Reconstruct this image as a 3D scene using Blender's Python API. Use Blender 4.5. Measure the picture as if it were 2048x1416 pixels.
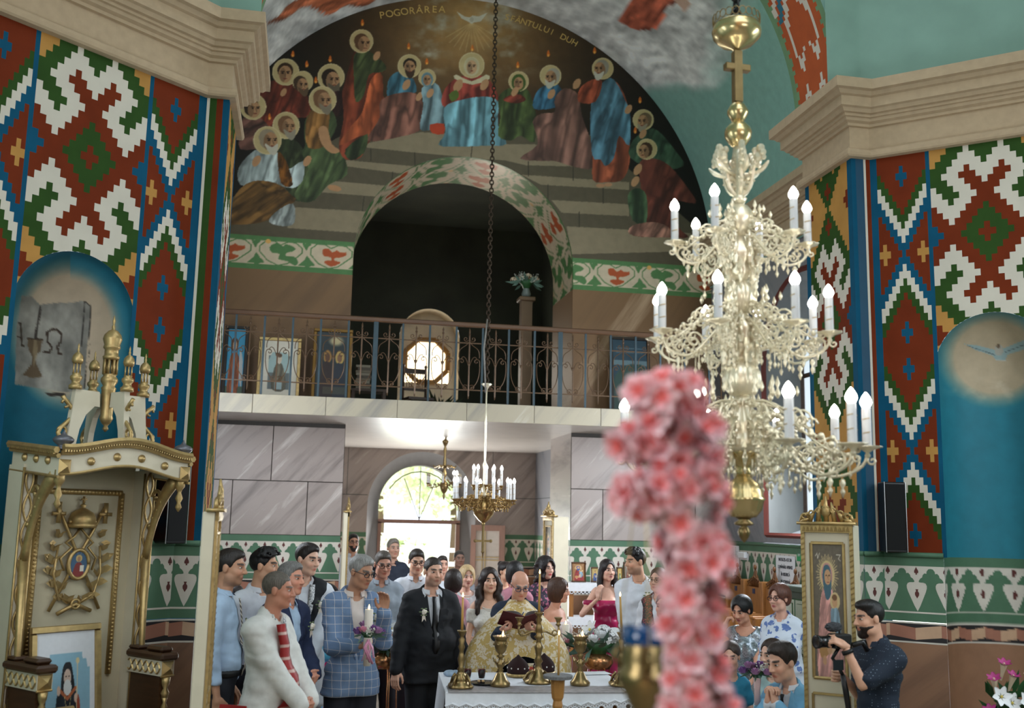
import bpy, bmesh, math, random
import numpy as np
from mathutils import Vector, Matrix
random.seed(7); np.random.seed(7)
for o in list(bpy.data.objects): bpy.data.objects.remove(o, do_unlink=True)
SC = bpy.context.scene; COL = SC.collection
# ---------------------------------------------------------------- camera (solved from the photograph)
FPX = 2082.0
YAW, PIT, ROL = [math.radians(a) for a in (11.102, 9.142, 1.169)]
CAM = np.array([-2.04, 0.0, 2.1])
_f = np.array([math.sin(YAW)*math.cos(PIT), math.cos(YAW)*math.cos(PIT), math.sin(PIT)])
_r = np.array([math.cos(YAW), -math.sin(YAW), 0.0]); _u = np.cross(_r, _f)
CR = _r*math.cos(ROL)+_u*math.sin(ROL); CU = -_r*math.sin(ROL)+_u*math.cos(ROL)
cd = bpy.data.cameras.new('camera'); cam = bpy.data.objects.new('camera', cd); COL.objects.link(cam)
cam.matrix_world = Matrix(((CR[0], CU[0], -_f[0], CAM[0]), (CR[1], CU[1], -_f[1], CAM[1]), (CR[2], CU[2], -_f[2], CAM[2]), (0, 0, 0, 1)))
cd.sensor_fit = 'HORIZONTAL'; cd.sensor_width = 36; cd.lens = FPX*36/2048; cd.clip_start = .05; cd.clip_end = 300
cd.dof.use_dof = True; cd.dof.focus_distance = 8.6; cd.dof.aperture_fstop = 1.9
SC.camera = cam
# ---------------------------------------------------------------- world, sun, daylight through the windows, two added fill lamps, exposure
SC.view_settings.view_transform = 'Standard'; SC.view_settings.look = 'None'
SC.view_settings.exposure = -0.08; SC.view_settings.gamma = 1; SC.view_settings.use_curve_mapping = False
SC.cycles.use_denoising = True; SC.cycles.max_bounces = 7; SC.cycles.diffuse_bounces = 4; SC.cycles.caustics_reflective = False; SC.cycles.caustics_refractive = False
SC.cycles.sample_clamp_indirect = 4.0
W = bpy.data.worlds.new('sky'); SC.world = W; W.use_nodes = True
_n = W.node_tree.nodes; _bg = _n['Background']; _bg.inputs[0].default_value = (.80, .90, 1.0, 1); _bg.inputs[1].default_value = 3.0
def area(name, loc, to, sx, sy, power, color=(1, 1, 1), spread=180):
    l = bpy.data.lights.new(name, 'AREA'); l.shape = 'RECTANGLE'; l.size = sx; l.size_y = sy; l.energy = power; l.color = color; l.spread = math.radians(spread)
    o = bpy.data.objects.new(name, l); COL.objects.link(o); o.location = loc
    o.rotation_euler = (Vector(to)-Vector(loc)).to_track_quat('-Z', 'Y').to_euler(); return o
sun = bpy.data.lights.new('sun', 'SUN'); sun.energy = 15.0; sun.angle = .02; sun.color = (1, .95, .86)
so = bpy.data.objects.new('sun', sun); COL.objects.link(so); so.rotation_euler = (math.radians(38), 0, math.radians(160))
# daylight at the two apse windows, the drum windows above the crossing, the nave windows, and the open door
area('apse_window_daylight', (4.25, 4.3, 3.5), (-1.0, 9.0, 2.0), 1.1, 2.2, 105, (.86, .93, 1))
area('apse_window_daylight', (-4.25, 4.3, 3.5), (1.0, 9.0, 2.2), 1.1, 2.2, 46, (.86, .93, 1))
area('added_bema_fill', (1.4, -1.7, 3.4), (-.6, 8.0, 2.0), 2.2, 1.8, 74, (.90, .95, 1))  # added frontal fill from behind the camera, no window built there
area('added_blossom_fill', (-3.5, .9, 2.7), (-1.4, 1.75, 1.9), .8, 1.3, 34, (.95, .97, 1))  # added fill to brighten the near blossoms, no window in this wall
area('drum_window_daylight', (1.2, 3.2, 9.6), (0, 8.5, 3), 2.6, 1.6, 48, (1, .94, .84))
area('nave_window_daylight', (3.57, 10.9, 3.2), (-2, 12.0, 1.4), .9, 1.7, 190, (.86, .93, 1))
area('nave_window_daylight', (-3.57, 10.9, 3.2), (2, 12.0, 1.4), .9, 1.7, 110, (.86, .93, 1))
area('door_daylight', (0, 18.26, 1.05), (0, 13, 2.3), 1.35, 1.9, 190, (.97, 1, 1))
area('gallery_window_daylight', (0.05, 17.9, 4.6), (0, 14.4, 6.6), .8, .8, 26, (1, .95, .85))
# ---------------------------------------------------------------- pixel helpers
def ray(x, y): return _f+CR*(x-1024)/FPX-CU*(y-708)/FPX
def atY(x, y, Y): d = ray(x, y); return CAM+d*(Y-CAM[1])/d[1]
def atX(x, y, X): d = ray(x, y); return CAM+d*(X-CAM[0])/d[0]
def atZ(x, y, Z): d = ray(x, y); return CAM+d*(Z-CAM[2])/d[2]
def projA(P):
    d = np.asarray(P, float)-CAM; z = d@_f
    return 1024+FPX*(d@CR)/z, 708-FPX*(d@CU)/z
# ---------------------------------------------------------------- materials
def lin(c):
    c = np.asarray(c, float)/255.0
    return np.where(c <= .04045, c/12.92, ((c+.055)/1.055)**2.4)
MATS = {}
def nd(t, k, **kw):
    n = t.nodes.new(k)
    for a, b in kw.items(): setattr(n, a, b)
    return n
def mat(name, rgb=(128, 128, 128), rough=.6, metal=0., var=.12, scale=6., emit=None, es=0., bump=0., stretch=None, spec=.5, trans=0., alpha=1., attr=False, coat=0.):
    if name in MATS: return MATS[name]
    m = bpy.data.materials.new(name); m.use_nodes = True; t = m.node_tree; b = t.nodes['Principled BSDF']
    b.inputs['Roughness'].default_value = rough; b.inputs['Metallic'].default_value = metal
    b.inputs['Specular IOR Level'].default_value = spec
    if coat: b.inputs['Coat Weight'].default_value = coat
    tc = nd(t, 'ShaderNodeTexCoord'); mp = nd(t, 'ShaderNodeMapping'); t.links.new(tc.outputs['Object'], mp.inputs[0])
    if stretch: mp.inputs['Scale'].default_value = stretch
    nz = nd(t, 'ShaderNodeTexNoise'); nz.inputs['Scale'].default_value = scale; nz.inputs['Detail'].default_value = 5; t.links.new(mp.outputs[0], nz.inputs[0])
    mr = nd(t, 'ShaderNodeMapRange'); mr.inputs[1].default_value = .25; mr.inputs[2].default_value = .75; mr.inputs[3].default_value = 1-var; mr.inputs[4].default_value = 1+var
    t.links.new(nz.outputs[0], mr.inputs[0])
    mx = nd(t, 'ShaderNodeVectorMath', operation='MULTIPLY')
    if attr:
        at = nd(t, 'ShaderNodeAttribute', attribute_name='Col'); t.links.new(at.outputs[0], mx.inputs[0])
    else:
        mx.inputs[0].default_value = tuple(lin(rgb))
    t.links.new(mr.outputs[0], mx.inputs[1]); t.links.new(mx.outputs[0], b.inputs['Base Color'])
    if bump:
        bp = nd(t, 'ShaderNodeBump'); bp.inputs['Strength'].default_value = bump; bp.inputs['Distance'].default_value = .01
        t.links.new(nz.outputs[0], bp.inputs['Height']); t.links.new(bp.outputs[0], b.inputs['Normal'])
    if emit is not None:
        b.inputs['Emission Color'].default_value = (*lin(emit), 1); b.inputs['Emission Strength'].default_value = es
    if trans: b.inputs['Transmission Weight'].default_value = trans
    if alpha < 1: b.inputs['Alpha'].default_value = alpha
    MATS[name] = m; return m
def marble(name, base, dark, light, ang=50, sc=1.6, str_=9., rough=.45, joint_axis='Y'):
    """painted veined marble: streaks running diagonally over the block"""
    if name in MATS: return MATS[name]
    m = bpy.data.materials.new(name); m.use_nodes = True; t = m.node_tree; b = t.nodes['Principled BSDF']; b.inputs['Roughness'].default_value = rough
    tc = nd(t, 'ShaderNodeTexCoord'); oi = nd(t, 'ShaderNodeObjectInfo')
    ad = nd(t, 'ShaderNodeVectorMath', operation='MULTIPLY_ADD'); t.links.new(tc.outputs['Object'], ad.inputs[0]); ad.inputs[1].default_value = (1, 1, 1)
    sc2 = nd(t, 'ShaderNodeVectorMath', operation='SCALE'); sc2.inputs[0].default_value = (37, 11, 23); t.links.new(oi.outputs['Random'], sc2.inputs['Scale']); t.links.new(sc2.outputs[0], ad.inputs[2])
    mp = nd(t, 'ShaderNodeMapping'); mp.vector_type = 'TEXTURE'
    mp.inputs['Rotation'].default_value = (0, -math.radians(ang), 0) if joint_axis == 'Y' else (math.radians(ang), 0, 0)
    mp.inputs['Scale'].default_value = (str_, str_, 1) if joint_axis == 'Y' else (str_, str_, 1)
    t.links.new(ad.outputs[0], mp.inputs[0])
    n1 = nd(t, 'ShaderNodeTexNoise'); n1.inputs['Scale'].default_value = sc*4; n1.inputs['Detail'].default_value = 6; n1.inputs['Roughness'].default_value = .62; n1.inputs['Distortion'].default_value = .25
    t.links.new(mp.outputs[0], n1.inputs[0])
    r = nd(t, 'ShaderNodeValToRGB'); e = r.color_ramp.elements
    e[0].position = .30; e[0].color = (*lin(dark), 1); e[1].position = .50; e[1].color = (*lin(base), 1)
    x = r.color_ramp.elements.new(.60); x.color = (*lin(base), 1); x = r.color_ramp.elements.new(.74); x.color = (*lin(light), 1)
    t.links.new(n1.outputs[0], r.inputs[0]); t.links.new(r.outputs[0], b.inputs['Base Color'])
    MATS[name] = m; return m
PAINT = mat('painted_plaster', attr=True, rough=.62, var=.10, scale=9, spec=.35)
PRINT = mat('print_colour', attr=True, rough=.45, var=.04, scale=30)
SKIN = mat('skin', attr=True, rough=.5, var=.05, scale=40)
WHITEP = mat('white_paint', (205, 198, 186), .7, var=.06)
GREENP = mat('green_paint', (74, 110, 84), .65, var=.10)
BROWNP = mat('maroon_paint', (88, 42, 38), .7)
BEIGE = mat('beige_stucco', (176, 154, 124), .8, var=.08, scale=14, bump=.15)
TEAL = mat('teal_plaster', (128, 162, 148), .8, var=.10, scale=3)
R_ = mat('brick_red_paint', (108, 42, 17), .75, var=.13, scale=5, spec=.12)
G_ = mat('leaf_green_paint', (44, 72, 28), .75, var=.13, scale=5, spec=.12)
W_ = mat('bone_white_paint', (202, 195, 180), .75, var=.05, scale=5, spec=.15)
B_ = mat('petrol_blue_paint', (10, 76, 104), .7, var=.12, scale=5, spec=.12)
O_ = mat('ochre_paint', (176, 130, 68), .75, var=.10, scale=5, spec=.12)
GOLD = mat('gilding', (188, 160, 108), .42, .7, var=.18, scale=22, bump=.2)
BRASS = mat('pale_brass', (238, 228, 202), .34, .6, var=.10, scale=18)
DBRASS = mat('old_brass', (146, 124, 84), .33, .9, var=.2, scale=20)
CREAMW = mat('cream_lacquer', (216, 206, 182), .5, var=.06)
DWOOD = mat('dark_wood', (62, 42, 28), .45, var=.3, scale=5, stretch=(1, 1, 8))
OAK = mat('honey_oak', (150, 100, 52), .42, var=.25, scale=5, stretch=(6, 6, 1))
BLACK = mat('black_matte', (12, 12, 13), .5, var=.1)
IRON = mat('bronze_painted_iron', (84, 62, 42), .45, .4, var=.25, scale=12)
BLUEIRON = mat('blue_painted_iron', (44, 62, 70), .5, .1, var=.2, scale=12)
# ---------------------------------------------------------------- mesh building
def link(name, me, mats=(), parent=None, smooth=False, loc=None, rz=0):
    for m in mats: me.materials.append(m)
    if smooth: me.polygons.foreach_set('use_smooth', np.ones(len(me.polygons), bool))
    o = bpy.data.objects.new(name, me); COL.objects.link(o)
    if parent is not None: o.parent = parent
    if loc is not None: o.location = loc
    if rz: o.rotation_euler = (0, 0, rz)
    return o
class MB:
    def __init__(s): s.v = []; s.f = []; s.m = []
    def add(s, vs, fs, mi=0):
        b = len(s.v); s.v.extend([tuple(map(float, p)) for p in vs]); s.f.extend([tuple(i+b for i in f) for f in fs]); s.m.extend([mi]*len(fs)); return s
    def box(s, a, b, mi=0, bev=0.):
        (x0, y0, z0), (x1, y1, z1) = a, b
        if bev <= 0:
            return s.add([(x0, y0, z0), (x1, y0, z0), (x1, y1, z0), (x0, y1, z0), (x0, y0, z1), (x1, y0, z1), (x1, y1, z1), (x0, y1, z1)],
                         [(0, 3, 2, 1), (4, 5, 6, 7), (0, 1, 5, 4), (1, 2, 6, 5), (2, 3, 7, 6), (3, 0, 4, 7)], mi)
        c = bev; rings = []
        for z, i in ((z0, c), (z0+c, 0), (z1-c, 0), (z1, c)):
            rings.append([(x0+c+i*0, y0+i, z), (x1-c, y0+i, z), (x1-i, y0+c, z), (x1-i, y1-c, z), (x1-c, y1-i, z), (x0+c, y1-i, z), (x0+i, y1-c, z), (x0+i, y0+c, z)])
        return s.loft(rings, True, True, mi)
    def loft(s, rings, closed=True, caps=True, mi=0):
        n = len(rings[0]); vs = [p for r in rings for p in r]; fs = []
        for k in range(len(rings)-1):
            for i in range(n if closed else n-1):
                j = (i+1) % n; fs.append((k*n+i, k*n+j, (k+1)*n+j, (k+1)*n+i))
        if caps and closed: fs.append(tuple(range(n-1, -1, -1))); fs.append(tuple((len(rings)-1)*n+i for i in range(n)))
        return s.add(vs, fs, mi)
    def lathe(s, prof, n=16, c=(0, 0, 0), mi=0, flute=0, fn=12, ax=None):
        rings = []
        for r, z in prof:
            ring = []
            for i in range(n):
                a = 2*math.pi*i/n; rr = r*(1+flute*abs(math.sin(a*fn/2))) if flute else r
                p = (rr*math.cos(a), rr*math.sin(a), z)
                if ax is not None: p = tuple(ax@Vector(p))
                ring.append((p[0]+c[0], p[1]+c[1], p[2]+c[2]))
            rings.append(ring)
        return s.loft(rings, True, True, mi)
    def tube(s, pts, r, n=6, mi=0, caps=True, flat=1.):
        P = [Vector(p) for p in pts]; R = r if isinstance(r, (list, tuple)) else [r]*len(P); rings = []
        t0 = (P[1]-P[0]).normalized(); ref = Vector((0, 0, 1)) if abs(t0.z) < .9 else Vector((1, 0, 0))
        u = t0.cross(ref).normalized()
        for i, p in enumerate(P):
            t = (P[min(i+1, len(P)-1)]-P[max(i-1, 0)]); t = t.normalized() if t.length > 1e-9 else t0
            u = (u-t*u.dot(t)); u = u.normalized() if u.length > 1e-6 else t.orthogonal().normalized(); w = t.cross(u)
            rings.append([tuple(p+(u*math.cos(2*math.pi*k/n)+w*math.sin(2*math.pi*k/n)*flat)*R[i]) for k in range(n)])
        return s.loft(rings, True, caps, mi)
    def sph(s, c, r, n=10, m=7, mi=0):
        rx, ry, rz = (r, r, r) if not isinstance(r, (tuple, list)) else r
        rings = [[(c[0]+rx*math.sin(a)*math.cos(2*math.pi*i/n), c[1]+ry*math.sin(a)*math.sin(2*math.pi*i/n), c[2]-rz*math.cos(a)) for i in range(n)] for a in [math.pi*(k+.08)/(m+.16) if 0 < k < m else (0.06 if k == 0 else math.pi-.06) for k in range(m+1)]]
        return s.loft(rings, True, True, mi)
    def poly(s, pts, mi=0): return s.add(pts, [tuple(range(len(pts)))], mi)
    def prism(s, pts, d, mi=0):
        d = Vector(d); n = len(pts); q = [tuple(Vector(p)+d) for p in pts]
        return s.add(list(pts)+q, [tuple(range(n-1, -1, -1)), tuple(range(n, 2*n))]+[(i, (i+1) % n, n+(i+1) % n, n+i) for i in range(n)], mi)
    def xf(s, M):
        s.v = [tuple(M@Vector(p)) for p in s.v]; return s
    def merge(s, o, M=None, mo=0):
        b = len(s.v); s.v += [tuple(M@Vector(p)) for p in o.v] if M is not None else o.v
        s.f += [tuple(i+b for i in f) for f in o.f]; s.m += [k+mo for k in o.m]; return s
    def mesh(s, name):
        me = bpy.data.meshes.new(name); me.from_pydata(s.v, [], s.f); me.polygons.foreach_set('material_index', s.m); me.update(); return me
    def build(s, name, mats, parent=None, smooth=False, loc=None, rz=0):
        if not isinstance(mats, (list, tuple)): mats = [mats]
        return link(name, s.mesh(name), mats, parent, smooth, loc, rz)
def setcol(me, col):
    """colour attribute per vertex, sRGB 0-255 in"""
    a = me.color_attributes.new('Col', 'FLOAT_COLOR', 'POINT'); c = np.ones((len(me.vertices), 4), np.float32); c[:, :3] = lin(col); a.data.foreach_set('color', c.ravel())
def npmesh(name, V, F):
    me = bpy.data.meshes.new(name); V = np.asarray(V, np.float32); F = np.asarray(F, np.int32)
    me.vertices.add(len(V)); me.vertices.foreach_set('co', V.ravel()); k = F.shape[1]
    me.loops.add(F.size); me.loops.foreach_set('vertex_index', F.ravel())
    me.polygons.add(len(F)); me.polygons.foreach_set('loop_start', np.arange(0, F.size, k, dtype=np.int32)); me.polygons.foreach_set('loop_total', np.full(len(F), k, np.int32))
    me.update(calc_edges=True); me.validate(); return me
def grid(name, P, col, m=None, parent=None, mask=None, smooth=True, flip=False):
    """P (nv,nu,3) positions, col (nv,nu,3) sRGB colours -> painted surface"""
    nv, nu = P.shape[:2]; idx = np.arange(nv*nu).reshape(nv, nu)
    F = np.stack([idx[:-1, :-1], idx[:-1, 1:], idx[1:, 1:], idx[1:, :-1]], -1)
    if flip: F = F[..., ::-1]
    F = F.reshape(-1, 4) if mask is None else F[mask]
    V = P.reshape(-1, 3); C = col.reshape(-1, 3)
    used = np.zeros(len(V), bool); used[F.ravel()] = True; re = np.cumsum(used)-1
    me = npmesh(name, V[used], re[F]); setcol(me, C[used]); return link(name, me, [m or PAINT], parent, smooth)
def thing(name, label, cat, loc=(0, 0, 0), rz=0, group=None):
    o = bpy.data.objects.new(name, None); COL.objects.link(o); o.location = loc; o.rotation_euler = (0, 0, rz); return tag(o, label, cat, group)
def tag(o, label, cat, group=None):
    o['label'] = label; o['category'] = cat
    if group: o['group'] = group
    return o
def struct(o): o['kind'] = 'structure'; return o
def copyobj(o, parent=None, loc=None, rot=None, scale=None):
    c = o.copy(); COL.objects.link(c); c.parent = parent
    if loc is not None: c.location = loc
    if rot is not None: c.rotation_euler = rot
    if scale is not None: c.scale = scale
    return c
def copytree(o, parent=None):
    c = copyobj(o, parent)
    for ch in list(o.children): copytree(ch, c)
    return c
# ---------------------------------------------------------------- small raster painter used for murals, icons and prints
def _inpoly(X, Y, pts):
    r = np.zeros(X.shape, bool); n = len(pts); j = n-1
    for i in range(n):
        xi, yi = pts[i]; xj, yj = pts[j]
        if yi != yj:
            c = ((yi > Y) != (yj > Y)) & (X < (xj-xi)*(Y-yi)/(yj-yi)+xi); r ^= c
        j = i
    return r
def smoothpts(pts, k=3):
    """Catmull-Rom closed"""
    o = []; n = len(pts)
    for i in range(n):
        p0, p1, p2, p3 = [np.array(pts[(i+d) % n], float) for d in (-1, 0, 1, 2)]
        for s in range(k):
            t = s/k; o.append(tuple(.5*((2*p1)+(p2-p0)*t+(2*p0-5*p1+4*p2-p3)*t*t+(3*p1-p0-3*p2+p3)*t**3)))
    return o
_NZ = np.random.RandomState(3).rand(96, 96)
def vnoise(x, y):
    x = np.asarray(x, float); y = np.asarray(y, float); xi = np.floor(x).astype(int); yi = np.floor(y).astype(int); fx = x-xi; fy = y-yi
    fx = fx*fx*(3-2*fx); fy = fy*fy*(3-2*fy); g = lambda a, b: _NZ[a % 96, b % 96]
    return (g(xi, yi)*(1-fx)+g(xi+1, yi)*fx)*(1-fy)+(g(xi, yi+1)*(1-fx)+g(xi+1, yi+1)*fx)*fy
def fbm(x, y, o=4):
    s = 0; a = .5
    for k in range(o): s = s+a*vnoise(x*2**k+17*k, y*2**k+9*k); a *= .5
    return s/(1-.5**o)
class Cv:
    """canvas over x0..x1, y0..y1 (y down), res pixels per unit"""
    def __init__(s, x0, y0, x1, y1, res=1., bg=(0, 0, 0)):
        s.x0, s.y0, s.res = x0, y0, res; s.w = int(round((x1-x0)*res)); s.h = int(round((y1-y0)*res)); s.a = np.empty((s.h, s.w, 3)); s.a[:] = bg
        s.Y, s.X = np.mgrid[0:s.h, 0:s.w]; s.X = s.X/res+x0; s.Y = s.Y/res+y0
    def box(s, xa, ya, xb, yb):
        f = lambda v, o, m: int(min(max(math.floor((v-o)*s.res), 0), m))
        return slice(f(ya, s.y0, s.h), f(yb, s.y0, s.h)+2), slice(f(xa, s.x0, s.w), f(xb, s.x0, s.w)+2)
    def put(s, sl, m, c, op=1.):
        a = s.a[sl]; c = np.asarray(c, float)
        if op == 1. and m.dtype == bool: a[m] = c if c.ndim == 1 else c[m]
        else:
            k = (m.astype(float)*op)[..., None]; a[:] = a*(1-k)+c*k
    def poly(s, pts, c, sm=0, op=1., fold=None, amp=.45, seed=0):
        if sm: pts = smoothpts(pts, sm)
        xs = [p[0] for p in pts]; ys = [p[1] for p in pts]; sl = s.box(min(xs), min(ys), max(xs), max(ys))
        X = s.X[sl]; Y = s.Y[sl]
        if X.size == 0: return s
        m = _inpoly(X, Y, pts); c = np.asarray(c, float)
        if fold is not None:
            an, wl = fold; an = math.radians(an); d = X*math.cos(an)+Y*math.sin(an); e = -X*math.sin(an)+Y*math.cos(an)
            ph = 5*fbm((X+seed*31)/wl/2.2, (Y+seed*17)/wl/2.2, 3)
            v = .5+.5*np.sin(d/wl*2*math.pi*.5+ph*1.4+seed); rg = fbm(d/wl*1.1+seed*3.7, e/(wl*4.5)+ph*.25, 3); rg = np.clip(1-np.abs(2*rg-1)*2.6, 0, 1); v = .42*v+.58*(1-rg)
            w = (max(xs)-min(xs)); rim = np.clip((X-min(xs))/max(w, 1e-6), 0, 1); sh = 1-amp+amp*1.75*v**1.3
            sh = sh*(1.06-.22*rim*0-.18*np.clip((Y-min(ys))/max(max(ys)-min(ys), 1e-6)-.6, 0, 1))
            c = np.clip(c*sh[..., None]+np.clip(v-.82, 0, 1)[..., None]*60*amp, 0, 255)
        s.put(sl, m, c, op); return s
    def ell(s, cx, cy, rx, ry, c, op=1., soft=0., rot=0.):
        R = max(rx, ry)*1.1*(1+soft); sl = s.box(cx-R, cy-R, cx+R, cy+R); X = s.X[sl]-cx; Y = s.Y[sl]-cy
        if X.size == 0: return s
        if rot: a = math.radians(rot); X, Y = X*math.cos(a)+Y*math.sin(a), -X*math.sin(a)+Y*math.cos(a)
        d = np.hypot(X/rx, Y/ry); m = (d <= 1) if not soft else np.clip((1+soft-d)/(soft*2), 0, 1)
        s.put(sl, m, c, op); return s
    def line(s, pts, w, c, op=1.):
        for (x0, y0), (x1, y1) in zip(pts[:-1], pts[1:]):
            sl = s.box(min(x0, x1)-w, min(y0, y1)-w, max(x0, x1)+w, max(y0, y1)+w); X = s.X[sl]; Y = s.Y[sl]
            if X.size == 0: continue
            dx, dy = x1-x0, y1-y0; L = dx*dx+dy*dy+1e-9; t = np.clip(((X-x0)*dx+(Y-y0)*dy)/L, 0, 1)
            s.put(sl, np.hypot(X-x0-t*dx, Y-y0-t*dy) <= w/2, c, op)
        return s
    def rect(s, x0, y0, x1, y1, c, op=1.): sl = s.box(x0, y0, x1, y1); X = s.X[sl]; Y = s.Y[sl]; s.put(sl, (X >= x0) & (X <= x1) & (Y >= y0) & (Y <= y1), c, op); return s
    def smp(s, x, y, wrap=False):
        u = (np.asarray(x)-s.x0)*s.res; v = (np.asarray(y)-s.y0)*s.res
        if wrap: u = np.mod(u, s.w)
        u = np.clip(u, 0, s.w-1.001); v = np.clip(v, 0, s.h-1.001); i = u.astype(int); j = v.astype(int); fu = (u-i)[..., None]; fv = (v-j)[..., None]; i2 = np.minimum(i+1, s.w-1); j2 = np.minimum(j+1, s.h-1)
        return (s.a[j, i]*(1-fu)+s.a[j, i2]*fu)*(1-fv)+(s.a[j2, i]*(1-fu)+s.a[j2, i2]*fu)*fv
    def panel(s, name, O, ux, uz, nx, nz, parent=None, m=None):
        """flat painted panel: O lower-left corner, ux/uz full width/height vectors"""
        O = np.array(O, float); ux = np.array(ux, float); uz = np.array(uz, float)
        a = np.linspace(0, 1, nx+1); b = np.linspace(0, 1, nz+1); A, Bq = np.meshgrid(a, b)
        P = O+A[..., None]*ux+Bq[..., None]*uz
        return grid(name, P, s.smp(s.x0+A*s.w/s.res, s.y0+(1-Bq)*s.h/s.res), m or PRINT, parent, smooth=False)
FONT = None
def text3d(body, size, M, mt, name, parent=None, ext=.0015, align='CENTER', sx=1.):
    cu = bpy.data.curves.new(name, 'FONT'); cu.body = body; cu.size = size; cu.align_x = align; cu.align_y = 'CENTER'; cu.extrude = ext
    o = bpy.data.objects.new(name, cu); COL.objects.link(o); o.matrix_world = M
    dg = bpy.context.evaluated_depsgraph_get(); me = bpy.data.meshes.new_from_object(o.evaluated_get(dg)); me.transform(M@Matrix.Diagonal((sx, 1, 1, 1))); bpy.data.objects.remove(o, do_unlink=True); bpy.data.curves.remove(cu)
    return link(name, me, [mt], parent)
# ================================================================ STRUCTURE
WY, SY, NY = 13.87, 12.69, 18.32; ZS, ZG = 3.32, 3.54; GA, ZGA = 1.533, 5.61; RL, ZL = 3.6, 5.91
PX, CX, CY, PB = 2.8, 2.99, 8.49, 9.4; TH = math.radians(48); FW = 1.94; ZC = 5.51
def planar(P0, ud, nrm):
    P0 = np.array(P0, float); ud = np.array(ud, float); nrm = np.array(nrm, float)
    return lambda u, z, off=0.: tuple(P0+ud*u+nrm*off+np.array([0, 0, z]))
def rect(mb, S, u0, u1, z0, z1, off=0., mi=0): mb.add([S(u0, z0, off), S(u1, z0, off), S(u1, z1, off), S(u0, z1, off)], [(0, 1, 2, 3)], mi)
def arch_wall(mb, S, U0, U1, Z0, Z1, a, b, zb, zsp, mi=0, n=20, reveal=0., mir=None):
    if a > U0: rect(mb, S, U0, a, Z0, Z1, 0, mi)
    if b < U1: rect(mb, S, b, U1, Z0, Z1, 0, mi)
    if zb > Z0: rect(mb, S, a, b, Z0, zb, 0, mi)
    c = (a+b)/2; r = (b-a)/2; arc = [(c-r*math.cos(math.pi*k/n), zsp+r*math.sin(math.pi*k/n)) for k in range(n+1)]
    for (u0, z0), (u1, z1) in zip(arc[:-1], arc[1:]): mb.add([S(u0, z0), S(u1, z1), S(u1, Z1), S(u0, Z1)], [(0, 1, 2, 3)], mi)
    if reveal:
        path = [(a, zb)]+arc+[(b, zb)]
        for (u0, z0), (u1, z1) in zip(path, path[1:]+path[:1]): mb.add([S(u0, z0), S(u1, z1), S(u1, z1, -reveal), S(u0, z0, -reveal)], [(0, 1, 2, 3)], mi if mir is None else mir)
def clip(poly, n, d):
    o = []
    for i in range(len(poly)):
        p, q = poly[i], poly[(i+1) % len(poly)]; a = n[0]*p[0]+n[1]*p[1]-d; b = n[0]*q[0]+n[1]*q[1]-d
        if a >= 0: o.append(p)
        if (a >= 0) != (b >= 0): t = a/(a-b); o.append((p[0]+(q[0]-p[0])*t, p[1]+(q[1]-p[1])*t))
    return o
# ---------- woven ornament: colours of the painted cells
_WH = {2: (6, 6), 3: (5, 7), 4: (4, 8)}
def ctr(i, j):
    i, j = abs(i), abs(j); a = i+j
    if (j == 0 and i <= 1) or (j == 1 and i == 0): return 0
    if a <= 4: return 1
    if (j == 0 and i >= 8) or (j == 1 and i == 9): return 3
    if j <= 4: return 2 if j in _WH and _WH[j][0] <= i <= _WH[j][1] else 0
    if a >= 23: return 0 if a <= 25 else 4
    if a >= 20: return 4
    R5 = {5: [0, 0, 0, 2, 2, 2, 1, 2, 2, 2], 6: [0, 0, 2, 2, 2, 1, 1, 1, 2, 2], 7: [0, 0, 0, 2, 2, 2, 1, 1, 1, 2], 8: [2, 0, 0, 0, 2, 2, 2, 1, 1, 1], 9: [2, 2, 0, 0, 0, 2, 2, 2, 1, 1], 10: [2, 2, 2, 0, 2, 2, 2, 1, 1, 1],
          11: [1, 2, 2, 2, 2, 2, 1, 1, 1, 4], 12: [1, 1, 2, 2, 2, 1, 1, 1, 4, 4], 13: [1, 1, 1, 2, 1, 1, 1, 4, 4, 4]}
    if j in R5: return R5[j][min(i, 9)]
    if (i == 0 and j in (15, 16, 17)) or (i <= 1 and j == 16): return 0
    return 1
def pier(i, j):
    jj = ((j+19) % 38)-19; a = abs(i)+abs(jj); alt = abs(j) > 19
    if abs(jj) > 11 and a >= 20: return 0 if (10-abs(i))+abs(abs(jj)-19) <= 2 else 4
    c = ctr(i, jj)
    return {2: 4, 3: 1}.get(c, c) if alt else c
def strip(i, z):
    i = abs(i); P = 27; n = int(math.floor((z-4.571)/.0662+.5)) % P; n = min(n, P-n); real = int(math.floor((z-4.571)/.0662+.5)) % P; k = real if real <= 13 else P-real
    if k == 0: return 3 if i == 0 else (4 if 4 <= i <= 6 else 0)
    if k == 1: return 3 if i <= 1 else (4 if i == 5 else 0)
    if (k in (10, 12) and i == 0) or (k == 11 and i <= 1): return 3
    if i <= k-6: return 0
    if i <= k-4: return 1
    if i <= k-2: return 2
    return 3 if i <= k else 0
ORN = [R_, G_, W_, B_, O_]
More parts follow.
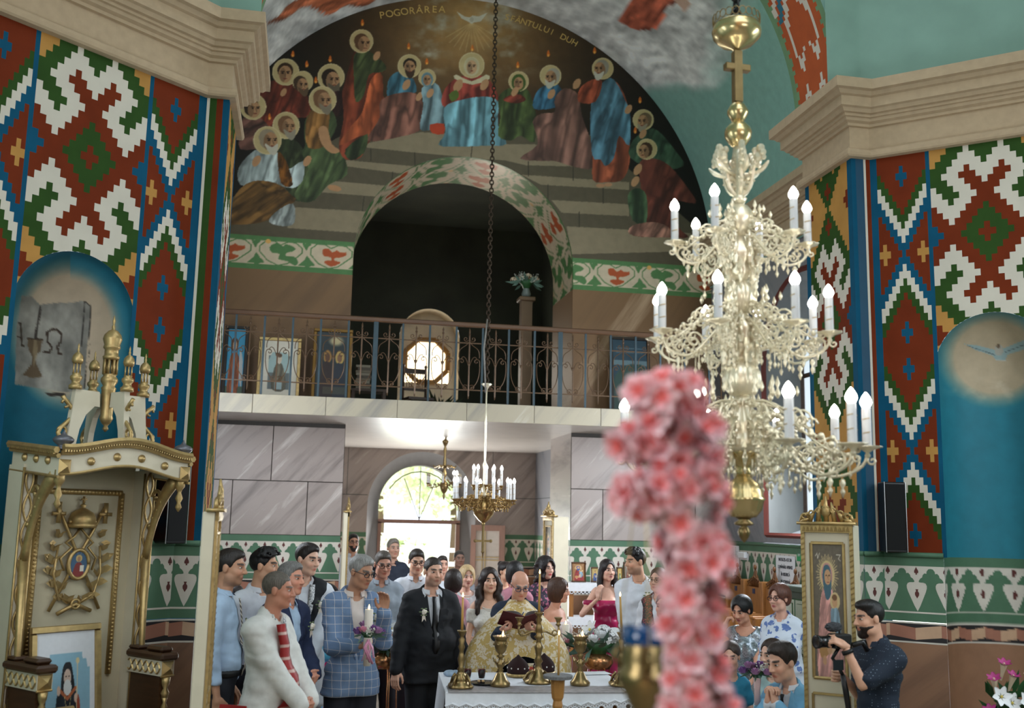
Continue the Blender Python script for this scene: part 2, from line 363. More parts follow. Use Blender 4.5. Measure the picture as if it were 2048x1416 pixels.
def cells(mb, S, u0, u1, nc, z0, z1, zc, rh, fn, arch=None, zfn=False):
    w = (u1-u0)/nc; h = nc//2; r0 = int(math.floor((z0-zc)/rh-.5)); r1 = int(math.ceil((z1-zc)/rh+.5))
    for j in range(r0, r1+1):
        za, zb = max(z0, zc+(j-.5)*rh), min(z1, zc+(j+.5)*rh)
        if zb-za < 1e-6: continue
        k = 0
        while k < nc:
            c = fn(k-h, zc+j*rh) if zfn else fn(k-h, j); e = k+1
            while e < nc and arch is None and (fn(e-h, zc+j*rh) if zfn else fn(e-h, j)) == c: e += 1
            q = [(u0+k*w, za), (u0+e*w, za), (u0+e*w, zb), (u0+k*w, zb)]
            if arch:
                ac, ar, asp = arch; cu, cz = (q[0][0]+q[1][0])/2, (za+zb)/2
                if cz < asp: n = (1 if cu > ac else -1, 0); d = n[0]*ac+ar
                else: L = math.hypot(cu-ac, cz-asp) or 1; n = ((cu-ac)/L, (cz-asp)/L); d = n[0]*ac+n[1]*asp+ar
                q = clip(q, n, d)
            if len(q) >= 3: mb.add([S(u, z) for u, z in q], [tuple(range(len(q)))], c)
            k = e
# ---------- heart frieze (dado) in wall coordinates
FP = .235; Z_TOP, Z_W, Z_L1, Z_L2, Z_L3 = 1.87, 1.79, 1.40, 1.31, 1.15
HEART = [(0, .97), (.10, .80), (.22, .60), (.31, .47), (.33, .41), (.30, .35), (.24, .325), (.17, .32), (.11, .30), (.07, .26), (.06, .20)]
LOTUS = [(0, .05), (.08, .06), (.14, .11), (.15, .16), (.22, .15), (.28, .19), (.30, .24), (.37, .27), (.415, .31), (.425, .345)]
LOT2 = [(.36, .352), (.27, .352), (.19, .372), (.152, .42), (.155, .48), (.195, .56), (.29, .70), (.40, .86), (.5, .975), (.5, 1.0)]
ZIG = [mat('zig_tan', (196, 160, 130), .7), mat('zig_rose', (160, 108, 88), .7), mat('zig_black', (34, 30, 32), .7)]
BROWNM = marble('brown_marble', (146, 108, 82), (104, 76, 60), (190, 160, 135), 48, .5, 12, .5)
GREYM = marble('grey_marble', (160, 148, 142), (118, 108, 104), (210, 202, 196), 48, 1.3, 9., .42)
GREYMX = marble('grey_marble_side', (128, 128, 132), (92, 96, 104), (168, 168, 170), 48, 1.0, 8., .42, 'X')
FRM = [GREENP, WHITEP, BROWNP]+ZIG+[BROWNM]
def frieze(S, u0, u1, parent, ph=0., low=True, n_in=1.):
    mb = MB(); rect(mb, S, u0, u1, Z_L2+.012, Z_TOP, .001, 0); rect(mb, S, u0, u1, Z_L1+.0, Z_W, .002, 1)
    H = Z_W-Z_L1
    k0 = int(math.floor((u0-ph)/FP))-1; k1 = int(math.ceil((u1-ph)/FP))+1
    def put(pts, mi, off):
        q = clip(clip(pts, (1, 0), u0), (-1, 0), -u1)
        if len(q) >= 3: mb.add([S(u, z, off) for u, z in q], [tuple(range(len(q)))], mi)
    for k in range(k0, k1+1):
        lc = ph+(k+.5)*FP  # lotus centre
        right = LOTUS+LOT2
        pts = [(lc+a*FP, Z_W-b*H) for a, b in right]+[(lc-a*FP, Z_W-b*H) for a, b in right[::-1]]
        put(pts, 0, .0032)
        hc = ph+k*FP
        sp = [(0, .015), (.035, .06), (.07, .10), (.075, .135), (.05, .155), (.02, .15), (.03, .185), (-.03, .185), (-.02, .15), (-.05, .155), (-.075, .135), (-.07, .10), (-.035, .06)]
        put([(hc+a*FP, Z_W-b*H) for a, b in sp], 2, .0032)
        un = [(-.05, .50), (.05, .50), (.03, .54), (.075, .58), (.07, .63), (0, .70), (-.07, .63), (-.075, .58), (-.03, .54)]
        put([(hc+a*FP, Z_W-b*H) for a, b in un], 2, .0032)
    rect(mb, S, u0, u1, Z_L1-.008, Z_L1+.006, .0034, 1); rect(mb, S, u0, u1, Z_L2-.006, Z_L2+.008, .0034, 1)
    # zigzag of two-tone parallelograms on black
    rect(mb, S, u0, u1, Z_L3, Z_L2-.006, .001, 5); zz = .21; d = .028
    k = int(math.floor((u0-ph)/zz))-1
    while ph+k*zz < u1:
        a = ph+k*zz; up = k % 2; t0 = Z_L2-.012-(d if up else 0); t1 = Z_L2-.012-(0 if up else d); hh = .10
        put([(a, t0-hh), (a+zz, t1-hh), (a+zz, t1), (a, t0)], 3 if up else 4, .002); k += 1
    rect(mb, S, u0, u1, Z_L3-.008, Z_L3+.006, .0034, 1)
    if low: rect(mb, S, u0, u1, 0, Z_L3, .001, 6)
    return mb.build('painted_frieze', FRM, parent)
# ---------- floor
mb = MB(); mb.box((-5.2, -2.2, -.1), (5.2, 18.3, 0)); FLOOR = struct(mb.build('floor', mat('floor_stone', (150, 138, 124), .25, var=.2, scale=2.5)))
# ---------- apse walls with niches, piers
def canvas_niche(left):
    if left:
        cv = Cv(0, 490, 300, 1130, 1., (20, 96, 116)); X, Y = cv.X, cv.Y
        bg = np.where(((Y-560)/130)[..., None] < 9, 0, 0)
        d = np.hypot((X-138)/118, (Y-668)/150); k = np.clip((1.06-d)/.28, 0, 1)*(Y < 850); cv.a = cv.a*(1-k[..., None])+np.array([190, 170, 145])*k[..., None]
        edge = np.clip((d-.72)/.22, 0, 1)*np.clip((1.2-d)/.2, 0, 1)*(X > 140); cv.a = cv.a*(1-.6*edge[..., None])+np.array([44, 142, 176])*.6*edge[..., None]
        
        P = lambda x, y: (x*.3319, 450+y*.3319)
        pg = [P(130, 425), P(190, 430), P(240, 480), P(320, 470), P(420, 470), P(505, 456), P(545, 485), P(520, 760), P(505, 990), P(400, 1010), P(280, 990), P(90, 960), P(100, 620)]
        cv.poly(pg, (150, 146, 136)); X, Y = cv.X, cv.Y; m = _inpoly(X, Y, pg); n = fbm(X/22, Y/30); cv.a[m] *= (.62+.62*n[m])[:, None]
        cv.poly([P(205, 690), P(225, 560), P(240, 480), P(250, 500), P(232, 620), P(220, 690)], (60, 52, 46)); cv.line([P(507, 458), P(492, 730)], 2, (40, 34, 30)); cv.line([P(507, 458), P(545, 488), P(535, 760), P(508, 985)], 2, (52, 46, 40))
        cv.poly([P(275, 1010), P(390, 1012), P(400, 1035), P(290, 1030)], (50, 40, 32))
        # omega and alpha
        om = [P(265, 765), P(300, 768), P(312, 735), P(285, 700), P(283, 650), P(310, 628), P(345, 632), P(372, 660), P(368, 700), P(345, 735), P(355, 775), P(372, 778)]
        cv.line(om, 4.2, (50, 32, 18)); cv.line([P(112, 590), P(125, 590), P(130, 725), P(142, 728)], 3.4, (50, 36, 24)); cv.line([P(104, 672), P(128, 676)], 2.4, (50, 36, 24))
        cup = [P(165, 682), P(258, 690), P(245, 760), P(215, 785), P(215, 830), P(235, 870), P(255, 915), P(200, 922), P(135, 905), P(165, 870), P(195, 830), P(190, 785), P(170, 750)]
        cv.poly(cup, (96, 78, 56)); cv.poly([P(200, 690), P(225, 690), P(225, 770), P(205, 860), P(200, 770)], (150, 132, 100), op=.6); cv.line([P(165, 684), P(258, 690)], 3, (60, 46, 32))
    else:
        cv = Cv(1850, 600, 2200, 1180, 1., (34, 118, 136)); X, Y = cv.X, cv.Y
        d = np.hypot((X-1990)/105, (Y-715)/92); k = np.clip((1.12-d)/.35, 0, 1); cv.a = cv.a*(1-k[..., None])+np.array([184, 166, 138])*k[..., None]
        gl = np.clip(1-np.abs(X-1975)/130, 0, 1)*np.clip((Y-760)/150, 0, 1)*.0; n = fbm(X/20, Y/14); c = np.clip((n-.5)*4, 0, 1)*np.exp(-((Y-775)/22)**2)*np.exp(-((X-2000)/70)**2); cv.a = cv.a*(1-c[..., None]*.7)+np.array([204, 190, 165])*c[..., None]*.7
        Q = lambda x, y: (1640+x*.3672, 480+y*.3672)
        cv.poly([Q(785, 566), Q(860, 575), Q(960, 600), Q(1000, 590), Q(1111, 545), Q(1180, 540), Q(1130, 590), Q(1020, 625), Q(1010, 655), Q(960, 655), Q(940, 630), Q(850, 600)], (150, 172, 172)); cv.line([Q(800, 575), Q(950, 625)], 1.4, (90, 104, 104)); cv.line([Q(1010, 610), Q(1160, 552)], 1.4, (90, 104, 104))
        cv.ell(*Q(975, 600), 9, 11, (172, 168, 156)); cv.ell(*Q(972, 578), 4, 4, (110, 92, 74)); cv.line([Q(960, 655), Q(1010, 655)], 1.5, (190, 190, 180))
    return cv
# periodic frieze canvas for curved surfaces (units: metres, y = Z_TOP - z)
FZ = Cv(0, 0, FP, 1.9, 260, (146, 108, 82)); H_ = Z_W-Z_L1
FZ.rect(0, 0, FP, Z_TOP-Z_L2, (74, 110, 84)); FZ.rect(0, Z_TOP-Z_W, FP, Z_TOP-Z_L1, (205, 198, 186))
_rt = LOTUS+LOT2
FZ.poly([((.5+a)*FP, Z_TOP-Z_W+b*H_) for a, b in _rt]+[((.5-a)*FP, Z_TOP-Z_W+b*H_) for a, b in _rt[::-1]], (74, 110, 84))
for cx in (0, FP):
    FZ.ell(cx, Z_TOP-Z_W+.11*H_, .075*FP, .08*H_, (88, 42, 38)); FZ.ell(cx, Z_TOP-Z_W+.59*H_, .07*FP, .09*H_, (88, 42, 38))
for z in (Z_L1, Z_L2, Z_L3): FZ.rect(0, Z_TOP-z-.008, FP, Z_TOP-z+.006, (205, 198, 186))
FZ.rect(0, Z_TOP-Z_L2+.01, FP, Z_TOP-Z_L3-.008, (34, 30, 32)); FZ.poly([(0, .585), (FP/2, .615), (FP/2, .705), (0, .675)], (160, 108, 88)); FZ.poly([(FP/2, .615), (FP, .585), (FP, .675), (FP/2, .705)], (196, 160, 130))
NC, NR, NSP, ND = .97, .478, 3.49, .40
def apse(side):
    s = -1 if side == 'left' else 1
    ud = np.array([s*math.sin(TH), -math.cos(TH), 0]); P0 = np.array([s*CX, CY, 0]); nr = np.array([-s*math.cos(TH), -math.sin(TH), 0])
    S = planar(P0, ud, nr)
    mb = MB(); top = ZC+.6
    arch = (NC, NR, NSP)
    for a, b, c in ((0, .06, 3), (.485, .52, 3), (1.42, 1.455, 3), (1.88, FW, 3)): rect(mb, S, a, b, Z_TOP, top, 0, c)
    cells(mb, S, .06, .485, 13, Z_TOP, top, 4.571, .0662, strip, zfn=True)
    cells(mb, S, 1.455, 1.88, 13, Z_TOP, top, 4.571, .0662, strip, zfn=True)
    cells(mb, S, .52, 1.42, 19, Z_TOP, top, 4.693, .06, ctr, arch=arch)
    w = struct(mb.build('wall_apse_'+side, ORN))
    frieze(S, 0, NC-NR, w, ph=.03); frieze(S, NC+NR, FW, w, ph=.03)
    mo = MB(); mo.tube([S(0, Z_TOP+.015, .008), S(NC-NR, Z_TOP+.015, .008)], .022, 8); mo.tube([S(NC+NR, Z_TOP+.015, .008), S(FW, Z_TOP+.015, .008)], .022, 8); mo.build('dado_moulding', GREENP, w, True)
    # niche: half cylinder under a quarter sphere
    cv = canvas_niche(s < 0); nphi = 120
    phi = np.linspace(-math.pi/2, math.pi/2, nphi+1); zz = np.concatenate([np.linspace(0, Z_TOP, 150), np.linspace(Z_TOP+.001, NSP, 190)])
    PH, Z = np.meshgrid(phi, zz); u = NC+NR*np.sin(PH); dep = ND*np.cos(PH)
    P1 = P0+ud*u[..., None]-nr*dep[..., None]+np.array([0, 0, 1.])*Z[..., None]
    el = np.linspace(0, math.pi/2*.999, 70)[1:]; PH2, EL = np.meshgrid(phi, el)
    u2 = NC+NR*np.sin(PH2)*np.cos(EL); d2 = ND*np.cos(PH2)*np.cos(EL); z2 = NSP+NR*np.sin(EL)
    P2 = P0+ud*u2[..., None]-nr*d2[..., None]+np.array([0, 0, 1.])*z2[..., None]
    P = np.concatenate([P1, P2]); x, y = projA(P); c = cv.smp(x, y)
    arcl = NC-NR+.44*(PH+math.pi/2)*1.0; f = FZ.smp(arcl-.03, np.clip(Z_TOP-Z, 0, 1.88), wrap=True)
    low = np.zeros(P.shape[:2], bool); low[:150] = True; cc = c.copy(); cc[:150] = f[:150]
    if s > 0:
        pass
    grid('niche', P, cc, PAINT, w, flip=(s > 0))
    return w, S
WAL, SL = apse('left'); WAR, SR = apse('right')
for s, wv in ((-1, WAL), (1, WAR)):
    nm = 'left' if s < 0 else 'right'
    # pier: narrow front face with stripes, ornamented inner face
    mb = MB(); Sf = planar((s*PX, CY, 0), (s, 0, 0), (0, -1, 0)); top = ZC+.6
    if s > 0: bands = ((0, .045, 3), (.045, .125, 5), (.125, .148, 2), (.148, .19, 0))
    else: bands = ((0, .05, 3), (.05, .10, 0), (.10, .155, 1), (.155, .178, 2), (.178, .19, 3))
    for a, b, c in bands: rect(mb, Sf, a, b, Z_TOP, top, 0, c)
    Si = planar((s*PX, CY, 0), (0, 1, 0), (-s, 0, 0))
    rect(mb, Si, 0, .08, Z_TOP, top, 0, 3); rect(mb, Si, .83, PB-CY, Z_TOP, top, 0, 3)
    cells(mb, Si, .08, .83, 19, Z_TOP, top, 4.03, .0585, pier)
    rect(mb, planar((s*PX, PB, 0), (s, 0, 0), (0, 1, 0)), 0, RL-PX, 0, top, 0, 3)
    p = struct(mb.build('wall_pier_'+nm, ORN+[mat('deep_blue_paint', (16, 66, 92), .65)]))
    frieze(Sf, 0, CX-PX, p, ph=.09); frieze(Si, 0, PB-CY, p, ph=.1)
    mo = MB(); mo.tube([Sf(0, Z_TOP+.015, .008), Sf(CX-PX, Z_TOP+.015, .008)], .022, 8); mo.tube([Si(0, Z_TOP+.015, .008), Si(PB-CY, Z_TOP+.015, .008)], .022, 8); mo.build('dado_moulding', GREENP, p, True)
    # outer apse wall with its window, closing wall behind the view
    ox = s*(CX+FW*math.sin(TH)); oy = CY-FW*math.cos(TH)
    So = planar((ox, oy, 0), (0, -1, 0), (-s, 0, 0)); mb = MB(); arch_wall(mb, So, 0, 2.9, 0, 7.2, .9, 2.0, 2.0, 4.2, 0, 12, .4); wo = struct(mb.build('wall_side_'+nm, TEAL))
    mb = MB(); mb.box(tuple(np.minimum(So(.9, 1.95, -.36), So(2.0, 4.8, -.34))), tuple(np.maximum(So(.9, 1.95, -.36), So(2.0, 4.8, -.34)))); mb.build('window_pane', mat('frosted_glass', (200, 215, 220), .3, emit=(225, 238, 248), es=.9), wo)
    mb = MB(); mb.add([(ox, oy-2.9, 0), (s*3.7, 2.0, 0), (s*3.7, 2.0, 7.2), (ox, oy-2.9, 7.2), (s*3.7, -2.0, 0), (s*3.7, -2.0, 7.2)], [(0, 1, 2, 3), (1, 4, 5, 2)]); struct(mb.build('wall_bema_'+nm, TEAL))
mb = MB(); mb.box((-3.7, -2.1, 0), (3.7, -2.0, 7.2)); struct(mb.build('wall_east', mat('iconostasis_wood', (120, 84, 48), .5)))
# ---------- cornice, one continuous moulding along each side
PROF = [(0, 5.50), (.05, 5.505), (.062, 5.52), (.066, 5.545), (.06, 5.57), (.045, 5.585), (.015, 5.592), (.015, 5.80), (.04, 5.805), (.045, 5.83), (.075, 5.845), (.085, 5.87), (.105, 5.875), (.105, 5.90), (.13, 5.905), (.15, 5.935), (.175, 5.945), (.175, 6.035), (.20, 6.045), (.225, 6.075), (.26, 6.085), (.26, 6.18), (0, 6.20)]
for s in (-1, 1):
    path = [np.array(p, float) for p in [(s*RL, WY), (s*RL, PB), (s*PX, PB), (s*PX, CY), (s*CX, CY), (s*(CX+FW*math.sin(TH)), CY-FW*math.cos(TH)), (s*(CX+FW*math.sin(TH)), 4.3), (s*3.7, 2.0)]]
    rings = []; nrm = []
    for a, b in zip(path[:-1], path[1:]):
        d = (b-a)/np.linalg.norm(b-a); n = np.array([d[1], -d[0]])*s; nrm.append(-n if False else n)
    for i, p in enumerate(path):
        if i == 0: m = nrm[0]
        elif i == len(path)-1: m = nrm[-1]
        else: m = nrm[i-1]+nrm[i]; m = m/(1+nrm[i-1]@nrm[i])
        rings.append([(p[0]+m[0]*o, p[1]+m[1]*o, z) for o, z in PROF])
    mb = MB(); mb.loft(rings, False, False); struct(mb.build('trim_1' if s < 0 else 'trim_2', BEIGE))
# ---------- transverse arch with stepped ornament on its soffit
RA, ZA = 2.72, 6.12
Sa = lambda t, v, off=0.: ((RA-off)*math.cos(t), CY+.02+v, ZA+(RA-off)*math.sin(t))
ARB = mat('orange_brown_paint', (172, 78, 30), .7, var=.12, scale=5); AGR = mat('sage_paint', (104, 138, 100), .7); ABL = mat('deep_teal_paint', (36, 104, 124), .7)
def archcol(k, i, nc):
    """k cell along the arc, i cell across (0..nc-1)"""
    c = abs(i-(nc-1)/2); e = nc/2-c; w = (k*3//2) % 4
    if e < 2.2+(.9 if w in (1, 2) else 0): return 1
    q = k % 44; h = c
    # horn motif
    if 2 <= q <= 7 and abs(h-3.6) < (7-q)*.42+.4 and not (q < 5 and abs(h-3.6) < .7): return 2
    if 11 <= q <= 15 and abs(h-3.6-(0)) < (q-10)*.45: return 2 if abs(h-3.6) > (q-13)*.8 else 0
    if 15 < q <= 21 and 5.0 <= h <= 6.2: return 2
    if 21 < q <= 30 and abs(h-(5.8-(q-21)*.62)) < 1.0: return 2
    if 23 < q <= 33 and abs(h-(7.6-(q-23)*.72)) < 1.0: return 3
    if 25 < q <= 36 and abs(h-(9.2-(q-25)*.75)) < 1.0: return 2
    if 31 <= q <= 37 and h < 1.6-abs(q-34)*.42: return 4 if abs(q-34) > 1 or h > .6 else 0
    if 30 <= q <= 40 and h < 2.6-abs(q-35)*.4: return 3
    return 0
mb = MB(); NCA = 22; VA = PB-CY-.02; NKA = 190
for k in range(NKA):
    t0, t1 = math.pi*k/NKA, math.pi*(k+1)/NKA; kk = k if k < NKA/2 else NKA-1-k; i = 0
    while i < NCA:
        c = archcol(kk, i, NCA); e = i+1
        while e < NCA and archcol(kk, e, NCA) == c: e += 1
        mb.add([Sa(t0, VA*i/NCA), Sa(t1, VA*i/NCA), Sa(t1, VA*e/NCA), Sa(t0, VA*e/NCA)], [(0, 1, 2, 3)], c); i = e
struct(mb.build('trim_3', [ARB, AGR, W_, ABL, O_]))
# spandrel above the arch and vaulted ceilings of the crossing
mb = MB(); n = 40
for k in range(n):
    t0, t1 = math.pi*k/n, math.pi*(k+1)/n
    q = lambda t, r: (r*math.cos(t), CY+.02, ZA+r*math.sin(t))
    mb.add([q(t0, RA), q(t1, RA), q(t1, 5.6), q(t0, 5.6)], [(0, 1, 2, 3)])
struct(mb.build('wall_spandrel', TEAL))
for s in (-1, 1):
    path = [np.array(p, float) for p in [(s*2.6, CY+.02), (s*CX, CY+.01), (s*(CX+FW*math.sin(TH)), CY-FW*math.cos(TH)), (s*(CX+FW*math.sin(TH)), 4.3), (s*3.7, 2.0), (s*3.7, -2)]]
    pts = []
    for a, b in zip(path[:-1], path[1:]):
        for k in range(6): pts.append(a+(b-a)*k/6)
    pts.append(path[-1]); ap = np.array([0, 4.2]); rings = []
    for k in range(15):
        a = math.pi/2*k/14; r = math.cos(a); rings.append([(ap[0]+(p[0]-ap[0])*r, ap[1]+(p[1]-ap[1])*r, 6.15+3.9*math.sin(a)) for p in pts])
    mb = MB(); mb.loft(rings, False, False); struct(mb.build('ceiling_'+('left' if s < 0 else 'right'), TEAL, None, True))
# ---------- nave side walls with splayed windows
for s in (-1, 1):
    S = planar((s*RL, PB, 0), (0, 1, 0), (-s, 0, 0)); mb = MB(); L = WY-PB
    arch_wall(mb, S, 0, L, Z_TOP, 6.0, .65, 2.78, 2.0, 4.05, 0, 20, .55, 1)
    nw = struct(mb.build('wall_nave_'+('left' if s < 0 else 'right'), [GREYMX, mat('reveal_marble', (112, 114, 112), .5, var=.30, scale=2.4, stretch=(1, 1, .35))]))
    fb = MB(); c = 1.715; r = 1.065; arc = [(c-r*math.cos(math.pi*k/20), 4.05+r*math.sin(math.pi*k/20)) for k in range(21)]; path = [(.65, 2.0)]+arc+[(2.78, 2.0)]
    for (u0, z0), (u1, z1) in zip(path[:-1], path[1:]): fb.tube([S(u0, z0, .0), S(u1, z1, .0)], .035, 4)
    fb.tube([S(.65, 2.0), S(2.78, 2.0)], .03, 4); fb.build('window_border', mat('oxide_red_paint', (92, 36, 26), .7), nw)
    sb = MB(); sb.add([S(.62, 1.9, .04), S(2.80, 1.9, .04), S(2.78, 2.1, -.55), S(.65, 2.1, -.55)], [(0, 1, 2, 3)]); sb.build('window_sill', mat('chalk_white', (196, 200, 206), .7), nw)
    pb = MB(); a, b = S(.6, 1.95, -.57), S(2.84, 5.2, -.55); pb.box(tuple(np.minimum(a, b)), tuple(np.maximum(a, b))); pb.build('window_pane', mat('frosted_glass'), nw)
    fm = MB()
    for uu in (.65, 1.715, 2.78): fm.tube([S(uu, 2.0, -.53), S(uu, 5.0, -.53)], .03, 4)
    for z in (2.1, 3.0, 4.0): fm.tube([S(.65, z, -.53), S(2.78, z, -.53)], .03, 4)
    fm.build('window_frame', DWOOD, nw)
    frieze(S, 0, L, nw, ph=.06, low=True)
    mo = MB(); mo.tube([S(0, Z_TOP+.015, .008), S(L, Z_TOP+.015, .008)], .022, 8); mo.build('dado_moulding', GREENP, nw, True)
# ---------- nave barrel vault painted with clouds and two flying figures
VC = Cv(400, -260, 1660, 600, .75, (136, 178, 166)); X, Y = VC.X, VC.Y
nz = fbm(X/75+3, Y/48, 5); pf = fbm(X/18, Y/12, 4)
rg = np.clip((1000-X)/300, 0, 1); reach = np.where(X > 930, 190+.10*(1420-X)-.0*(X-1200)+120*np.clip((1420-X)/300, 0, 1)*0+np.clip((1430-X)/60, -3, 0)*60, 190-.45*(X-520)+150)
cm = np.clip((reach-Y+110*(nz-.5))/40, 0, 1)*np.clip((1520-X-80*(nz-.5))/120, 0, 1)
sh = np.clip(.84+.55*(pf-.42)+.3*(nz-.5), .64, 1.1); cc = np.array([244, 242, 238])*sh[..., None]
VC.a = VC.a*(1-cm[..., None])+cc*cm[..., None]
VC.poly([(530, 48), (560, 30), (575, 10), (615, -10), (680, -30), (760, -20), (745, 5), (720, 14), (690, 12), (660, 30), (640, 24), (610, 12), (575, 35), (563, 42)], (196, 112, 78), 3, fold=(70, 16), seed=1)
VC.poly([(1236, 36), (1258, 10), (1290, -30), (1350, -40), (1362, -10), (1338, 14), (1322, 42), (1310, 58), (1275, 60), (1254, 52)], (190, 100, 76), 3, fold=(40, 14), seed=2)
VC.poly([(1345, -40), (1380, -20), (1374, 24), (1360, 14), (1340, -10)], (206, 170, 150), 3)
th = np.linspace(-.12, math.pi+.12, 220); yy = np.linspace(PB, WY+.02, 110); T, YY = np.meshgrid(th, yy)
P = np.stack([RL*np.cos(T), YY, ZL+RL*np.sin(T)], -1); x, y = projA(P); grid('nave_vault', P, VC.smp(x, y), PAINT, None); V = bpy.data.objects['nave_vault']; V.name = 'ceiling_nave'; struct(V)
# ================================================================ WEST WALL: lunette mural, gallery arch, gallery, narthex
LT = Cv(430, -60, 1450, 620, 1.25, (20, 14, 9)); X, Y = LT.X, LT.Y
g = np.exp(-(((X-940)/230)**2+((Y-70)/170)**2)); LT.a = LT.a+np.array([118, 88, 52])*g[..., None]
g = np.exp(-(((X-940)/80)**2+((Y-45)/60)**2)); LT.a = LT.a*(1-.6*g[..., None])+np.array([196, 158, 100])*.6*g[..., None]
nz = fbm(X/26, Y/18, 4); cl = np.clip((nz-.42)*3, 0, 1)*np.exp(-((np.abs(X-940)-62-.35*np.clip(Y-40, -60, 80))/38)**2)*np.clip((165-Y)/40, 0, 1); LT.a = LT.a*(1-.75*cl[..., None])+np.array([176, 172, 158])*(.6+.6*nz[..., None])*.75*cl[..., None]
LT.a = LT.a*(.88+.24*fbm(X/40, Y/40)[..., None])
A4 = lambda *p: [(440+x/2.95, y/2.95) for x, y in p]
A5 = lambda *p: [(940+x/2.95, y/2.95) for x, y in p]
st, sf, sd = (136, 122, 98), (86, 77, 60), (50, 44, 34)
def stair(top, face): LT.poly(face, sf); LT.poly(top, st)
LT.poly([(455, 400), (720, 250), (1180, 270), (1420, 480), (1430, 620), (440, 620)], sf)
stair(A4((700, 880), (1180, 780), (1534, 800), (1534, 935), (1150, 900), (840, 868)), A4((740, 945), (840, 868), (1150, 900), (1500, 930), (1500, 1000), (1150, 985)))
stair(A4((700, 940), (1180, 985), (1080, 1025), (700, 975)), A4((690, 970), (1110, 1018), (1050, 1100), (690, 1068)))
stair(A4((640, 1065), (1000, 1098), (920, 1160), (600, 1135)), A4((540, 1140), (940, 1160), (880, 1262), (420, 1225)))
stair(A4((400, 1220), (900, 1250), (900, 1380), (400, 1345)), A4((400, 1340), (900, 1380), (900, 1420), (400, 1420)))
stair(A5((-20, 850), (380, 850), (720, 985), (330, 975), (200, 945), (-20, 935)), A5((180, 945), (730, 990), (930, 1010), (930, 1085), (350, 1040)))
stair(A5((300, 1030), (940, 1075), (940, 1120), (420, 1090)), A5((400, 1085), (940, 1118), (930, 1210), (500, 1185)))
stair(A5((480, 1180), (940, 1205), (940, 1275), (540, 1255)), A5((530, 1250), (960, 1275), (960, 1375), (575, 1340)))
stair(A5((570, 1335), (1300, 1375), (1400, 1480), (600, 1500)), A5((590, 1470), (1300, 1500), (1300, 1600), (590, 1600)))
for p in (((1150, 900), (1150, 985)), ((890, 880), (890, 950)), ((1490, 850), (1480, 930)), ((1020, 1015), (1010, 1090)), ((850, 1160), (840, 1245))): LT.line(A4(*p), 1.6, sd)
for p in (((345, 955), (345, 1040)), ((610, 985), (610, 1065)), ((460, 1090), (460, 1180)), ((785, 1110), (785, 1200)), ((645, 1250), (645, 1340))): LT.line(A5(*p), 1.6, sd)
def saint(A, halo, r, face, fr, hair, beard, dr=0, veil=None, skin=(176, 132, 96)):
    h = A(halo)[0]; LT.ell(h[0], h[1], r/2.95, r/2.95, (206, 186, 142)); LT.ell(h[0], h[1], r/2.95*.93, r/2.95*.93, (190, 168, 122))
    f = A(face)[0]; q = fr/2.95*.90
    if veil: LT.ell(f[0], f[1], q*1.22, q*1.5, veil)
    LT.ell(f[0]-dr*q*.25, f[1]-q*.35, q*1.0, q*.98, hair)
    if not veil: LT.ell(f[0]-dr*q*.45, f[1]+q*.0, q*.72, q*.9, hair)
    LT.ell(f[0]+dr*q*.12, f[1]+q*.12, q*.82, q*1.08, skin); LT.ell(f[0]-dr*q*.3+(-.3*q if dr == 0 else 0), f[1]+q*.2, q*.4, q*.9, tuple(c*.66 for c in skin), op=.7)
    for e in (-1, 1): LT.ell(f[0]+dr*q*.3+e*q*.34, f[1]-q*.02, q*.17, q*.10, (40, 26, 18)); LT.line([(f[0]+dr*q*.3+e*q*.14, f[1]-q*.2), (f[0]+dr*q*.3+e*q*.54, f[1]-q*.22)], q*.12, (50, 34, 22))
    LT.line([(f[0]+dr*q*.35, f[1]), (f[0]+dr*q*.5, f[1]+q*.42)], q*.13, tuple(c*.62 for c in skin)); LT.ell(f[0]+dr*q*.3, f[1]+q*.68, q*.26, q*.08, (120, 60, 46))
    if beard: LT.poly([(f[0]-q*.75+dr*q*.2, f[1]+q*.35), (f[0]+dr*q*.3, f[1]+q*.8), (f[0]+q*.75+dr*q*.2, f[1]+q*.35), (f[0]+q*.55+dr*q*.35, f[1]+q*1.35), (f[0]+dr*q*.45, f[1]+q*1.75), (f[0]-q*.5+dr*q*.35, f[1]+q*1.3)], beard, 3)
def robe(A, pts, c, fold, seed, amp=.42):
    c = np.array(c, float); c = (c*.76+c.mean()*.24)*.88; LT.poly(A(*pts), c, 3, fold=(fold[0], fold[1]*1.35), amp=amp, seed=seed)
def hand(A, p, r=26): q = A(p)[0]; LT.ell(q[0], q[1], r/2.95*.6, r/2.95, (184, 138, 100), rot=30)
# left company
robe(A4, [(170, 640), (240, 520), (330, 470), (470, 480), (530, 620), (520, 690), (420, 700), (330, 760), (200, 760)], (142, 48, 28), (20, 12), 3)
saint(A4, (388, 425), 80, (385, 432), 52, (60, 40, 24), None, 0); hand(A4, (375, 545))
saint(A4, (488, 480), 62, (482, 500), 44, (70, 52, 36), (92, 72, 52), 1)
robe(A4, [(120, 760), (150, 680), (230, 690), (300, 770), (260, 860), (120, 880)], (112, 66, 54), (60, 10), 4)
saint(A4, (195, 630), 78, (195, 640), 50, (48, 34, 22), None, 1)
saint(A4, (655, 455), 80, (660, 470), 54, (44, 30, 20), (96, 84, 68), 1)
robe(A4, [(640, 560), (720, 540), (740, 640), (700, 690), (640, 650)], (60, 24, 20), (20, 10), 5)
robe(A4, [(330, 860), (380, 800), (470, 850), (520, 980), (470, 1190), (380, 1100), (340, 960)], (64, 74, 40), (10, 12), 6)
saint(A4, (390, 740), 80, (400, 745), 52, (120, 84, 58), (150, 140, 122), 1)
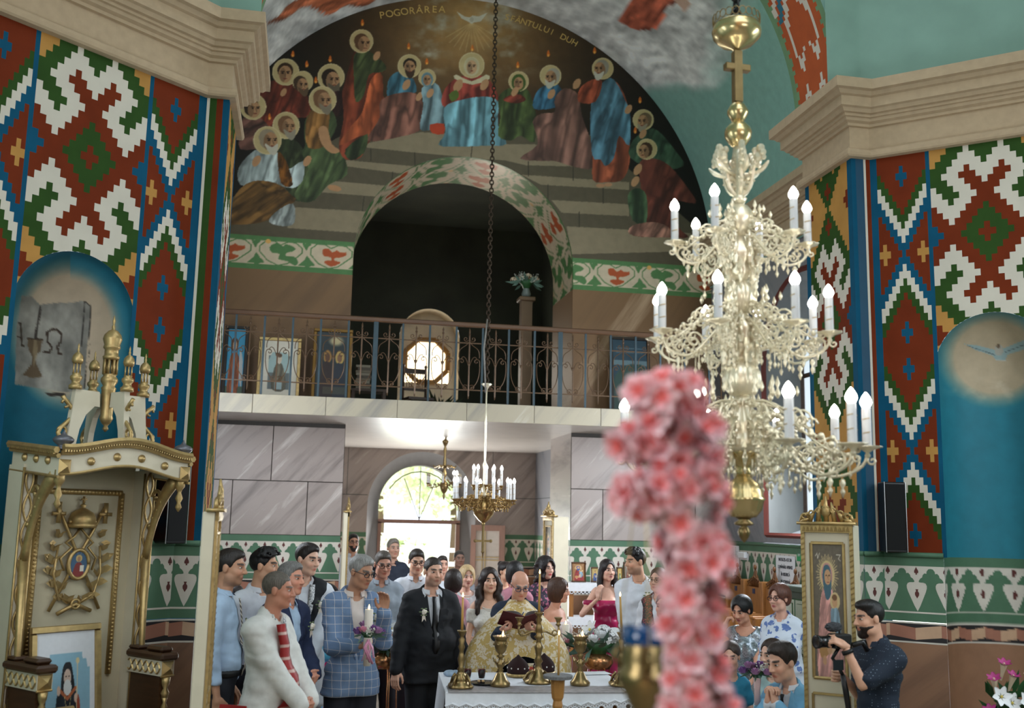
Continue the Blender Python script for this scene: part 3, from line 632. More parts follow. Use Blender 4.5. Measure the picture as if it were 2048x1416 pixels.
robe(A4, [(500, 860), (500, 720), (560, 640), (650, 640), (690, 740), (640, 860), (720, 900), (750, 1030), (640, 1090), (560, 1180), (480, 1190), (440, 1140), (520, 1000), (480, 900)], (84, 104, 56), (25, 14), 7)
robe(A4, [(505, 740), (545, 640), (640, 630), (640, 760), (620, 860), (520, 870)], (166, 106, 42), (10, 14), 8)
LT.poly(A4((580, 760), (630, 750), (660, 850), (710, 890), (660, 905), (600, 850)), (180, 134, 96), 3)
saint(A4, (605, 590), 82, (610, 592), 54, (120, 86, 60), (130, 118, 100), 1); LT.ell(*A4((675, 1110))[0], 14, 6, (176, 130, 92), rot=12)
robe(A4, [(110, 990), (200, 890), (300, 870), (360, 930), (400, 1000), (490, 950), (490, 1060), (430, 1110), (330, 1090), (210, 1090), (120, 1090)], (176, 190, 190), (15, 14), 9)
robe(A4, [(60, 1310), (90, 1150), (190, 1070), (330, 1080), (420, 1150), (440, 1190), (300, 1290), (200, 1320), (90, 1325)], (126, 82, 30), (55, 12), 10)
LT.poly(A4((340, 900), (390, 950), (430, 1090), (360, 1080)), (100, 60, 20), 3, fold=(10, 10))
robe(A4, [(290, 1310), (330, 1250), (430, 1200), (440, 1310), (380, 1335)], (168, 176, 172), (20, 10), 11); saint(A4, (280, 828), 84, (292, 828), 56, (150, 134, 112), (196, 188, 172), 1); hand(A4, (215, 950), 36); hand(A4, (515, 950), 34)
# standing apostle
robe(A4, [(740, 480), (790, 310), (850, 290), (950, 360), (975, 420), (900, 460), (970, 580), (935, 775), (870, 850), (830, 930), (740, 940), (700, 860), (730, 700), (720, 560)], (150, 54, 26), (12, 16), 12)
robe(A4, [(790, 330), (850, 290), (930, 340), (980, 390), (960, 425), (880, 440), (850, 560), (800, 600), (790, 460)], (76, 88, 44), (25, 14), 13)
robe(A4, [(890, 470), (960, 450), (940, 770), (830, 800), (700, 860), (760, 760), (840, 660)], (206, 84, 36), (5, 16), 14)
saint(A4, (835, 243), 70, (845, 255), 48, (96, 66, 44), None, 1); hand(A4, (925, 330), 30)
robe(A4, [(740, 880), (870, 790), (850, 900), (770, 945)], (56, 70, 34), (20, 12), 15)
# seated pair
robe(A4, [(985, 540), (1000, 460), (1060, 420), (1130, 450), (1160, 540), (1080, 570), (1000, 580)], (60, 124, 152), (10, 14), 16)
robe(A4, [(870, 830), (940, 700), (950, 590), (1080, 545), (1180, 570), (1200, 700), (1180, 770), (1050, 810)], (146, 84, 66), (10, 15), 17)
saint(A4, (1118, 390), 70, (1120, 395), 44, (40, 28, 18), (64, 46, 32), 0); hand(A4, (1100, 500), 34); hand(A4, (1175, 570), 28)
robe(A4, [(1180, 760), (1200, 620), (1190, 520), (1270, 490), (1310, 560), (1330, 730), (1250, 765)], (112, 144, 154), (8, 12), 18)
saint(A4, (1222, 458), 52, (1222, 470), 32, (100, 124, 132), None, 0, veil=(108, 138, 148)); hand(A4, (1240, 550), 30); LT.poly(A4((1240, 735), (1320, 730), (1320, 790), (1250, 785)), (176, 62, 34), 2)
# central seated woman in blue and red
B4 = lambda *p: [(440+x/2.95, y/2.95) for x, y in p]
robe(B4, [(1310, 620), (1330, 520), (1420, 450), (1560, 450), (1640, 560), (1620, 660), (1400, 640)], (168, 54, 40), (8, 13), 19)
robe(B4, [(1290, 855), (1330, 780), (1320, 640), (1420, 590), (1560, 570), (1640, 600), (1640, 740), (1690, 850), (1560, 860), (1400, 865)], (108, 172, 190), (5, 14), 20)
saint(B4, (1485, 385), 76, (1485, 392), 42, (190, 176, 140), None, 0, veil=(198, 184, 148), skin=(196, 156, 118))
LT.poly(B4((1395, 440), (1485, 480), (1570, 440), (1590, 465), (1490, 500), (1385, 465)), (204, 190, 156), 2); hand(B4, (1405, 505), 40); hand(B4, (1560, 500), 36); LT.poly(B4((1350, 560), (1395, 530), (1410, 570), (1370, 600)), (86, 104, 44), 2)
# right company
robe(A5, [(165, 800), (180, 690), (165, 580), (230, 520), (330, 520), (370, 600), (390, 690), (380, 840), (300, 800), (240, 830)], (74, 92, 40), (10, 14), 21)
robe(A5, [(195, 590), (240, 560), (300, 560), (330, 590), (270, 610)], (150, 52, 34), (60, 10), 22)
saint(A5, (287, 480), 60, (287, 488), 38, (70, 90, 40), None, 0, veil=(72, 92, 44)); hand(A5, (265, 540), 30)
robe(A5, [(375, 640), (385, 560), (430, 510), (520, 500), (560, 600), (480, 640)], (52, 116, 156), (15, 12), 23)
robe(A5, [(295, 935), (400, 850), (370, 720), (420, 670), (500, 660), (500, 580), (560, 520), (640, 560), (660, 680), (720, 860), (725, 990), (620, 985), (500, 950), (440, 950)], (150, 96, 80), (12, 18), 24)
saint(A5, (475, 447), 64, (482, 455), 44, (164, 156, 140), (190, 182, 164), -1); hand(A5, (480, 555), 32)
robe(A5, [(725, 1060), (725, 900), (720, 640), (760, 560), (800, 470), (870, 490), (930, 620), (945, 860), (935, 990), (890, 1065), (800, 1075)], (196, 84, 46), (5, 16), 25)
robe(A5, [(720, 910), (715, 600), (790, 480), (850, 470), (920, 600), (945, 680), (940, 860), (880, 800), (850, 930), (800, 980), (770, 940)], (78, 132, 160), (15, 15), 26)
robe(A5, [(640, 600), (650, 520), (720, 470), (780, 480), (740, 600)], (190, 74, 40), (20, 12), 27)
saint(A5, (783, 405), 64, (770, 405), 44, (150, 142, 128), (196, 190, 176), -1); hand(A5, (630, 495), 34); hand(A5, (935, 645), 30); LT.ell(*A5((770, 1095))[0], 9, 4, (176, 130, 96)); LT.ell(*A5((815, 1090))[0], 8, 4, (176, 130, 96))
robe(A5, [(945, 930), (960, 830), (1060, 760), (1130, 790), (1220, 900), (1260, 980), (1100, 1000)], (62, 94, 66), (20, 14), 28)
saint(A5, (1022, 707), 62, (1025, 715), 42, (110, 90, 66), (150, 138, 118), -1); hand(A5, (1020, 790), 30)
robe(A5, [(1000, 960), (1080, 935), (1180, 980), (1300, 1130), (1330, 1200), (1200, 1190), (1230, 1340), (1290, 1400), (1160, 1400), (960, 1390), (1040, 1330), (1010, 1120)], (136, 58, 42), (18, 18), 29)
robe(A5, [(930, 1160), (980, 1110), (1040, 1150), (1040, 1310), (960, 1300)], (70, 98, 60), (5, 12), 30)
robe(A5, [(940, 1380), (960, 1330), (1080, 1310), (1170, 1340), (1180, 1395), (1060, 1400)], (190, 120, 96), (30, 14), 31)
saint(A5, (1043, 880), 62, (1030, 890), 42, (66, 44, 28), None, -1); hand(A5, (990, 1000), 36); hand(A5, (975, 1070), 34)
# tongues of fire
for A, p in [(A4, (430, 320)), (A4, (512, 380)), (A4, (650, 350)), (A4, (840, 135)), (A4, (1113, 275)), (A4, (1220, 365)), (A4, (1488, 285)), (A4, (292, 690)), (A4, (565, 475)), (A5, (282, 385)), (A5, (462, 318)), (A5, (735, 300)), (A5, (1003, 592)), (A5, (975, 770))]:
    q = A(p)[0]; LT.poly([(q[0], q[1]-8), (q[0]+3.4, q[1]+2), (q[0], q[1]+6), (q[0]-3.4, q[1]+2)], (206, 104, 34), 3); LT.ell(q[0], q[1]+3, 1.8, 2.6, (236, 170, 80))
# dove with rays
d = A4((1485, 115))[0]
for a in range(-60, 61, 12): LT.line([(d[0], d[1]+6), (d[0]+60*math.sin(math.radians(a)), d[1]+6+60*math.cos(math.radians(a)))], 2.0, (214, 186, 136), op=.35)
LT.poly([(d[0]-30, d[1]-16), (d[0]-14, d[1]-6), (d[0]-4, d[1]-4), (d[0]+2, d[1]-8), (d[0]+14, d[1]-6), (d[0]+32, d[1]-14), (d[0]+18, d[1]+4), (d[0]+4, d[1]+6), (d[0], d[1]+9), (d[0]-6, d[1]+5), (d[0]-20, d[1]-2)], (196, 190, 172)); LT.ell(d[0], d[1], 4, 5, (176, 168, 150))
# vine frieze, one period, metres
VB = Cv(0, 0, 1.33, .45, 130, (200, 182, 156))
gv, rv, ov = (82, 122, 74), (172, 80, 42), (214, 164, 92)
VB.rect(0, 0, 1.33, .062, gv); VB.rect(0, .388, 1.33, .45, gv)
S_ = lambda *p: [(x/655*1.33, (y-95)/280*.45) for x, y in p]
for o in (0, 327, -327, 655):
    VB.line(S_(*[(x+o, y) for x, y in ((-40, 250), (-110, 320), (-170, 340), (-240, 300), (-290, 230), (-290, 180), (-250, 135), (-200, 135), (-160, 165), (-110, 135), (-60, 140), (-20, 180), (-20, 225), (-40, 250))]), .015, gv)
for o in (0, 655):
    VB.poly(S_(*[(x+o, y) for x, y in ((-210, 175), (-175, 168), (-150, 200), (-120, 175), (-100, 195), (-60, 190), (-62, 220), (-105, 240), (-135, 245), (-130, 270), (-95, 275), (-105, 295), (-155, 320), (-200, 290), (-185, 272), (-155, 268), (-160, 240), (-200, 235), (-215, 205))]), rv, 2)
    VB.poly(S_(*[(x+o+327, y) for x, y in ((-230, 190), (-190, 150), (-140, 175), (-130, 155), (-90, 165), (-60, 190), (-85, 215), (-120, 230), (-120, 255), (-70, 255), (-40, 300), (-60, 335), (-110, 300), (-170, 285), (-160, 240), (-210, 235))]), gv, 2)
    VB.ell(*S_((-240+o+327, 140))[0], .035, .03, ov); VB.ell(*S_((10+o+327, 312))[0], .035, .03, ov)
    for k in (0, 327):
        VB.poly(S_(*[(x+o+k, y) for x, y in ((-20, 130), (0, 140), (20, 125), (40, 145), (20, 165), (10, 200), (-10, 165))]), gv, 2); VB.poly(S_(*[(x+o+k, y) for x, y in ((-40, 330), (0, 280), (15, 240), (40, 280), (70, 320), (40, 330), (20, 345), (0, 330))]), gv, 2)
ZB0, ZB1 = 5.34, 5.80
# mural grid: from frieze bottom to above the vault, cut out around the gallery arch
nx, nzv = 720, 450; xs = np.linspace(-RL-.05, RL+.05, nx); zs = np.linspace(ZB0, ZL+RL+.05, nzv); XX, ZZ = np.meshgrid(xs, zs)
r = np.where(ZZ > ZGA, np.hypot(XX, ZZ-ZGA), np.abs(XX)); h = 1.2*(xs[1]-xs[0]); snap = np.abs(r-GA) < h*.75; kf = np.where(snap, GA/np.maximum(r, 1e-6), 1.)
XS = XX*kf; ZSn = np.where(ZZ > ZGA, ZGA+(ZZ-ZGA)*kf, ZZ); Pm = np.stack([XS, np.full_like(XS, WY), ZSn], -1)
x, y = projA(Pm); colm = LT.smp(x, y); fb = VB.smp(XS+.18, np.clip(ZB1-ZSn, 0, .449), wrap=True); isb = ZSn < ZB1; colm[isb] = fb[isb]
rc = np.where(ZSn > ZGA, np.hypot(XS, ZSn-ZGA), np.abs(XS)); ok = rc >= GA-1e-4; mk = ok[:-1, :-1] & ok[1:, :-1] & ok[:-1, 1:] & ok[1:, 1:]
far = np.hypot(XS, ZSn-ZL) > RL+.12; fm = (far & (ZSn > ZL))
mk &= ~(fm[:-1, :-1] & fm[1:, 1:])
Sw = planar((0, WY, 0), (1, 0, 0), (0, -1, 0)); mb = MB(); T12 = 1.2
TAUPE = mat('taupe_plaster', (150, 112, 74), .7, var=.12)
for s in (-1, 1):
    a, b = (GA, RL) if s > 0 else (-RL, -GA)
    rect(mb, Sw, a, b, 0, ZS, -.012, 0); rect(mb, Sw, a, b, ZS, ZB0, 0, 1)
    Sr = planar((s*GA, WY, 0), (0, 1, 0), (-s, 0, 0)); rect(mb, Sr, 0, T12, 0, ZS, 0, 2); rect(mb, Sr, 0, T12, ZG, ZB0, 0, 1)
WW = struct(mb.build('wall_west', [mat('dark_joint', (66, 62, 58), .8), marble('taupe_marble', (122, 90, 58), (96, 70, 46), (196, 166, 134), 55, .4, 14, .55), GREYM]))
grid('lunette_mural', Pm, colm, PAINT, WW, mask=mk)
# soffit of gallery arch, painted with the same vine
t = np.linspace(0, math.pi, 150); vv = np.linspace(0, T12, 46)
prof = [(GA, z) for z in np.linspace(ZB0, ZGA, 10)[:-1]]+[(GA*math.cos(a), ZGA+GA*math.sin(a)) for a in t]+[(-GA, z) for z in np.linspace(ZGA, ZB0, 10)[1:]]
prof = np.array(prof); al = np.concatenate([[0], np.cumsum(np.hypot(*np.diff(prof, axis=0).T))])
Psf = np.stack([np.repeat(prof[:, 0][None], 46, 0), np.repeat((WY+vv)[:, None], len(prof), 1), np.repeat(prof[:, 1][None], 46, 0)], -1)
cs = VB.smp(np.repeat((al*1.0)[None], 46, 0), np.repeat((np.where(vv < .035, .03, np.mod(vv, .6)/.6*.30+.075))[:, None], len(prof), 1), wrap=True); grid('arch_soffit', Psf, cs, mat('glossy_painted_plaster', attr=True, rough=.32, var=.1, scale=9), WW)
# lettering over the lunette
LET = mat('gold_lettering', (206, 168, 96), .5)
def arcword(word, p0, p1, size, bow):
    for k, ch in enumerate(word):
        if ch == ' ': continue
        f = k/(len(word)-1); x = p0[0]+(p1[0]-p0[0])*f; y = p0[1]+(p1[1]-p0[1])*f-bow*4*f*(1-f); q = atY(x, y, WY-.004)
        a = -math.atan2(p1[1]-p0[1]-bow*4*(1-2*f), p1[0]-p0[0])
        text3d(ch, size, Matrix.Translation(q)@Matrix.Rotation(a, 4, 'Y').inverted()@Matrix.Rotation(math.pi/2, 4, 'X'), LET, 'letter', WW)
arcword('POGORÂREA', (764, 31), (884, 19), .145, 3); arcword('SFÂNTULUI DUH', (1014, 35), (1149, 86), .13, 5)
# marble blocks below the gallery (two courses each side), heart frieze
JZ = float(atY(560, 962, WY)[2])
def blocks(x0, x1, z0, z1, cuts, off=-.0, name='marble_block', mt=None):
    e = [x0]+cuts+[x1]
    for a, b in zip(e[:-1], e[1:]):
        m = MB(); m.box((-(b-a)/2+.005, -.014, -(z1-z0)/2+.005), ((b-a)/2-.005, .0, (z1-z0)/2-.005), 0, .003); m.build(name, mt or GREYM, WW, loc=((a+b)/2, WY+off, (z0+z1)/2))
cx = lambda px, py: float(atY(px, py, WY)[0])
blocks(-RL, -GA, JZ, ZS-.05, [cx(545, 900)]); blocks(-RL, -GA, Z_TOP, JZ, [cx(462, 1020), cx(613, 1020)])
blocks(GA, RL, JZ, ZS-.05, [cx(1310, 920)]); blocks(GA, RL, Z_TOP, JZ, [cx(1205, 1020), cx(1390, 1020)])
for s in (-1, 1): frieze(Sw if s > 0 else Sw, *((GA, RL) if s > 0 else (-RL, -GA)), WW, ph=.1)
for s in (-1, 1): frieze(planar((s*GA, WY, 0), (0, 1, 0), (-s, 0, 0)), 0, T12, WW, ph=.0)
# balcony slab
mb = MB(); mb.box((-RL, SY+.03, ZS), (RL, WY+T12+.01, ZG)); mb.add([(-2.1, WY+T12, ZS), (2.1, WY+T12, ZS), (2.1, NY, ZS), (-2.1, NY, ZS), (-2.1, WY+T12, ZG), (2.1, WY+T12, ZG), (2.1, NY, ZG), (-2.1, NY, ZG)], [(0, 3, 2, 1), (4, 5, 6, 7)])
SLAB = struct(mb.build('floor_gallery', mat('glossy_white_ceiling', (186, 178, 170), .3, var=.08, scale=4)))
LTM = marble('light_faced_marble', (164, 154, 134), (128, 124, 118), (196, 190, 180), 52, .8, 9, .45)
e = [-RL]+[float(atY(px, 805, SY)[0]) for px in (505, 652, 795, 934, 1069, 1202, 1335)]+[RL]
for a, b in zip(e[:-1], e[1:]):
    m = MB(); m.box((-(b-a)/2+.003, 0, -.11), ((b-a)/2-.003, .03, .115), 0, .003); m.build('fascia_slab', LTM, SLAB, loc=((a+b)/2, SY, ZS+.105))
# gallery room: dark painted back wall with niche window
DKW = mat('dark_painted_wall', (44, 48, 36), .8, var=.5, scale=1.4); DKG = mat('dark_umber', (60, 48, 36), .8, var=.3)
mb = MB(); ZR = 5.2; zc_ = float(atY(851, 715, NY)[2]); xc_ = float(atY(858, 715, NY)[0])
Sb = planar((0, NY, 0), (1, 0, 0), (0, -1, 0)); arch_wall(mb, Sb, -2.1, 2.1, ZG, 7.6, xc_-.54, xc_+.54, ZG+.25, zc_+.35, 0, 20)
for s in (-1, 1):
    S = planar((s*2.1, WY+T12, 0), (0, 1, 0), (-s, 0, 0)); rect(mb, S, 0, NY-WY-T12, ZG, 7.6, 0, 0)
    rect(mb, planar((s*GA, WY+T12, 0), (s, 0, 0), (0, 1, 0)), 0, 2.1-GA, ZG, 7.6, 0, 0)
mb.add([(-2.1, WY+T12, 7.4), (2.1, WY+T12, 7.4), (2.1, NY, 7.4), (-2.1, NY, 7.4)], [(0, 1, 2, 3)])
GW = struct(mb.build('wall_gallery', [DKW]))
mb = MB(); arch_wall(mb, planar((xc_, NY+.45, 0), (1, 0, 0), (0, -1, 0)), -.54, .54, ZG+.25, zc_+1.2, -.42, .42, zc_-.40, zc_+.0, 0, 16); 
for s in (-1, 1): rect(mb, planar((xc_+s*.54, NY, 0), (0, 1, 0), (-s, 0, 0)), 0, .45, ZG+.25, zc_+.36)
n = 16
for k in range(n):
    a0, a1 = math.pi*k/n, math.pi*(k+1)/n; q = lambda a, Y: (xc_+.54*math.cos(a), Y, zc_+.35+.54*math.sin(a)); mb.add([q(a0, NY), q(a1, NY), q(a1, NY+.45), q(a0, NY+.45)], [(0, 1, 2, 3)])
mb.build('window_niche', mat('cream_white_plaster', (226, 216, 196), .7, emit=None), GW)
wn = MB(); R8 = [(xc_+.42*math.cos(math.pi*(k+.5)/4), NY+.40, zc_+.42*math.sin(math.pi*(k+.5)/4)) for k in range(8)]
for p, q in zip(R8, R8[1:]+R8[:1]): wn.tube([p, q], .05, 6)
W1 = struct(wn.build('window_1', mat('ochre_wood', (176, 136, 84), .5), None, True)); pn = MB(); pn.box((xc_-.46, NY+.46, zc_-.46), (xc_+.46, NY+.48, zc_+.46)); pn.build('pane', mat('sunlit_glass', (255, 240, 205), .3, emit=(255, 236, 196), es=3.0), W1)
# narthex: side walls, back wall with the doorway
NXW = 2.03
DZT = float(atY(845, 908, NY)[2]); DX0, DX1 = -.72, .74; DR = (DX1-DX0)/2; DSP = DZT-DR
mb = MB(); Sn = planar((0, NY, 0), (1, 0, 0), (0, -1, 0)); arch_wall(mb, Sn, -NXW, NXW, Z_TOP, ZS, DX0-.22, DX1+.22, Z_TOP, min(DSP, ZS-.04-DR-.22), 0, 24, 0); rect(mb, Sn, -NXW, DX0-.22, 0, Z_TOP); rect(mb, Sn, DX1+.22, NXW, 0, Z_TOP)
for s in (-1, 1): rect(mb, planar((s*NXW, WY+T12, 0), (0, 1, 0), (-s, 0, 0)), 0, NY-WY-T12, 0, ZS, 0, 1); rect(mb, planar((s*GA, WY+T12, 0), (s, 0, 0), (0, 1, 0)), 0, NXW-GA, 0, ZS, 0, 0)
NW = struct(mb.build('wall_narthex', [GREYM, GREYMX]))
for a, b in ((-NXW, DX0-.22), (DX1+.22, NXW)): frieze(Sn, a, b, NW, ph=.05)
for s in (-1, 1): frieze(planar((s*NXW, WY+T12, 0), (0, 1, 0), (-s, 0, 0)), 0, NY-WY-T12, NW, ph=.1)
jt = MB(); rect(jt, Sn, -NXW, DX0-.22, JZ-.055, JZ-.045, .002); rect(jt, Sn, DX1+.22, NXW, JZ-.055, JZ-.045, .002)
for xx, z0, z1 in ((1.25, JZ-.05, ZS), (-1.3, JZ-.05, ZS)): rect(jt, Sn, xx-.004, xx+.004, z0, z1, .002)
for s in (-1, 1): rect(jt, planar((s*NXW, WY+T12, 0), (0, 1, 0), (-s, 0, 0)), 0, NY-WY-T12, JZ-.055, JZ-.045, .002)
jt.build('painted_joint', mat('joint_green', (52, 62, 60), .8), NW)
# door surround: splayed reveal
mb = MB(); n = 24
def dp(r, Y, xo=0.): return [(DX0-r, Y, 0)]+[((DX0+DX1)/2-(DR+r)*math.cos(math.pi*k/n), Y, min(DSP, ZS-.04-DR-.22)+(DR+r)*math.sin(math.pi*k/n)) for k in range(n+1)]+[(DX1+r, Y, 0)]
a, b = dp(.22, NY), dp(0, NY+.35)
mb.loft([a, b], False, False); mb.loft([b, dp(0, NY+.7)], False, False); D1 = struct(mb.build('door_1', mat('taupe_reveal', (92, 88, 86), .7, var=.1)))
DSP2 = min(DSP, ZS-.04-DR-.22); PINKW = mat('rose_brown_wood', (150, 118, 106), .45, var=.12, scale=4, stretch=(6, 6, 1))
fr = MB(); fr.box((DX0, NY+.36, 2.03), (DX1, NY+.44, 2.10)); fr.box((DX0, NY+.36, 0), (DX0+.06, NY+.44, 2.05)); fr.box((DX1-.07, NY+.36, 0), (DX1, NY+.44, 2.05)); fr.build('door_frame', PINKW, D1)
fw = MB(); c0 = ((DX0+DX1)/2, NY+.40, 2.1)
for a in (62, 90, 118): 
    t_ = math.radians(a); rr = (DSP2-2.1)+DR*.97 if a == 90 else .96*(DR+.12); fw.tube([c0, (c0[0]+rr*math.cos(t_)*.75, NY+.40, 2.1+rr*math.sin(t_))], .008, 5)
arcp = [(c0[0]-(DR-.1)*math.cos(math.pi*k/12), NY+.40, DSP2-.03+(DR-.08)*math.sin(math.pi*k/12)) for k in range(2, 11)]; fw.tube(arcp, .010, 5); fw.build('fanlight_bar', IRON, D1)
gl = MB(); gl.poly([(DX0+.02, NY+.41, 2.1)]+[(c0[0]-DR*math.cos(math.pi*k/16), NY+.41, DSP2+DR*math.sin(math.pi*k/16)) for k in range(17)]+[(DX1-.02, NY+.41, 2.1)])
def glass(name, tint=(1, 1, 1), r=.0):
    if name in MATS: return MATS[name]
    m = bpy.data.materials.new(name); m.use_nodes = True; t = m.node_tree; b = t.nodes['Principled BSDF']; b.inputs['Transmission Weight'].default_value = 1; b.inputs['Roughness'].default_value = r; b.inputs['IOR'].default_value = 1.02; b.inputs['Base Color'].default_value = (*tint, 1); MATS[name] = m; return m
gl.build('fanlight_pane', glass('thin_glass'), D1)
# open door leaf (folded towards the room, with lattice glass)
lf = thing('door_2', 'x', 'x', (DX1+.14, NY-.03, 0), math.radians(-16)); 
for k in ('label', 'category'): del lf[k]
struct(lf)
m = MB(); m.box((0, 0, 0), (.09, .05, 2.03)); m.box((.50, 0, 0), (.60, .05, 2.03)); m.box((.09, 0, 1.93), (.50, .05, 2.03)); m.box((.09, 0, 0), (.50, .05, .25)); m.box((.09, 0, 1.0), (.50, .05, 1.1)); m.box((.09, .015, .25), (.50, .035, 1.0)); m.build('leaf_frame', PINKW, lf)
m = MB(); m.box((.09, .02, 1.1), (.50, .03, 1.93)); m.build('leaf_glass', mat('milky_pane', (196, 190, 184), .25), lf)
m = MB(); [m.box((x, .012, 1.1), (x+.012, .018, 1.93)) for x in (.20, .25)]; [m.box((.09, .012, z), (.50, .018, z+.012)) for z in (1.42, 1.47)]; m.build('lattice_bar', mat('brass_strip', (206, 180, 120), .4, .6), lf)
# ================================================================ OUTSIDE THE DOOR
GRS = mat('bright_paving', (210, 206, 196), .8); mb = MB(); mb.box((-14, NY+.7, -.4), (14, 60, -.05)); struct(mb.build('ground_outside', GRS))
mb = MB()
for s in (-1, 1): mb.box((s*3.0-2.2, NY+.02, -.3), (s*3.0+2.2, NY+.7, 9.5)) if s > 0 else mb.box((-5.2, NY+.02, -.3), (-.8, NY+.7, 9.5))
LEAFM = mat('sunlit_leaf', (222, 232, 196), .7, var=.3, scale=3); BARK = mat('bark', (96, 78, 60), .9)
def leafball(name, c, r, n, size, mt, parent, seed):
    rs = np.random.RandomState(seed); d = rs.normal(size=(n, 3)); d /= np.linalg.norm(d, axis=1)[:, None]; rad = rs.uniform(.55, 1, n)[:, None]
    p = np.array(c)+d*rad*np.array(r); a = rs.normal(size=(n, 3)); a /= np.linalg.norm(a, axis=1)[:, None]; b = np.cross(a, d); b /= np.linalg.norm(b, axis=1)[:, None]+1e-9; sz = size*rs.uniform(.7, 1.4, n)[:, None]
    V = np.stack([p-a*sz, p-b*sz*.5, p+a*sz, p+b*sz*.5], 1).reshape(-1, 3); return link(name, npmesh(name, V, np.arange(n*4).reshape(n, 4)), [mt], parent)
for i, (x, y, h, r, n) in enumerate([(-2.0, 28.5, 3.2, 2.0, 2600), (2.3, 30.5, 3.9, 2.2, 3000), (.6, 36.5, 4.6, 3.0, 3000), (-5.6, 34, 4.2, 2.6, 2200), (7.2, 38, 4.8, 3.0, 2200), (.2, 25.3, 1.0, 1.0, 1500)]):
    lab = ['rounded leafy tree close behind the garden fence', 'taller leafy tree behind the garden shrub', 'largest leafy tree at the back of the garden', 'leafy tree beyond the rounded tree, cut off by the door jamb', 'leafy tree beyond the taller tree, behind the open door leaf', 'low rounded shrub behind the white fence outside'][i]
    t = thing('leafy_tree' if i < 5 else 'garden_shrub', lab, 'tree' if i < 5 else 'shrub', (x, y, -.05)); m = MB(); m.tube([(0, 0, 0), (.05, 0, h*.5), (0, .05, h*.9)], [.16, .12, .05], 7); m.build('trunk', BARK, t, True)
    f = leafball('foliage', (0, 0, h), (r, r, r*.8), n, .14, LEAFM, t, 50+i); f['kind'] = 'stuff'
t = thing('garden_fence', 'white painted fence with pickets seen through the church door', 'fence', (0, 23.2, -.05)); WF = mat('white_fence_paint', (240, 240, 236), .6)
m = MB(); [m.box((-5, -.03, z), (5, .03, z+.09)) for z in (.35, 1.15, 1.45)]; m.build('rail', WF, t)
pm = MB().box((-.03, -.02, 0), (.03, .02, 1.4)).mesh('picket'); pm.materials.append(WF)
for k in range(44): o = bpy.data.objects.new('picket', pm); COL.objects.link(o); o.parent = t; o.location = (-4.8+k*.22, .05, 0)
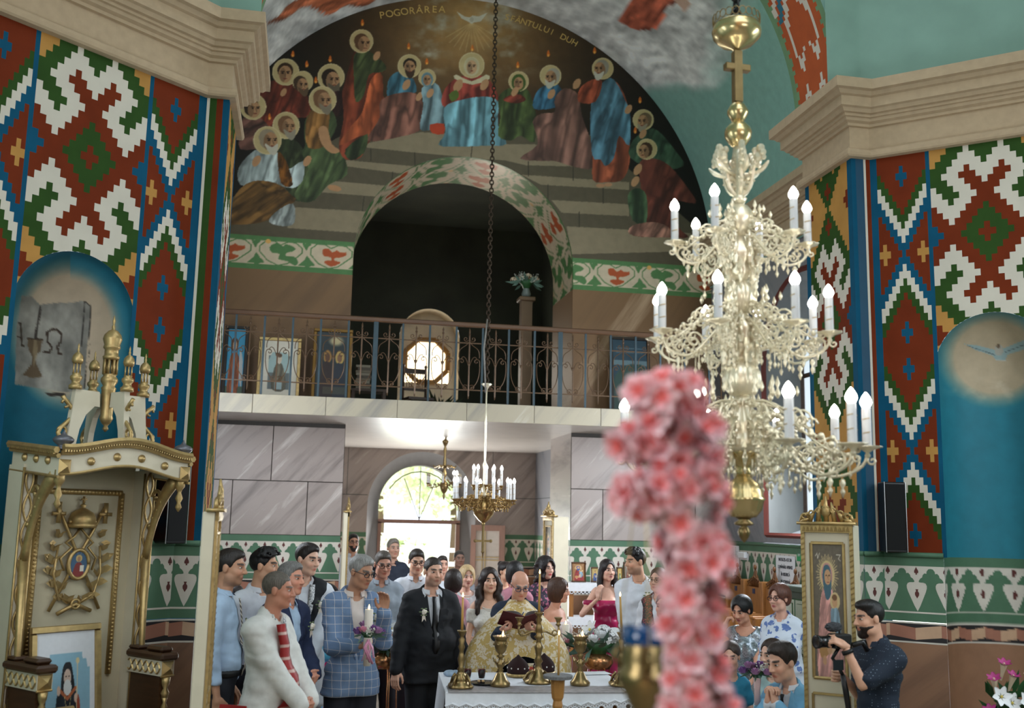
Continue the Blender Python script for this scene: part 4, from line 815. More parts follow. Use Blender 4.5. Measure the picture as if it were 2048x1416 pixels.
# ================================================================ CHANDELIERS
CANW = mat('candle_white', (226, 226, 228), .45, var=.05); BULB = mat('lit_bulb', (255, 255, 250), .3, emit=(255, 250, 238), es=32.0); STRIPE = mat('candle_gold_stripe', (196, 168, 110), .5)
def spiral(cx, cz, r0, turns, a0, n=18, cw=1, r1=.12):
    return [(cx+(r0*(1-(1-r1)*k/n))*math.cos(a0+cw*2*math.pi*turns*k/n), 0, cz+(r0*(1-(1-r1)*k/n))*math.sin(a0+cw*2*math.pi*turns*k/n)) for k in range(n+1)]
UPB = mat('warm_brass', (214, 192, 140), .25, .85)
def bez(p0, p1, p2, p3, n=10): return [tuple((1-t)**3*a+3*(1-t)**2*t*b+3*(1-t)*t*t*c+t**3*d for a, b, c, d in zip(p0, p1, p2, p3)) for t in [k/n for k in range(n+1)]]
def arm_mesh(R, drop, hz, th=.006, rich=1, n=6):
    """openwork arm in the local xz plane, hub at x=.05, candle cup at x=R z=0"""
    m = MB(); L = R
    m.tube(bez((.05, 0, hz), (L*.35, 0, hz-.02), (L*.55, 0, -drop*1.25), (L*.80, 0, -drop*.9))+bez((L*.80, 0, -drop*.9), (L*.95, 0, -drop*.75), (L, 0, -drop*.5), (L, 0, -.012), 6)[1:], th, n)
    m.tube(spiral(L*.86, -drop*.42, drop*.34, 1.35, -1.2), th*.75, 5); m.tube(spiral(L*.60, -drop*.30, drop*.42, 1.5, -2.2, cw=-1), th*.8, 5); m.tube(spiral(L*.36, hz*.5-drop*.1, drop*.36, 1.4, .4), th*.8, 5)
    m.tube(spiral(L+drop*.14, -drop*.42, drop*.16, 1.1, 2.6, 12), th*.7, 5)
    m.lathe([(.0015, -drop*1.62), (.011, -drop*1.42), (.004, -drop*1.3), (.014, -drop*1.15), (.006, -drop*1.0)], 7, (L*.80, 0, 0)); m.lathe([(.0015, -drop*1.2), (.008, -drop*1.05), (.003, -drop*.95)], 6, (L*.5, 0, 0))
    if rich:
        m.tube(spiral(L*.48, hz*.7+drop*.25, drop*.40, 1.5, -.4), th*.8, 5); m.tube(spiral(L*.72, drop*.10, drop*.26, 1.4, 2.6, cw=-1), th*.7, 5); m.tube(bez((.04, 0, hz+drop*.5), (L*.3, 0, hz+drop*1.1), (L*.5, 0, drop*.4), (L*.85, 0, -drop*.25)), th*.8, 5)
        m.lathe([(.002, hz+drop*1.45), (.012, hz+drop*1.2), (.004, hz+drop*1.05), (.015, hz+drop*.85), (.004, hz+drop*.7)], 6, (L*.30, 0, 0)); m.lathe([(.002, hz+drop*1.1), (.010, hz+drop*.9), (.003, hz+drop*.75)], 6, (L*.46, 0, 0))
        for cx_, cz_, r_, a_, cw_ in ((.24, .55, .30, 1.0, 1), (.38, .62, .22, 2.0, -1), (.56, .45, .24, 0, 1), (.66, -.28, .26, 3.0, 1), (.28, -.35, .30, -1.0, -1), (.46, -.62, .26, 1.4, 1), (.78, -.72, .20, .6, -1), (.92, -.10, .16, 2.2, 1), (.18, .1, .24, 0, -1)): m.tube(spiral(L*cx_, hz*(1-cx_)*.8+drop*cz_, drop*r_, 1.3, a_, 12, cw_), th*.72, 4)
        for k in range(16): f_ = k/15.; x_ = .06+(L-.08)*f_; m.sph((x_, 0, hz*(1-f_)*(1-f_)-drop*1.0*math.sin(math.pi*min(f_*1.05, 1))*.9+.0), (th*1.7, th*2.2, th*1.5), 5, 4)
        for k in range(9): f_ = k/8.; m.sph((L*(.12+.7*f_), 0, hz*(1-f_)+drop*(.55-.5*f_)+.012*math.sin(k*2.)), th*2.0, 5, 4)
        for k in range(5): x = L*(.22+.16*k); zb_ = -drop*(.75+.45*math.sin(math.pi*k/4)); m.lathe([(.001, zb_-.035), (.010, zb_-.014), (.003, zb_)], 5, (x, 0, 0)); m.tube([(x, 0, zb_), (x, 0, zb_+.05)], th*.5, 4)
    return m
def cup_mesh(r): 
    m = MB(); m.lathe([(.004, -.05), (.011, -.036), (.006, -.022), (r*.45, -.008), (r, .002), (r*1.02, .006), (r*.5, .004), (.012, .010)], 24, flute=.22, fn=8); return m
def candle_mesh(h, r):
    m = MB(); m.lathe([(r*.98, 0), (r, .004), (r*.97, h-.004), (r*.9, h)], 10)
    for k in range(2):
        z = h*(.32+.36*k); a0 = .5; pts = [(r*1.03*math.cos(a0+t*1.6), r*1.03*math.sin(a0+t*1.6), z+.006*t) for t in (0, .33, .66, 1)]; m.tube(pts, .0022, 4, 1)
        pts = [(r*1.03*math.cos(a0+3.4+t*1.6), r*1.03*math.sin(a0+3.4+t*1.6), z+.006*t) for t in (0, .33, .66, 1)]; m.tube(pts, .0022, 4, 1)
    return m
def bulb_mesh(h, r): m = MB(); m.lathe([(r*.55, 0), (r*.72, h*.08), (r, h*.3), (r*.92, h*.48), (r*.62, h*.72), (r*.25, h*.92), (.0008, h)], 10); return m
BULB2 = mat('lit_bulb_far', (255, 255, 250), .3, emit=(255, 250, 238), es=9.0)
def tier(t, z, R, angs, drop, hz, ch, cr, bh, br, mt, cupr, tilt=0., rich=1, lit=True, th=.006, base_rot=0., rvar=None):
    am = arm_mesh(R, drop, hz, th, rich).mesh('arm'); cm = cup_mesh(cupr).mesh('drip_pan'); km = candle_mesh(ch, cr).mesh('candle'); bm = bulb_mesh(bh, br).mesh('bulb')
    for me, mm in ((am, [mt]), (cm, [mt]), (km, [CANW, STRIPE]), (bm, [(BULB if lit is True else BULB2) if lit else mat('dark_bulb', (180, 170, 150), .3)])):
        for q in mm: me.materials.append(q)
        me.polygons.foreach_set('use_smooth', np.ones(len(me.polygons), bool))
    for i, a in enumerate(angs):
        th_ = math.radians(a)+base_rot; o = bpy.data.objects.new('arm', am); COL.objects.link(o); o.parent = t; o.location = (0, 0, z); o.rotation_euler = (0, 0, th_)
        for nm, me, dz in (('drip_pan', cm, 0), ('candle', km, .008), ('bulb', bm, .008+ch)):
            c = bpy.data.objects.new(nm, me); COL.objects.link(c); c.parent = o; c.location = (R, 0, dz) if not tilt else (R+math.sin(tilt)*dz, 0, dz*math.cos(tilt)); c.rotation_euler = (0, tilt, 0)
CB = 4.65; zB = lambda py: float(atY(1476, py, CB)[2]); CRX = -math.atan2(2.04, CB)   # direction of image right in plan
t = thing('brass_chandelier', 'large pale brass three tier chandelier with a cross on its stem', 'chandelier', (0, CB, zB(1085))); z0 = zB(1085)
px = 1/402.
def PR(lst): return [(w*px, zB(y)-z0) for w, y in lst]
def part(nm, prof, n=24, flute=0, fn=14, mt=BRASS): m = MB(); m.lathe(PR(prof)[::1] if prof[0][1] > prof[-1][1] else PR(prof)[::-1], n, flute=flute, fn=fn); return m.build(nm, mt, t, True)
part('finial', [(1, 1085), (8, 1076), (12, 1064), (9, 1056), (6, 1052), (18, 1049), (18, 1045), (10, 1040), (14, 1036), (26, 1030)], mt=DBRASS)
part('globe', [(22, 1034), (32, 1020), (36, 1002), (39, 998), (36, 994), (33, 980), (26, 966), (15, 956), (12, 950)], 56, .07, 18, mat('warm_brass', (214, 192, 140), .25, .85))
part('stem', [(12, 952), (17, 945), (13, 938), (16, 930), (30, 918), (38, 908), (38, 902)], mt=mat('warm_brass'))
part('gallery_ring', [(36, 906), (42, 898), (42, 884), (38, 874), (34, 860), (36, 848), (30, 836), (20, 822), (16, 810), (20, 804), (14, 798), (14, 790)], 48, .09, 12)
part('globe', [(14, 793), (22, 788), (31, 776), (35, 760), (33, 744), (25, 732), (16, 726), (12, 722)], 56, .09, 16)
part('gallery_ring', [(12, 724), (18, 716), (14, 708), (24, 698), (28, 684), (24, 672), (30, 662), (28, 652), (18, 642), (14, 632), (12, 624)], 40, .09, 10)
part('globe', [(12, 628), (20, 622), (28, 608), (30, 594), (26, 578), (18, 568), (12, 562)], 56, .09, 16)
part('gallery_ring', [(10, 564), (18, 556), (22, 544), (18, 532), (26, 522), (28, 508), (22, 496), (14, 486), (10, 474)], 40, .09, 10)
part('globe', [(8, 474), (16, 468), (26, 454), (29, 440), (26, 424), (18, 414), (8, 408)], 32)
part('crown_stem', [(10, 408), (16, 398), (10, 392), (13, 384), (10, 378), (13, 370), (10, 364), (13, 356), (10, 350), (13, 342), (10, 336), (13, 328), (10, 320), (12, 312), (10, 294)], 16)
part('globe', [(8, 296), (16, 290), (26, 276), (27, 266), (25, 258), (14, 246), (8, 240)], 24, mt=UPB); part('globe', [(8, 246), (14, 240), (21, 228), (21, 222), (14, 210), (6, 204)], 24, mt=UPB)
part('canopy_bowl', [(6, 102), (10, 98), (34, 88), (48, 74), (50, 64), (46, 52), (44, 50)], 32, mt=UPB)  # cap in a deeper brass, its unlit tone put into the colour
m = MB()
for k in range(22):
    a = 2*math.pi*k/22; c = (47*px*math.cos(a), 47*px*math.sin(a)); sp = [(c[0]-math.sin(a)*7*px*math.cos(b), c[1]+math.cos(a)*7*px*math.cos(b), zB(50)-z0+9*px+9*px*math.sin(b)) for b in [2*math.pi*q/10 for q in range(11)]]; m.tube(sp, .0028, 4)
m.build('pierced_gallery', DBRASS, t, True)
m = MB(); zc1, zc0, zca = zB(104)-z0, zB(205)-z0, zB(136)-z0; m.box((-.021, -.021, zc0), (.021, .021, zc1)); m.box((-.068, -.02, zca-.018), (.068, .02, zca+.018), 0, .004); c = m.build('cross', DBRASS, t, rz=0); c.rotation_euler = (0, 0, CRX+.45)  # cross in darker brass: its lack of light is put into the colour
# scroll crown under the cross
sm = MB(); sm.tube(bez((.02, 0, -.10), (.10, 0, -.06), (.05, 0, .05), (.11, 0, .10)), .010, 6); sm.tube(spiral(.045, -.05, .035, 1.3, .3), .008, 5); sm.tube(spiral(.10, .10, .032, 1.5, -1.5), .010, 5); sm.tube(spiral(.04, .06, .026, 1.3, 2.0), .007, 5)
for k in range(5): sm.sph((.05+.016*k, 0, -.02+.03*k), .015, 6, 4)
for dx_, dz_, r_ in ((.10, .085, .026), (.125, .10, .02), (.115, .125, .022), (.085, .12, .018), (.13, .075, .014), (.09, .06, .018)): sm.sph((dx_, .006*math.sin(dx_*90), dz_), (r_, r_*.8, r_), 7, 5)
sm.tube(bez((.03, 0, .0), (.09, .02, .0), (.12, .02, .02), (.15, .01, .06)), [.012, .011, .010, .010, .010, .011, .012, .012, .010, .008, .004], 6)
sme = sm.mesh('crown_scroll'); sme.materials.append(BRASS)
for k in range(6): o = bpy.data.objects.new('crown_scroll', sme); COL.objects.link(o); o.parent = t; o.location = (0, 0, zB(352)-z0); o.rotation_euler = (0, 0, 2*math.pi*k/6+.3)
# palmettes standing round each gallery ring
pm_ = MB(); pm_.tube(spiral(0, .03, .022, 1.2, -1.6), .006, 5); pm_.tube(spiral(.0, .075, .016, 1.2, -1.6, cw=-1), .005, 5); pm_.lathe([(.010, -.03), (.016, -.0), (.006, .02), (.014, .05), (.004, .09), (.009, .105), (.001, .125)], 6)
pme = pm_.mesh('palmette'); pme.materials.append(BRASS)
for py, rr, n in ((872, .115, 10), (668, .085, 8), (512, .078, 7)):
    for k in range(n):
        a = 2*math.pi*(k+.5)/n; o = bpy.data.objects.new('palmette', pme); COL.objects.link(o); o.parent = t; o.location = (rr*math.cos(a), rr*math.sin(a), zB(py)-z0-.02); o.rotation_euler = (0, 0, a)
        o = bpy.data.objects.new('palmette', pme); COL.objects.link(o); o.parent = t; o.location = (rr*.9*math.cos(a+.3), rr*.9*math.sin(a+.3), zB(py)-z0-.06); o.rotation_euler = (math.pi, 0, a+.3)
br_ = CRX   # angles given as (0 = image right, + = towards the camera)
tier(t, zB(492)-z0, .325, [-a for a in (110, 40, -5, 162, -133, -72)], .105, .06, .155, .0185, .062, .0235, BRASS, .044, base_rot=CRX, th=.0066)
tier(t, zB(672)-z0, .41, [-a for a in (104, 54, 153, 5, -31, 188, 244, 282)], .12, .08, .165, .0195, .064, .0245, BRASS, .05, base_rot=CRX, th=.007)
tier(t, zB(898)-z0, .565, [-a for a in (70, 108, 144, 182, 216, 252, 288, 323, 13, 34)], .14, .14, .175, .021, .07, .0265, BRASS, .055, base_rot=CRX, th=.008)
def chain(name, parent, z0, z1, w, mt, th=.0035, step=None):
    step = step or w*2.1; m = MB(); z = z0; k = 0
    while z < z1:
        h = step*.68; pts = [(w*.5*math.cos(a), 0, z+h*math.sin(a)) for a in [2*math.pi*q/8 for q in range(9)]]; pts = pts if k % 2 else [(0, p[0], p[2]) for p in pts]; m.tube(pts, th, 4, caps=False); z += step; k += 1
    return m.build(name, mt, parent, True)
chain('chain', t, zB(52)-z0, 9.6-z0, .05, BLACK, .008, .055)
CRX = -math.atan2(2.04, 11.89)
# second chandelier under the gallery front
C2 = 11.89; zS = lambda py: float(atY(971, py, C2)[2]); zb = zS(1118); px2 = 1/172.
t2 = thing('brass_chandelier', 'brass chandelier with two rings of lit candles hanging before the balcony', 'chandelier', (0, C2, zb))
def part2(nm, prof, tt, Z, z0_, s, mt, n=18, flute=0): m = MB(); m.lathe([(w*s, Z(y)-z0_) for w, y in prof], n, flute=flute, fn=12); return m.build(nm, mt, tt, True)
part2('finial', [(.5, 1116), (2.5, 1100), (1.2, 1092), (2.2, 1070), (1.2, 1055), (4, 1048), (3, 1044)], t2, zS, zb, px2, DBRASS)
m = MB(); zz = zS(1082)-zb; m.box((-.09, -.012, zz-.012), (.09, .012, zz+.012)); [m.sph((s*.09, 0, zz), .02, 8, 5) for s in (-1, 1)]; m.tube([(0, 0, zz-.1), (0, 0, zz+.18)], .016, 8); m.sph((0, 0, zz-.12), .02, 8, 5); m.build('pendant_cross', DBRASS, t2)
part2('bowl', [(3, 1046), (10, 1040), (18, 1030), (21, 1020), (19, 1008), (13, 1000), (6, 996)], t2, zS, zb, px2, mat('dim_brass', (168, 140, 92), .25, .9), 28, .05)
part2('stem', [(6, 998), (9, 990), (6, 984), (9, 975), (4, 968), (3, 940), (5, 930), (2, 922), (2.6, 905), (2.2, 850), (2.6, 846), (1.6, 838), (1.6, 775)], t2, zS, zb, px2, BRASS)
part2('bobeche', [(2, 780), (5, 773), (11, 769), (10, 767), (2, 772)], t2, zS, zb, px2, BRASS)
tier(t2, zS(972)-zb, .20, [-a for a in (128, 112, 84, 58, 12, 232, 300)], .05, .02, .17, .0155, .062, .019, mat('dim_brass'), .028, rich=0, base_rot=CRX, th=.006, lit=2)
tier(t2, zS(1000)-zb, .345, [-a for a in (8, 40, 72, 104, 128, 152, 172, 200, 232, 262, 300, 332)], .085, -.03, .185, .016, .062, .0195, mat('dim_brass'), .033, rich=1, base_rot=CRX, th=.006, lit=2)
m = MB(); m.tube([(0, 0, zS(768)-zb), (-.02, -.05, zS(790)-zb+.02), (-.06, -.1, zS(700)-zb), (-.02, -.05, zS(640)-zb)], .009, 6); m.build('cable', mat('grey_cable', (120, 116, 110), .6), t2, True)
chain('chain', t2, zS(768)-zb, 9.4-zb, .045, mat('bronze_chain', (58, 44, 30), .5, .5), .008, .05)
# third, small chandelier in the narthex
C3 = 15.4; zP = lambda py: float(atY(890, py, C3)[2]); zb3 = zP(1000); px3 = 1/134.
t3 = thing('brass_chandelier', 'small antique brass chandelier hanging from the narthex ceiling before the fanlight', 'chandelier', (0, C3, zb3))
part2('body', [(.5, 1000), (3, 992), (1.5, 988), (6, 982), (9, 972), (8, 966), (3, 962), (2, 955), (5, 948), (2.5, 938), (3.5, 925), (2, 910), (3.5, 900), (2, 893), (4.5, 888), (6, 884), (6, 882), (1.5, 878)], t3, zP, zb3, px3, DBRASS)
tier(t3, zP(968)-zb3, .27, [18+60*k for k in range(6)], .05, -.01, .10, .016, .05, .018, DBRASS, .025, rich=0, lit=False)
tier(t3, zP(964)-zb3, .19, [-25, -50], .03, .04, .10, .016, .06, .022, DBRASS, .025, rich=0, lit=True)
m = MB()
for k in range(6): a = math.radians(60*k); m.tube([(r*math.cos(a), r*math.sin(a), zP(935)-zb3+h) for r, h in ((.02, 0), (.08, .03), (.15, .0), (.17, .03))], .012, 5)
m.build('leaf_spray', DBRASS, t3, True)
m = MB(); m.tube([(0, 0, zP(880)-zb3), (.01, 0, zP(872)-zb3), (-.005, 0, ZS-zb3)], .014, 6); m.build('hook', DBRASS, t3, True)
# ================================================================ BALCONY RAILING
rl = thing('balcony_railing', 'wrought iron balcony railing with heart scrolls and blue bars', 'railing', (0, SY+.06, ZG)); RH = float(atY(960, 648, SY+.06)[2])-ZG
m = MB(); m.box((-RL+.01, -.03, RH-.05), (RL-.01, .03, RH+.01), 0, .012); m.build('top_rail', mat('brown_handrail', (84, 58, 38), .4), rl)
for z in (.16, RH-.26): m = MB(); m.box((-RL+.01, -.006, z), (RL-.01, .006, z+.014)); m.build('flat_rail', IRON, rl)
pmh = MB().box((-.028, -.02, 0), (.028, .02, RH-.04)).mesh('post'); pmh.materials.append(BLUEIRON); bmh = MB().box((-.012, -.010, 0), (.012, .010, RH-.04)).mesh('blue_bar'); bmh.materials.append(BLUEIRON)
om = MB(); om.tube([(0, 0, .09), (0, 0, RH-.10)], .010, 6); om.lathe([(.001, RH-.06), (.013, RH-.10), (.004, RH-.125), (.016, RH-.14), (.008, RH-.16)][::-1], 6); om.lathe([(.001, .05), (.010, .075), (.004, .10)], 6)
HM = RH*.5
for s in (-1, 1):
    sc_ = lambda pts: [(s*x, 0, z) for x, y, z in pts]
    om.tube(sc_(bez((.008, 0, .17), (.09, 0, .22), (.15, 0, .30), (.135, 0, HM+.02))+spiral(.095, HM+.02, .040, 1.1, 0, 12)[1:]), .0055, 5)
    om.tube(sc_(bez((.008, 0, RH-.24), (.06, 0, RH-.33), (.14, 0, HM+.22), (.13, 0, HM+.07))), .0055, 5)
    om.tube(sc_(spiral(.045, .20, .036, 1.2, 2.6, 12, cw=-1)), .0055, 5); om.tube(sc_(spiral(.045, RH-.20, .036, 1.2, -2.6, 12)), .0055, 5)
    om.tube(sc_(bez((.01, 0, HM-.03), (.04, 0, HM+.10), (.09, 0, HM+.10), (.10, 0, HM+.04))), .005, 5)
om.sph((0, 0, HM), .016, 6, 4); ome = om.mesh('scroll_bar'); ome.materials.append(IRON)
xp0, xp1 = float(atY(750, 710, SY+.06)[0]), float(atY(1120, 730, SY+.06)[0]); stp = (xp1-xp0)/14.
k = -14
while True:
    x = xp0+k*stp
    if x > RL-.1: break
    if x > -RL+.1:
        if k in (0, 14): me, nm = pmh, 'post'
        elif k % 2 == 0: me, nm = bmh, 'blue_bar'
        else: me, nm = ome, 'scroll_bar'
        o = bpy.data.objects.new(nm, me); COL.objects.link(o); o.parent = rl; o.location = (x, 0, .0)
    k += 1
# ================================================================ PEOPLE
class SDF:
    def __init__(s, lo, hi, h):
        s.lo = np.array(lo, float); s.h = h; s.n = np.ceil((np.array(hi)-s.lo)/h).astype(int)+1; s.F = np.full(s.n, 1.0, np.float32)
    def win(s, lo, hi):
        a = np.clip(np.floor((np.array(lo)-s.lo)/s.h).astype(int), 0, s.n); b = np.clip(np.ceil((np.array(hi)-s.lo)/s.h).astype(int)+1, 0, s.n)
        sl = tuple(slice(int(i), int(j)) for i, j in zip(a, b)); g = np.meshgrid(*[s.lo[k]+s.h*np.arange(a[k], b[k]) for k in range(3)], indexing='ij'); return sl, g
    def mix(s, sl, d, k):
        f = s.F[sl]
        if k > 0: q = np.maximum(k-np.abs(f-d), 0)/k; s.F[sl] = np.minimum(f, d)-q*q*k*.25
        else: s.F[sl] = np.minimum(f, d)
    def cap(s, a, b, ra, rb=None, k=.03):
        rb = ra if rb is None else rb; a = np.array(a, float); b = np.array(b, float); m = max(ra, rb)+k+2.5*s.h
        sl, (X, Y, Z) = s.win(np.minimum(a, b)-m, np.maximum(a, b)+m)
        if X.size == 0: return s
        ba = b-a; L = ba@ba+1e-12; t = np.clip(((X-a[0])*ba[0]+(Y-a[1])*ba[1]+(Z-a[2])*ba[2])/L, 0, 1)
        s.mix(sl, np.sqrt((X-a[0]-t*ba[0])**2+(Y-a[1]-t*ba[1])**2+(Z-a[2]-t*ba[2])**2)-(ra+(rb-ra)*t), k); return s
    def _el(s, c, r, X, Y, Z):
        x, y, z = (X-c[0])/r[0], (Y-c[1])/r[1], (Z-c[2])/r[2]; k0 = np.sqrt(x*x+y*y+z*z); k1 = np.sqrt((x/r[0])**2+(y/r[1])**2+(z/r[2])**2)+1e-9; return k0*(k0-1)/k1
    def ell(s, c, r, k=.03):
        m = max(r)+k+2.5*s.h; c = np.array(c, float); sl, g = s.win(c-np.array(r)-k-2.5*s.h, c+np.array(r)+k+2.5*s.h)
        if g[0].size: s.mix(sl, s._el(c, r, *g), k)
        return s
    def sub(s, c, r):
        c = np.array(c, float); sl, g = s.win(c-np.array(r)-3*s.h, c+np.array(r)+3*s.h)
        if g[0].size: s.F[sl] = np.maximum(s.F[sl], -s._el(c, r, *g))
        return s
    def subcap(s, a, b, r):
        a = np.array(a, float); b = np.array(b, float); m = r+3*s.h; sl, (X, Y, Z) = s.win(np.minimum(a, b)-m, np.maximum(a, b)+m)
        if X.size: ba = b-a; t = np.clip(((X-a[0])*ba[0]+(Y-a[1])*ba[1]+(Z-a[2])*ba[2])/(ba@ba), 0, 1); s.F[sl] = np.maximum(s.F[sl], r-np.sqrt((X-a[0]-t*ba[0])**2+(Y-a[1]-t*ba[1])**2+(Z-a[2]-t*ba[2])**2))
        return s
    def allg(s): return np.meshgrid(*[s.lo[k]+s.h*np.arange(s.n[k]) for k in range(3)], indexing='ij', sparse=True)
    def cut(s, fn): s.F = np.maximum(s.F, fn(*s.allg())).astype(np.float32); return s
    def uni(s, fn): s.F = np.minimum(s.F, fn(*s.allg())).astype(np.float32); return s
    def mesh(s):
        F = s.F; n = s.n; F[0] = F[-1] = 1; F[:, 0] = F[:, -1] = 1; F[:, :, 0] = F[:, :, -1] = 1
        S = F < 0; c = np.zeros(tuple(n-1), np.int8)
        for dx in (0, 1):
            for dy in (0, 1):
                for dz in (0, 1): c += S[dx:n[0]-1+dx, dy:n[1]-1+dy, dz:n[2]-1+dz]
        act = (c > 0) & (c < 8); I = np.argwhere(act); idx = np.full(act.shape, -1, np.int32); idx[act] = np.arange(len(I))
        P = np.zeros((len(I), 3)); cnt = np.zeros(len(I))
        for ax in range(3):
            o1, o2 = [a for a in range(3) if a != ax]
            for i in (0, 1):
                for j in (0, 1):
                    A = I.copy(); A[:, o1] += i; A[:, o2] += j; B = A.copy(); B[:, ax] += 1
                    fa = F[A[:, 0], A[:, 1], A[:, 2]].astype(float); fb = F[B[:, 0], B[:, 1], B[:, 2]].astype(float); x = (fa < 0) != (fb < 0); t = fa[x]/(fa[x]-fb[x]); t = np.clip(t, .05, .95)
                    Q = A[x].astype(float); Q[:, ax] += t; P[x] += Q; cnt[x] += 1
        V = s.lo+s.h*P/cnt[:, None]; quads = []
        for ax in range(3):
            o1, o2 = (ax+1) % 3, (ax+2) % 3; sh = list(n); sl0 = [slice(None)]*3; sl1 = [slice(None)]*3; sl0[ax] = slice(0, -1); sl1[ax] = slice(1, None)
            a, b = S[tuple(sl0)], S[tuple(sl1)]; E = np.argwhere(a != b); fl = a[E[:, 0], E[:, 1], E[:, 2]]
            ok = (E[:, o1] > 0) & (E[:, o2] > 0) & (E[:, o1] < n[o1]-1) & (E[:, o2] < n[o2]-1); E = E[ok]; fl = fl[ok]
            q = []
            for d1, d2 in ((1, 1), (0, 1), (0, 0), (1, 0)):
                C = E.copy(); C[:, o1] -= d1; C[:, o2] -= d2; q.append(idx[C[:, 0], C[:, 1], C[:, 2]])
            q = np.stack(q, 1); q[~fl] = q[~fl][:, ::-1]; quads.append(q)
        return V, np.concatenate(quads) if quads else np.zeros((0, 4), int)
def relax(V, Fq, it=1):
    for _ in range(it):
        s = np.zeros_like(V); c = np.zeros(len(V))
        for k in range(4):
            a, b = Fq[:, k], Fq[:, (k+1) % 4]; np.add.at(s, a, V[b]); np.add.at(s, b, V[a]); np.add.at(c, a, 1); np.add.at(c, b, 1)
        V = V*.5+.5*s/np.maximum(c, 1)[:, None]
    return V
# ---- head templates (head space: origin mid-head, facing -y, metres)
def head_template(kind):
    f = kind != 'man'; S = SDF((-.115, -.15, -.20), (.115, .135, .14), .0066); w = .94 if f else 1.
    S.ell((0, .018, .032), (.074*w, .094, .082), .01); S.ell((0, -.022, -.035), (.060*w, .066, .078), .03); S.ell((0, -.058, -.100), (.024*w if f else .030, .024, .020), .03)
    for s in (-1, 1):
        S.ell((s*.036*w, -.056, -.030), (.026, .026, .026), .02); S.ell((s*.046*w, -.018, -.080), (.018, .03, .024), .03); S.ell((s*.0765*w, .014, -.008), (.0085, .020, .031), .006)
        S.cap((s*.014, -.0835, .022), (s*.046*w, -.074, .022), .010 if not f else .008, .007, .012)
    for s in (-1, 1): S.sub((s*.0315*w, -.098, .003), (.020, .020, .0135))
    for s in (-1, 1): S.ell((s*.0315*w, -.070, .003), (.0165, .0115, .0125), .008)
    S.cap((0, -.084, .012), (0, -.106, -.030), .0075, .0105 if f else .0125, .012)
    for s in (-1, 1): S.ell((s*.0115, -.0965, -.034), (.008, .010, .008), .006)
    S.cap((-.017, -.0795, -.0625), (.017, -.0795, -.0625), .0062, k=.006); S.cap((-.014, -.0785, -.0725), (.014, -.0785, -.0725), .0070, k=.006)
    S.cap((0, .022, -.07), (0, .035, -.19), .047 if f else .056, .048 if f else .060, .03)
    V, Q = S.mesh(); V = relax(V, Q, 1); return V, Q
HT = {k: head_template(k) for k in ('man', 'woman')}
def hand_template(curl, spread=.0):
    S = SDF((-.03, -.07, -.09), (.21, .09, .05), .0056); ys = (-.032, -.011, .010, .030); fl = (.80, .97, 1.04, .94)
    S.cap((-.02, 0, 0), (.02, 0, 0), .024, .026, .02)
    for y, l in zip(ys, fl):
        S.cap((.012, y*.6, .0), (.080, y, .002), .0135, .0115, .012); p = np.array([.084, y, .002]); a = 0.
        for L, cu, r0, r1 in ((.042, curl[0], .0098, .0090), (.027, curl[1], .0090, .0082), (.021, curl[2], .0082, .0070)):
            a += math.radians(cu); q = p+np.array([math.cos(a), spread*y*8, -math.sin(a)])*L*l; S.cap(p, q, r0, r1, .003); p = q
    S.cap((.018, .026, -.006), (.050, .050, -.018), .0145, .0115, .012); S.cap((.050, .050, -.018), (.078, .056, -.030), .0110, .0090, .004); S.cap((.078, .056, -.030), (.098, .052, -.036), .0090, .0075, .003)
    return S.mesh()
HANDS = {'rest': hand_template((22, 30, 20)), 'grip': hand_template((55, 70, 45)), 'open': hand_template((8, 14, 10), .3)}
def rot(yaw=0, pitch=0, roll=0): return np.array(Matrix.Rotation(math.radians(yaw), 3, 'Z')@Matrix.Rotation(math.radians(pitch), 3, 'X')@Matrix.Rotation(math.radians(roll), 3, 'Y'))
HAIRM = {}
def hairmat(c):
    if c not in HAIRM: HAIRM[c] = mat('hair_%d_%d_%d' % c, c, .42, var=.45, scale=22, stretch=(6, 6, 1), bump=.5, spec=.45)
    return HAIRM[c]
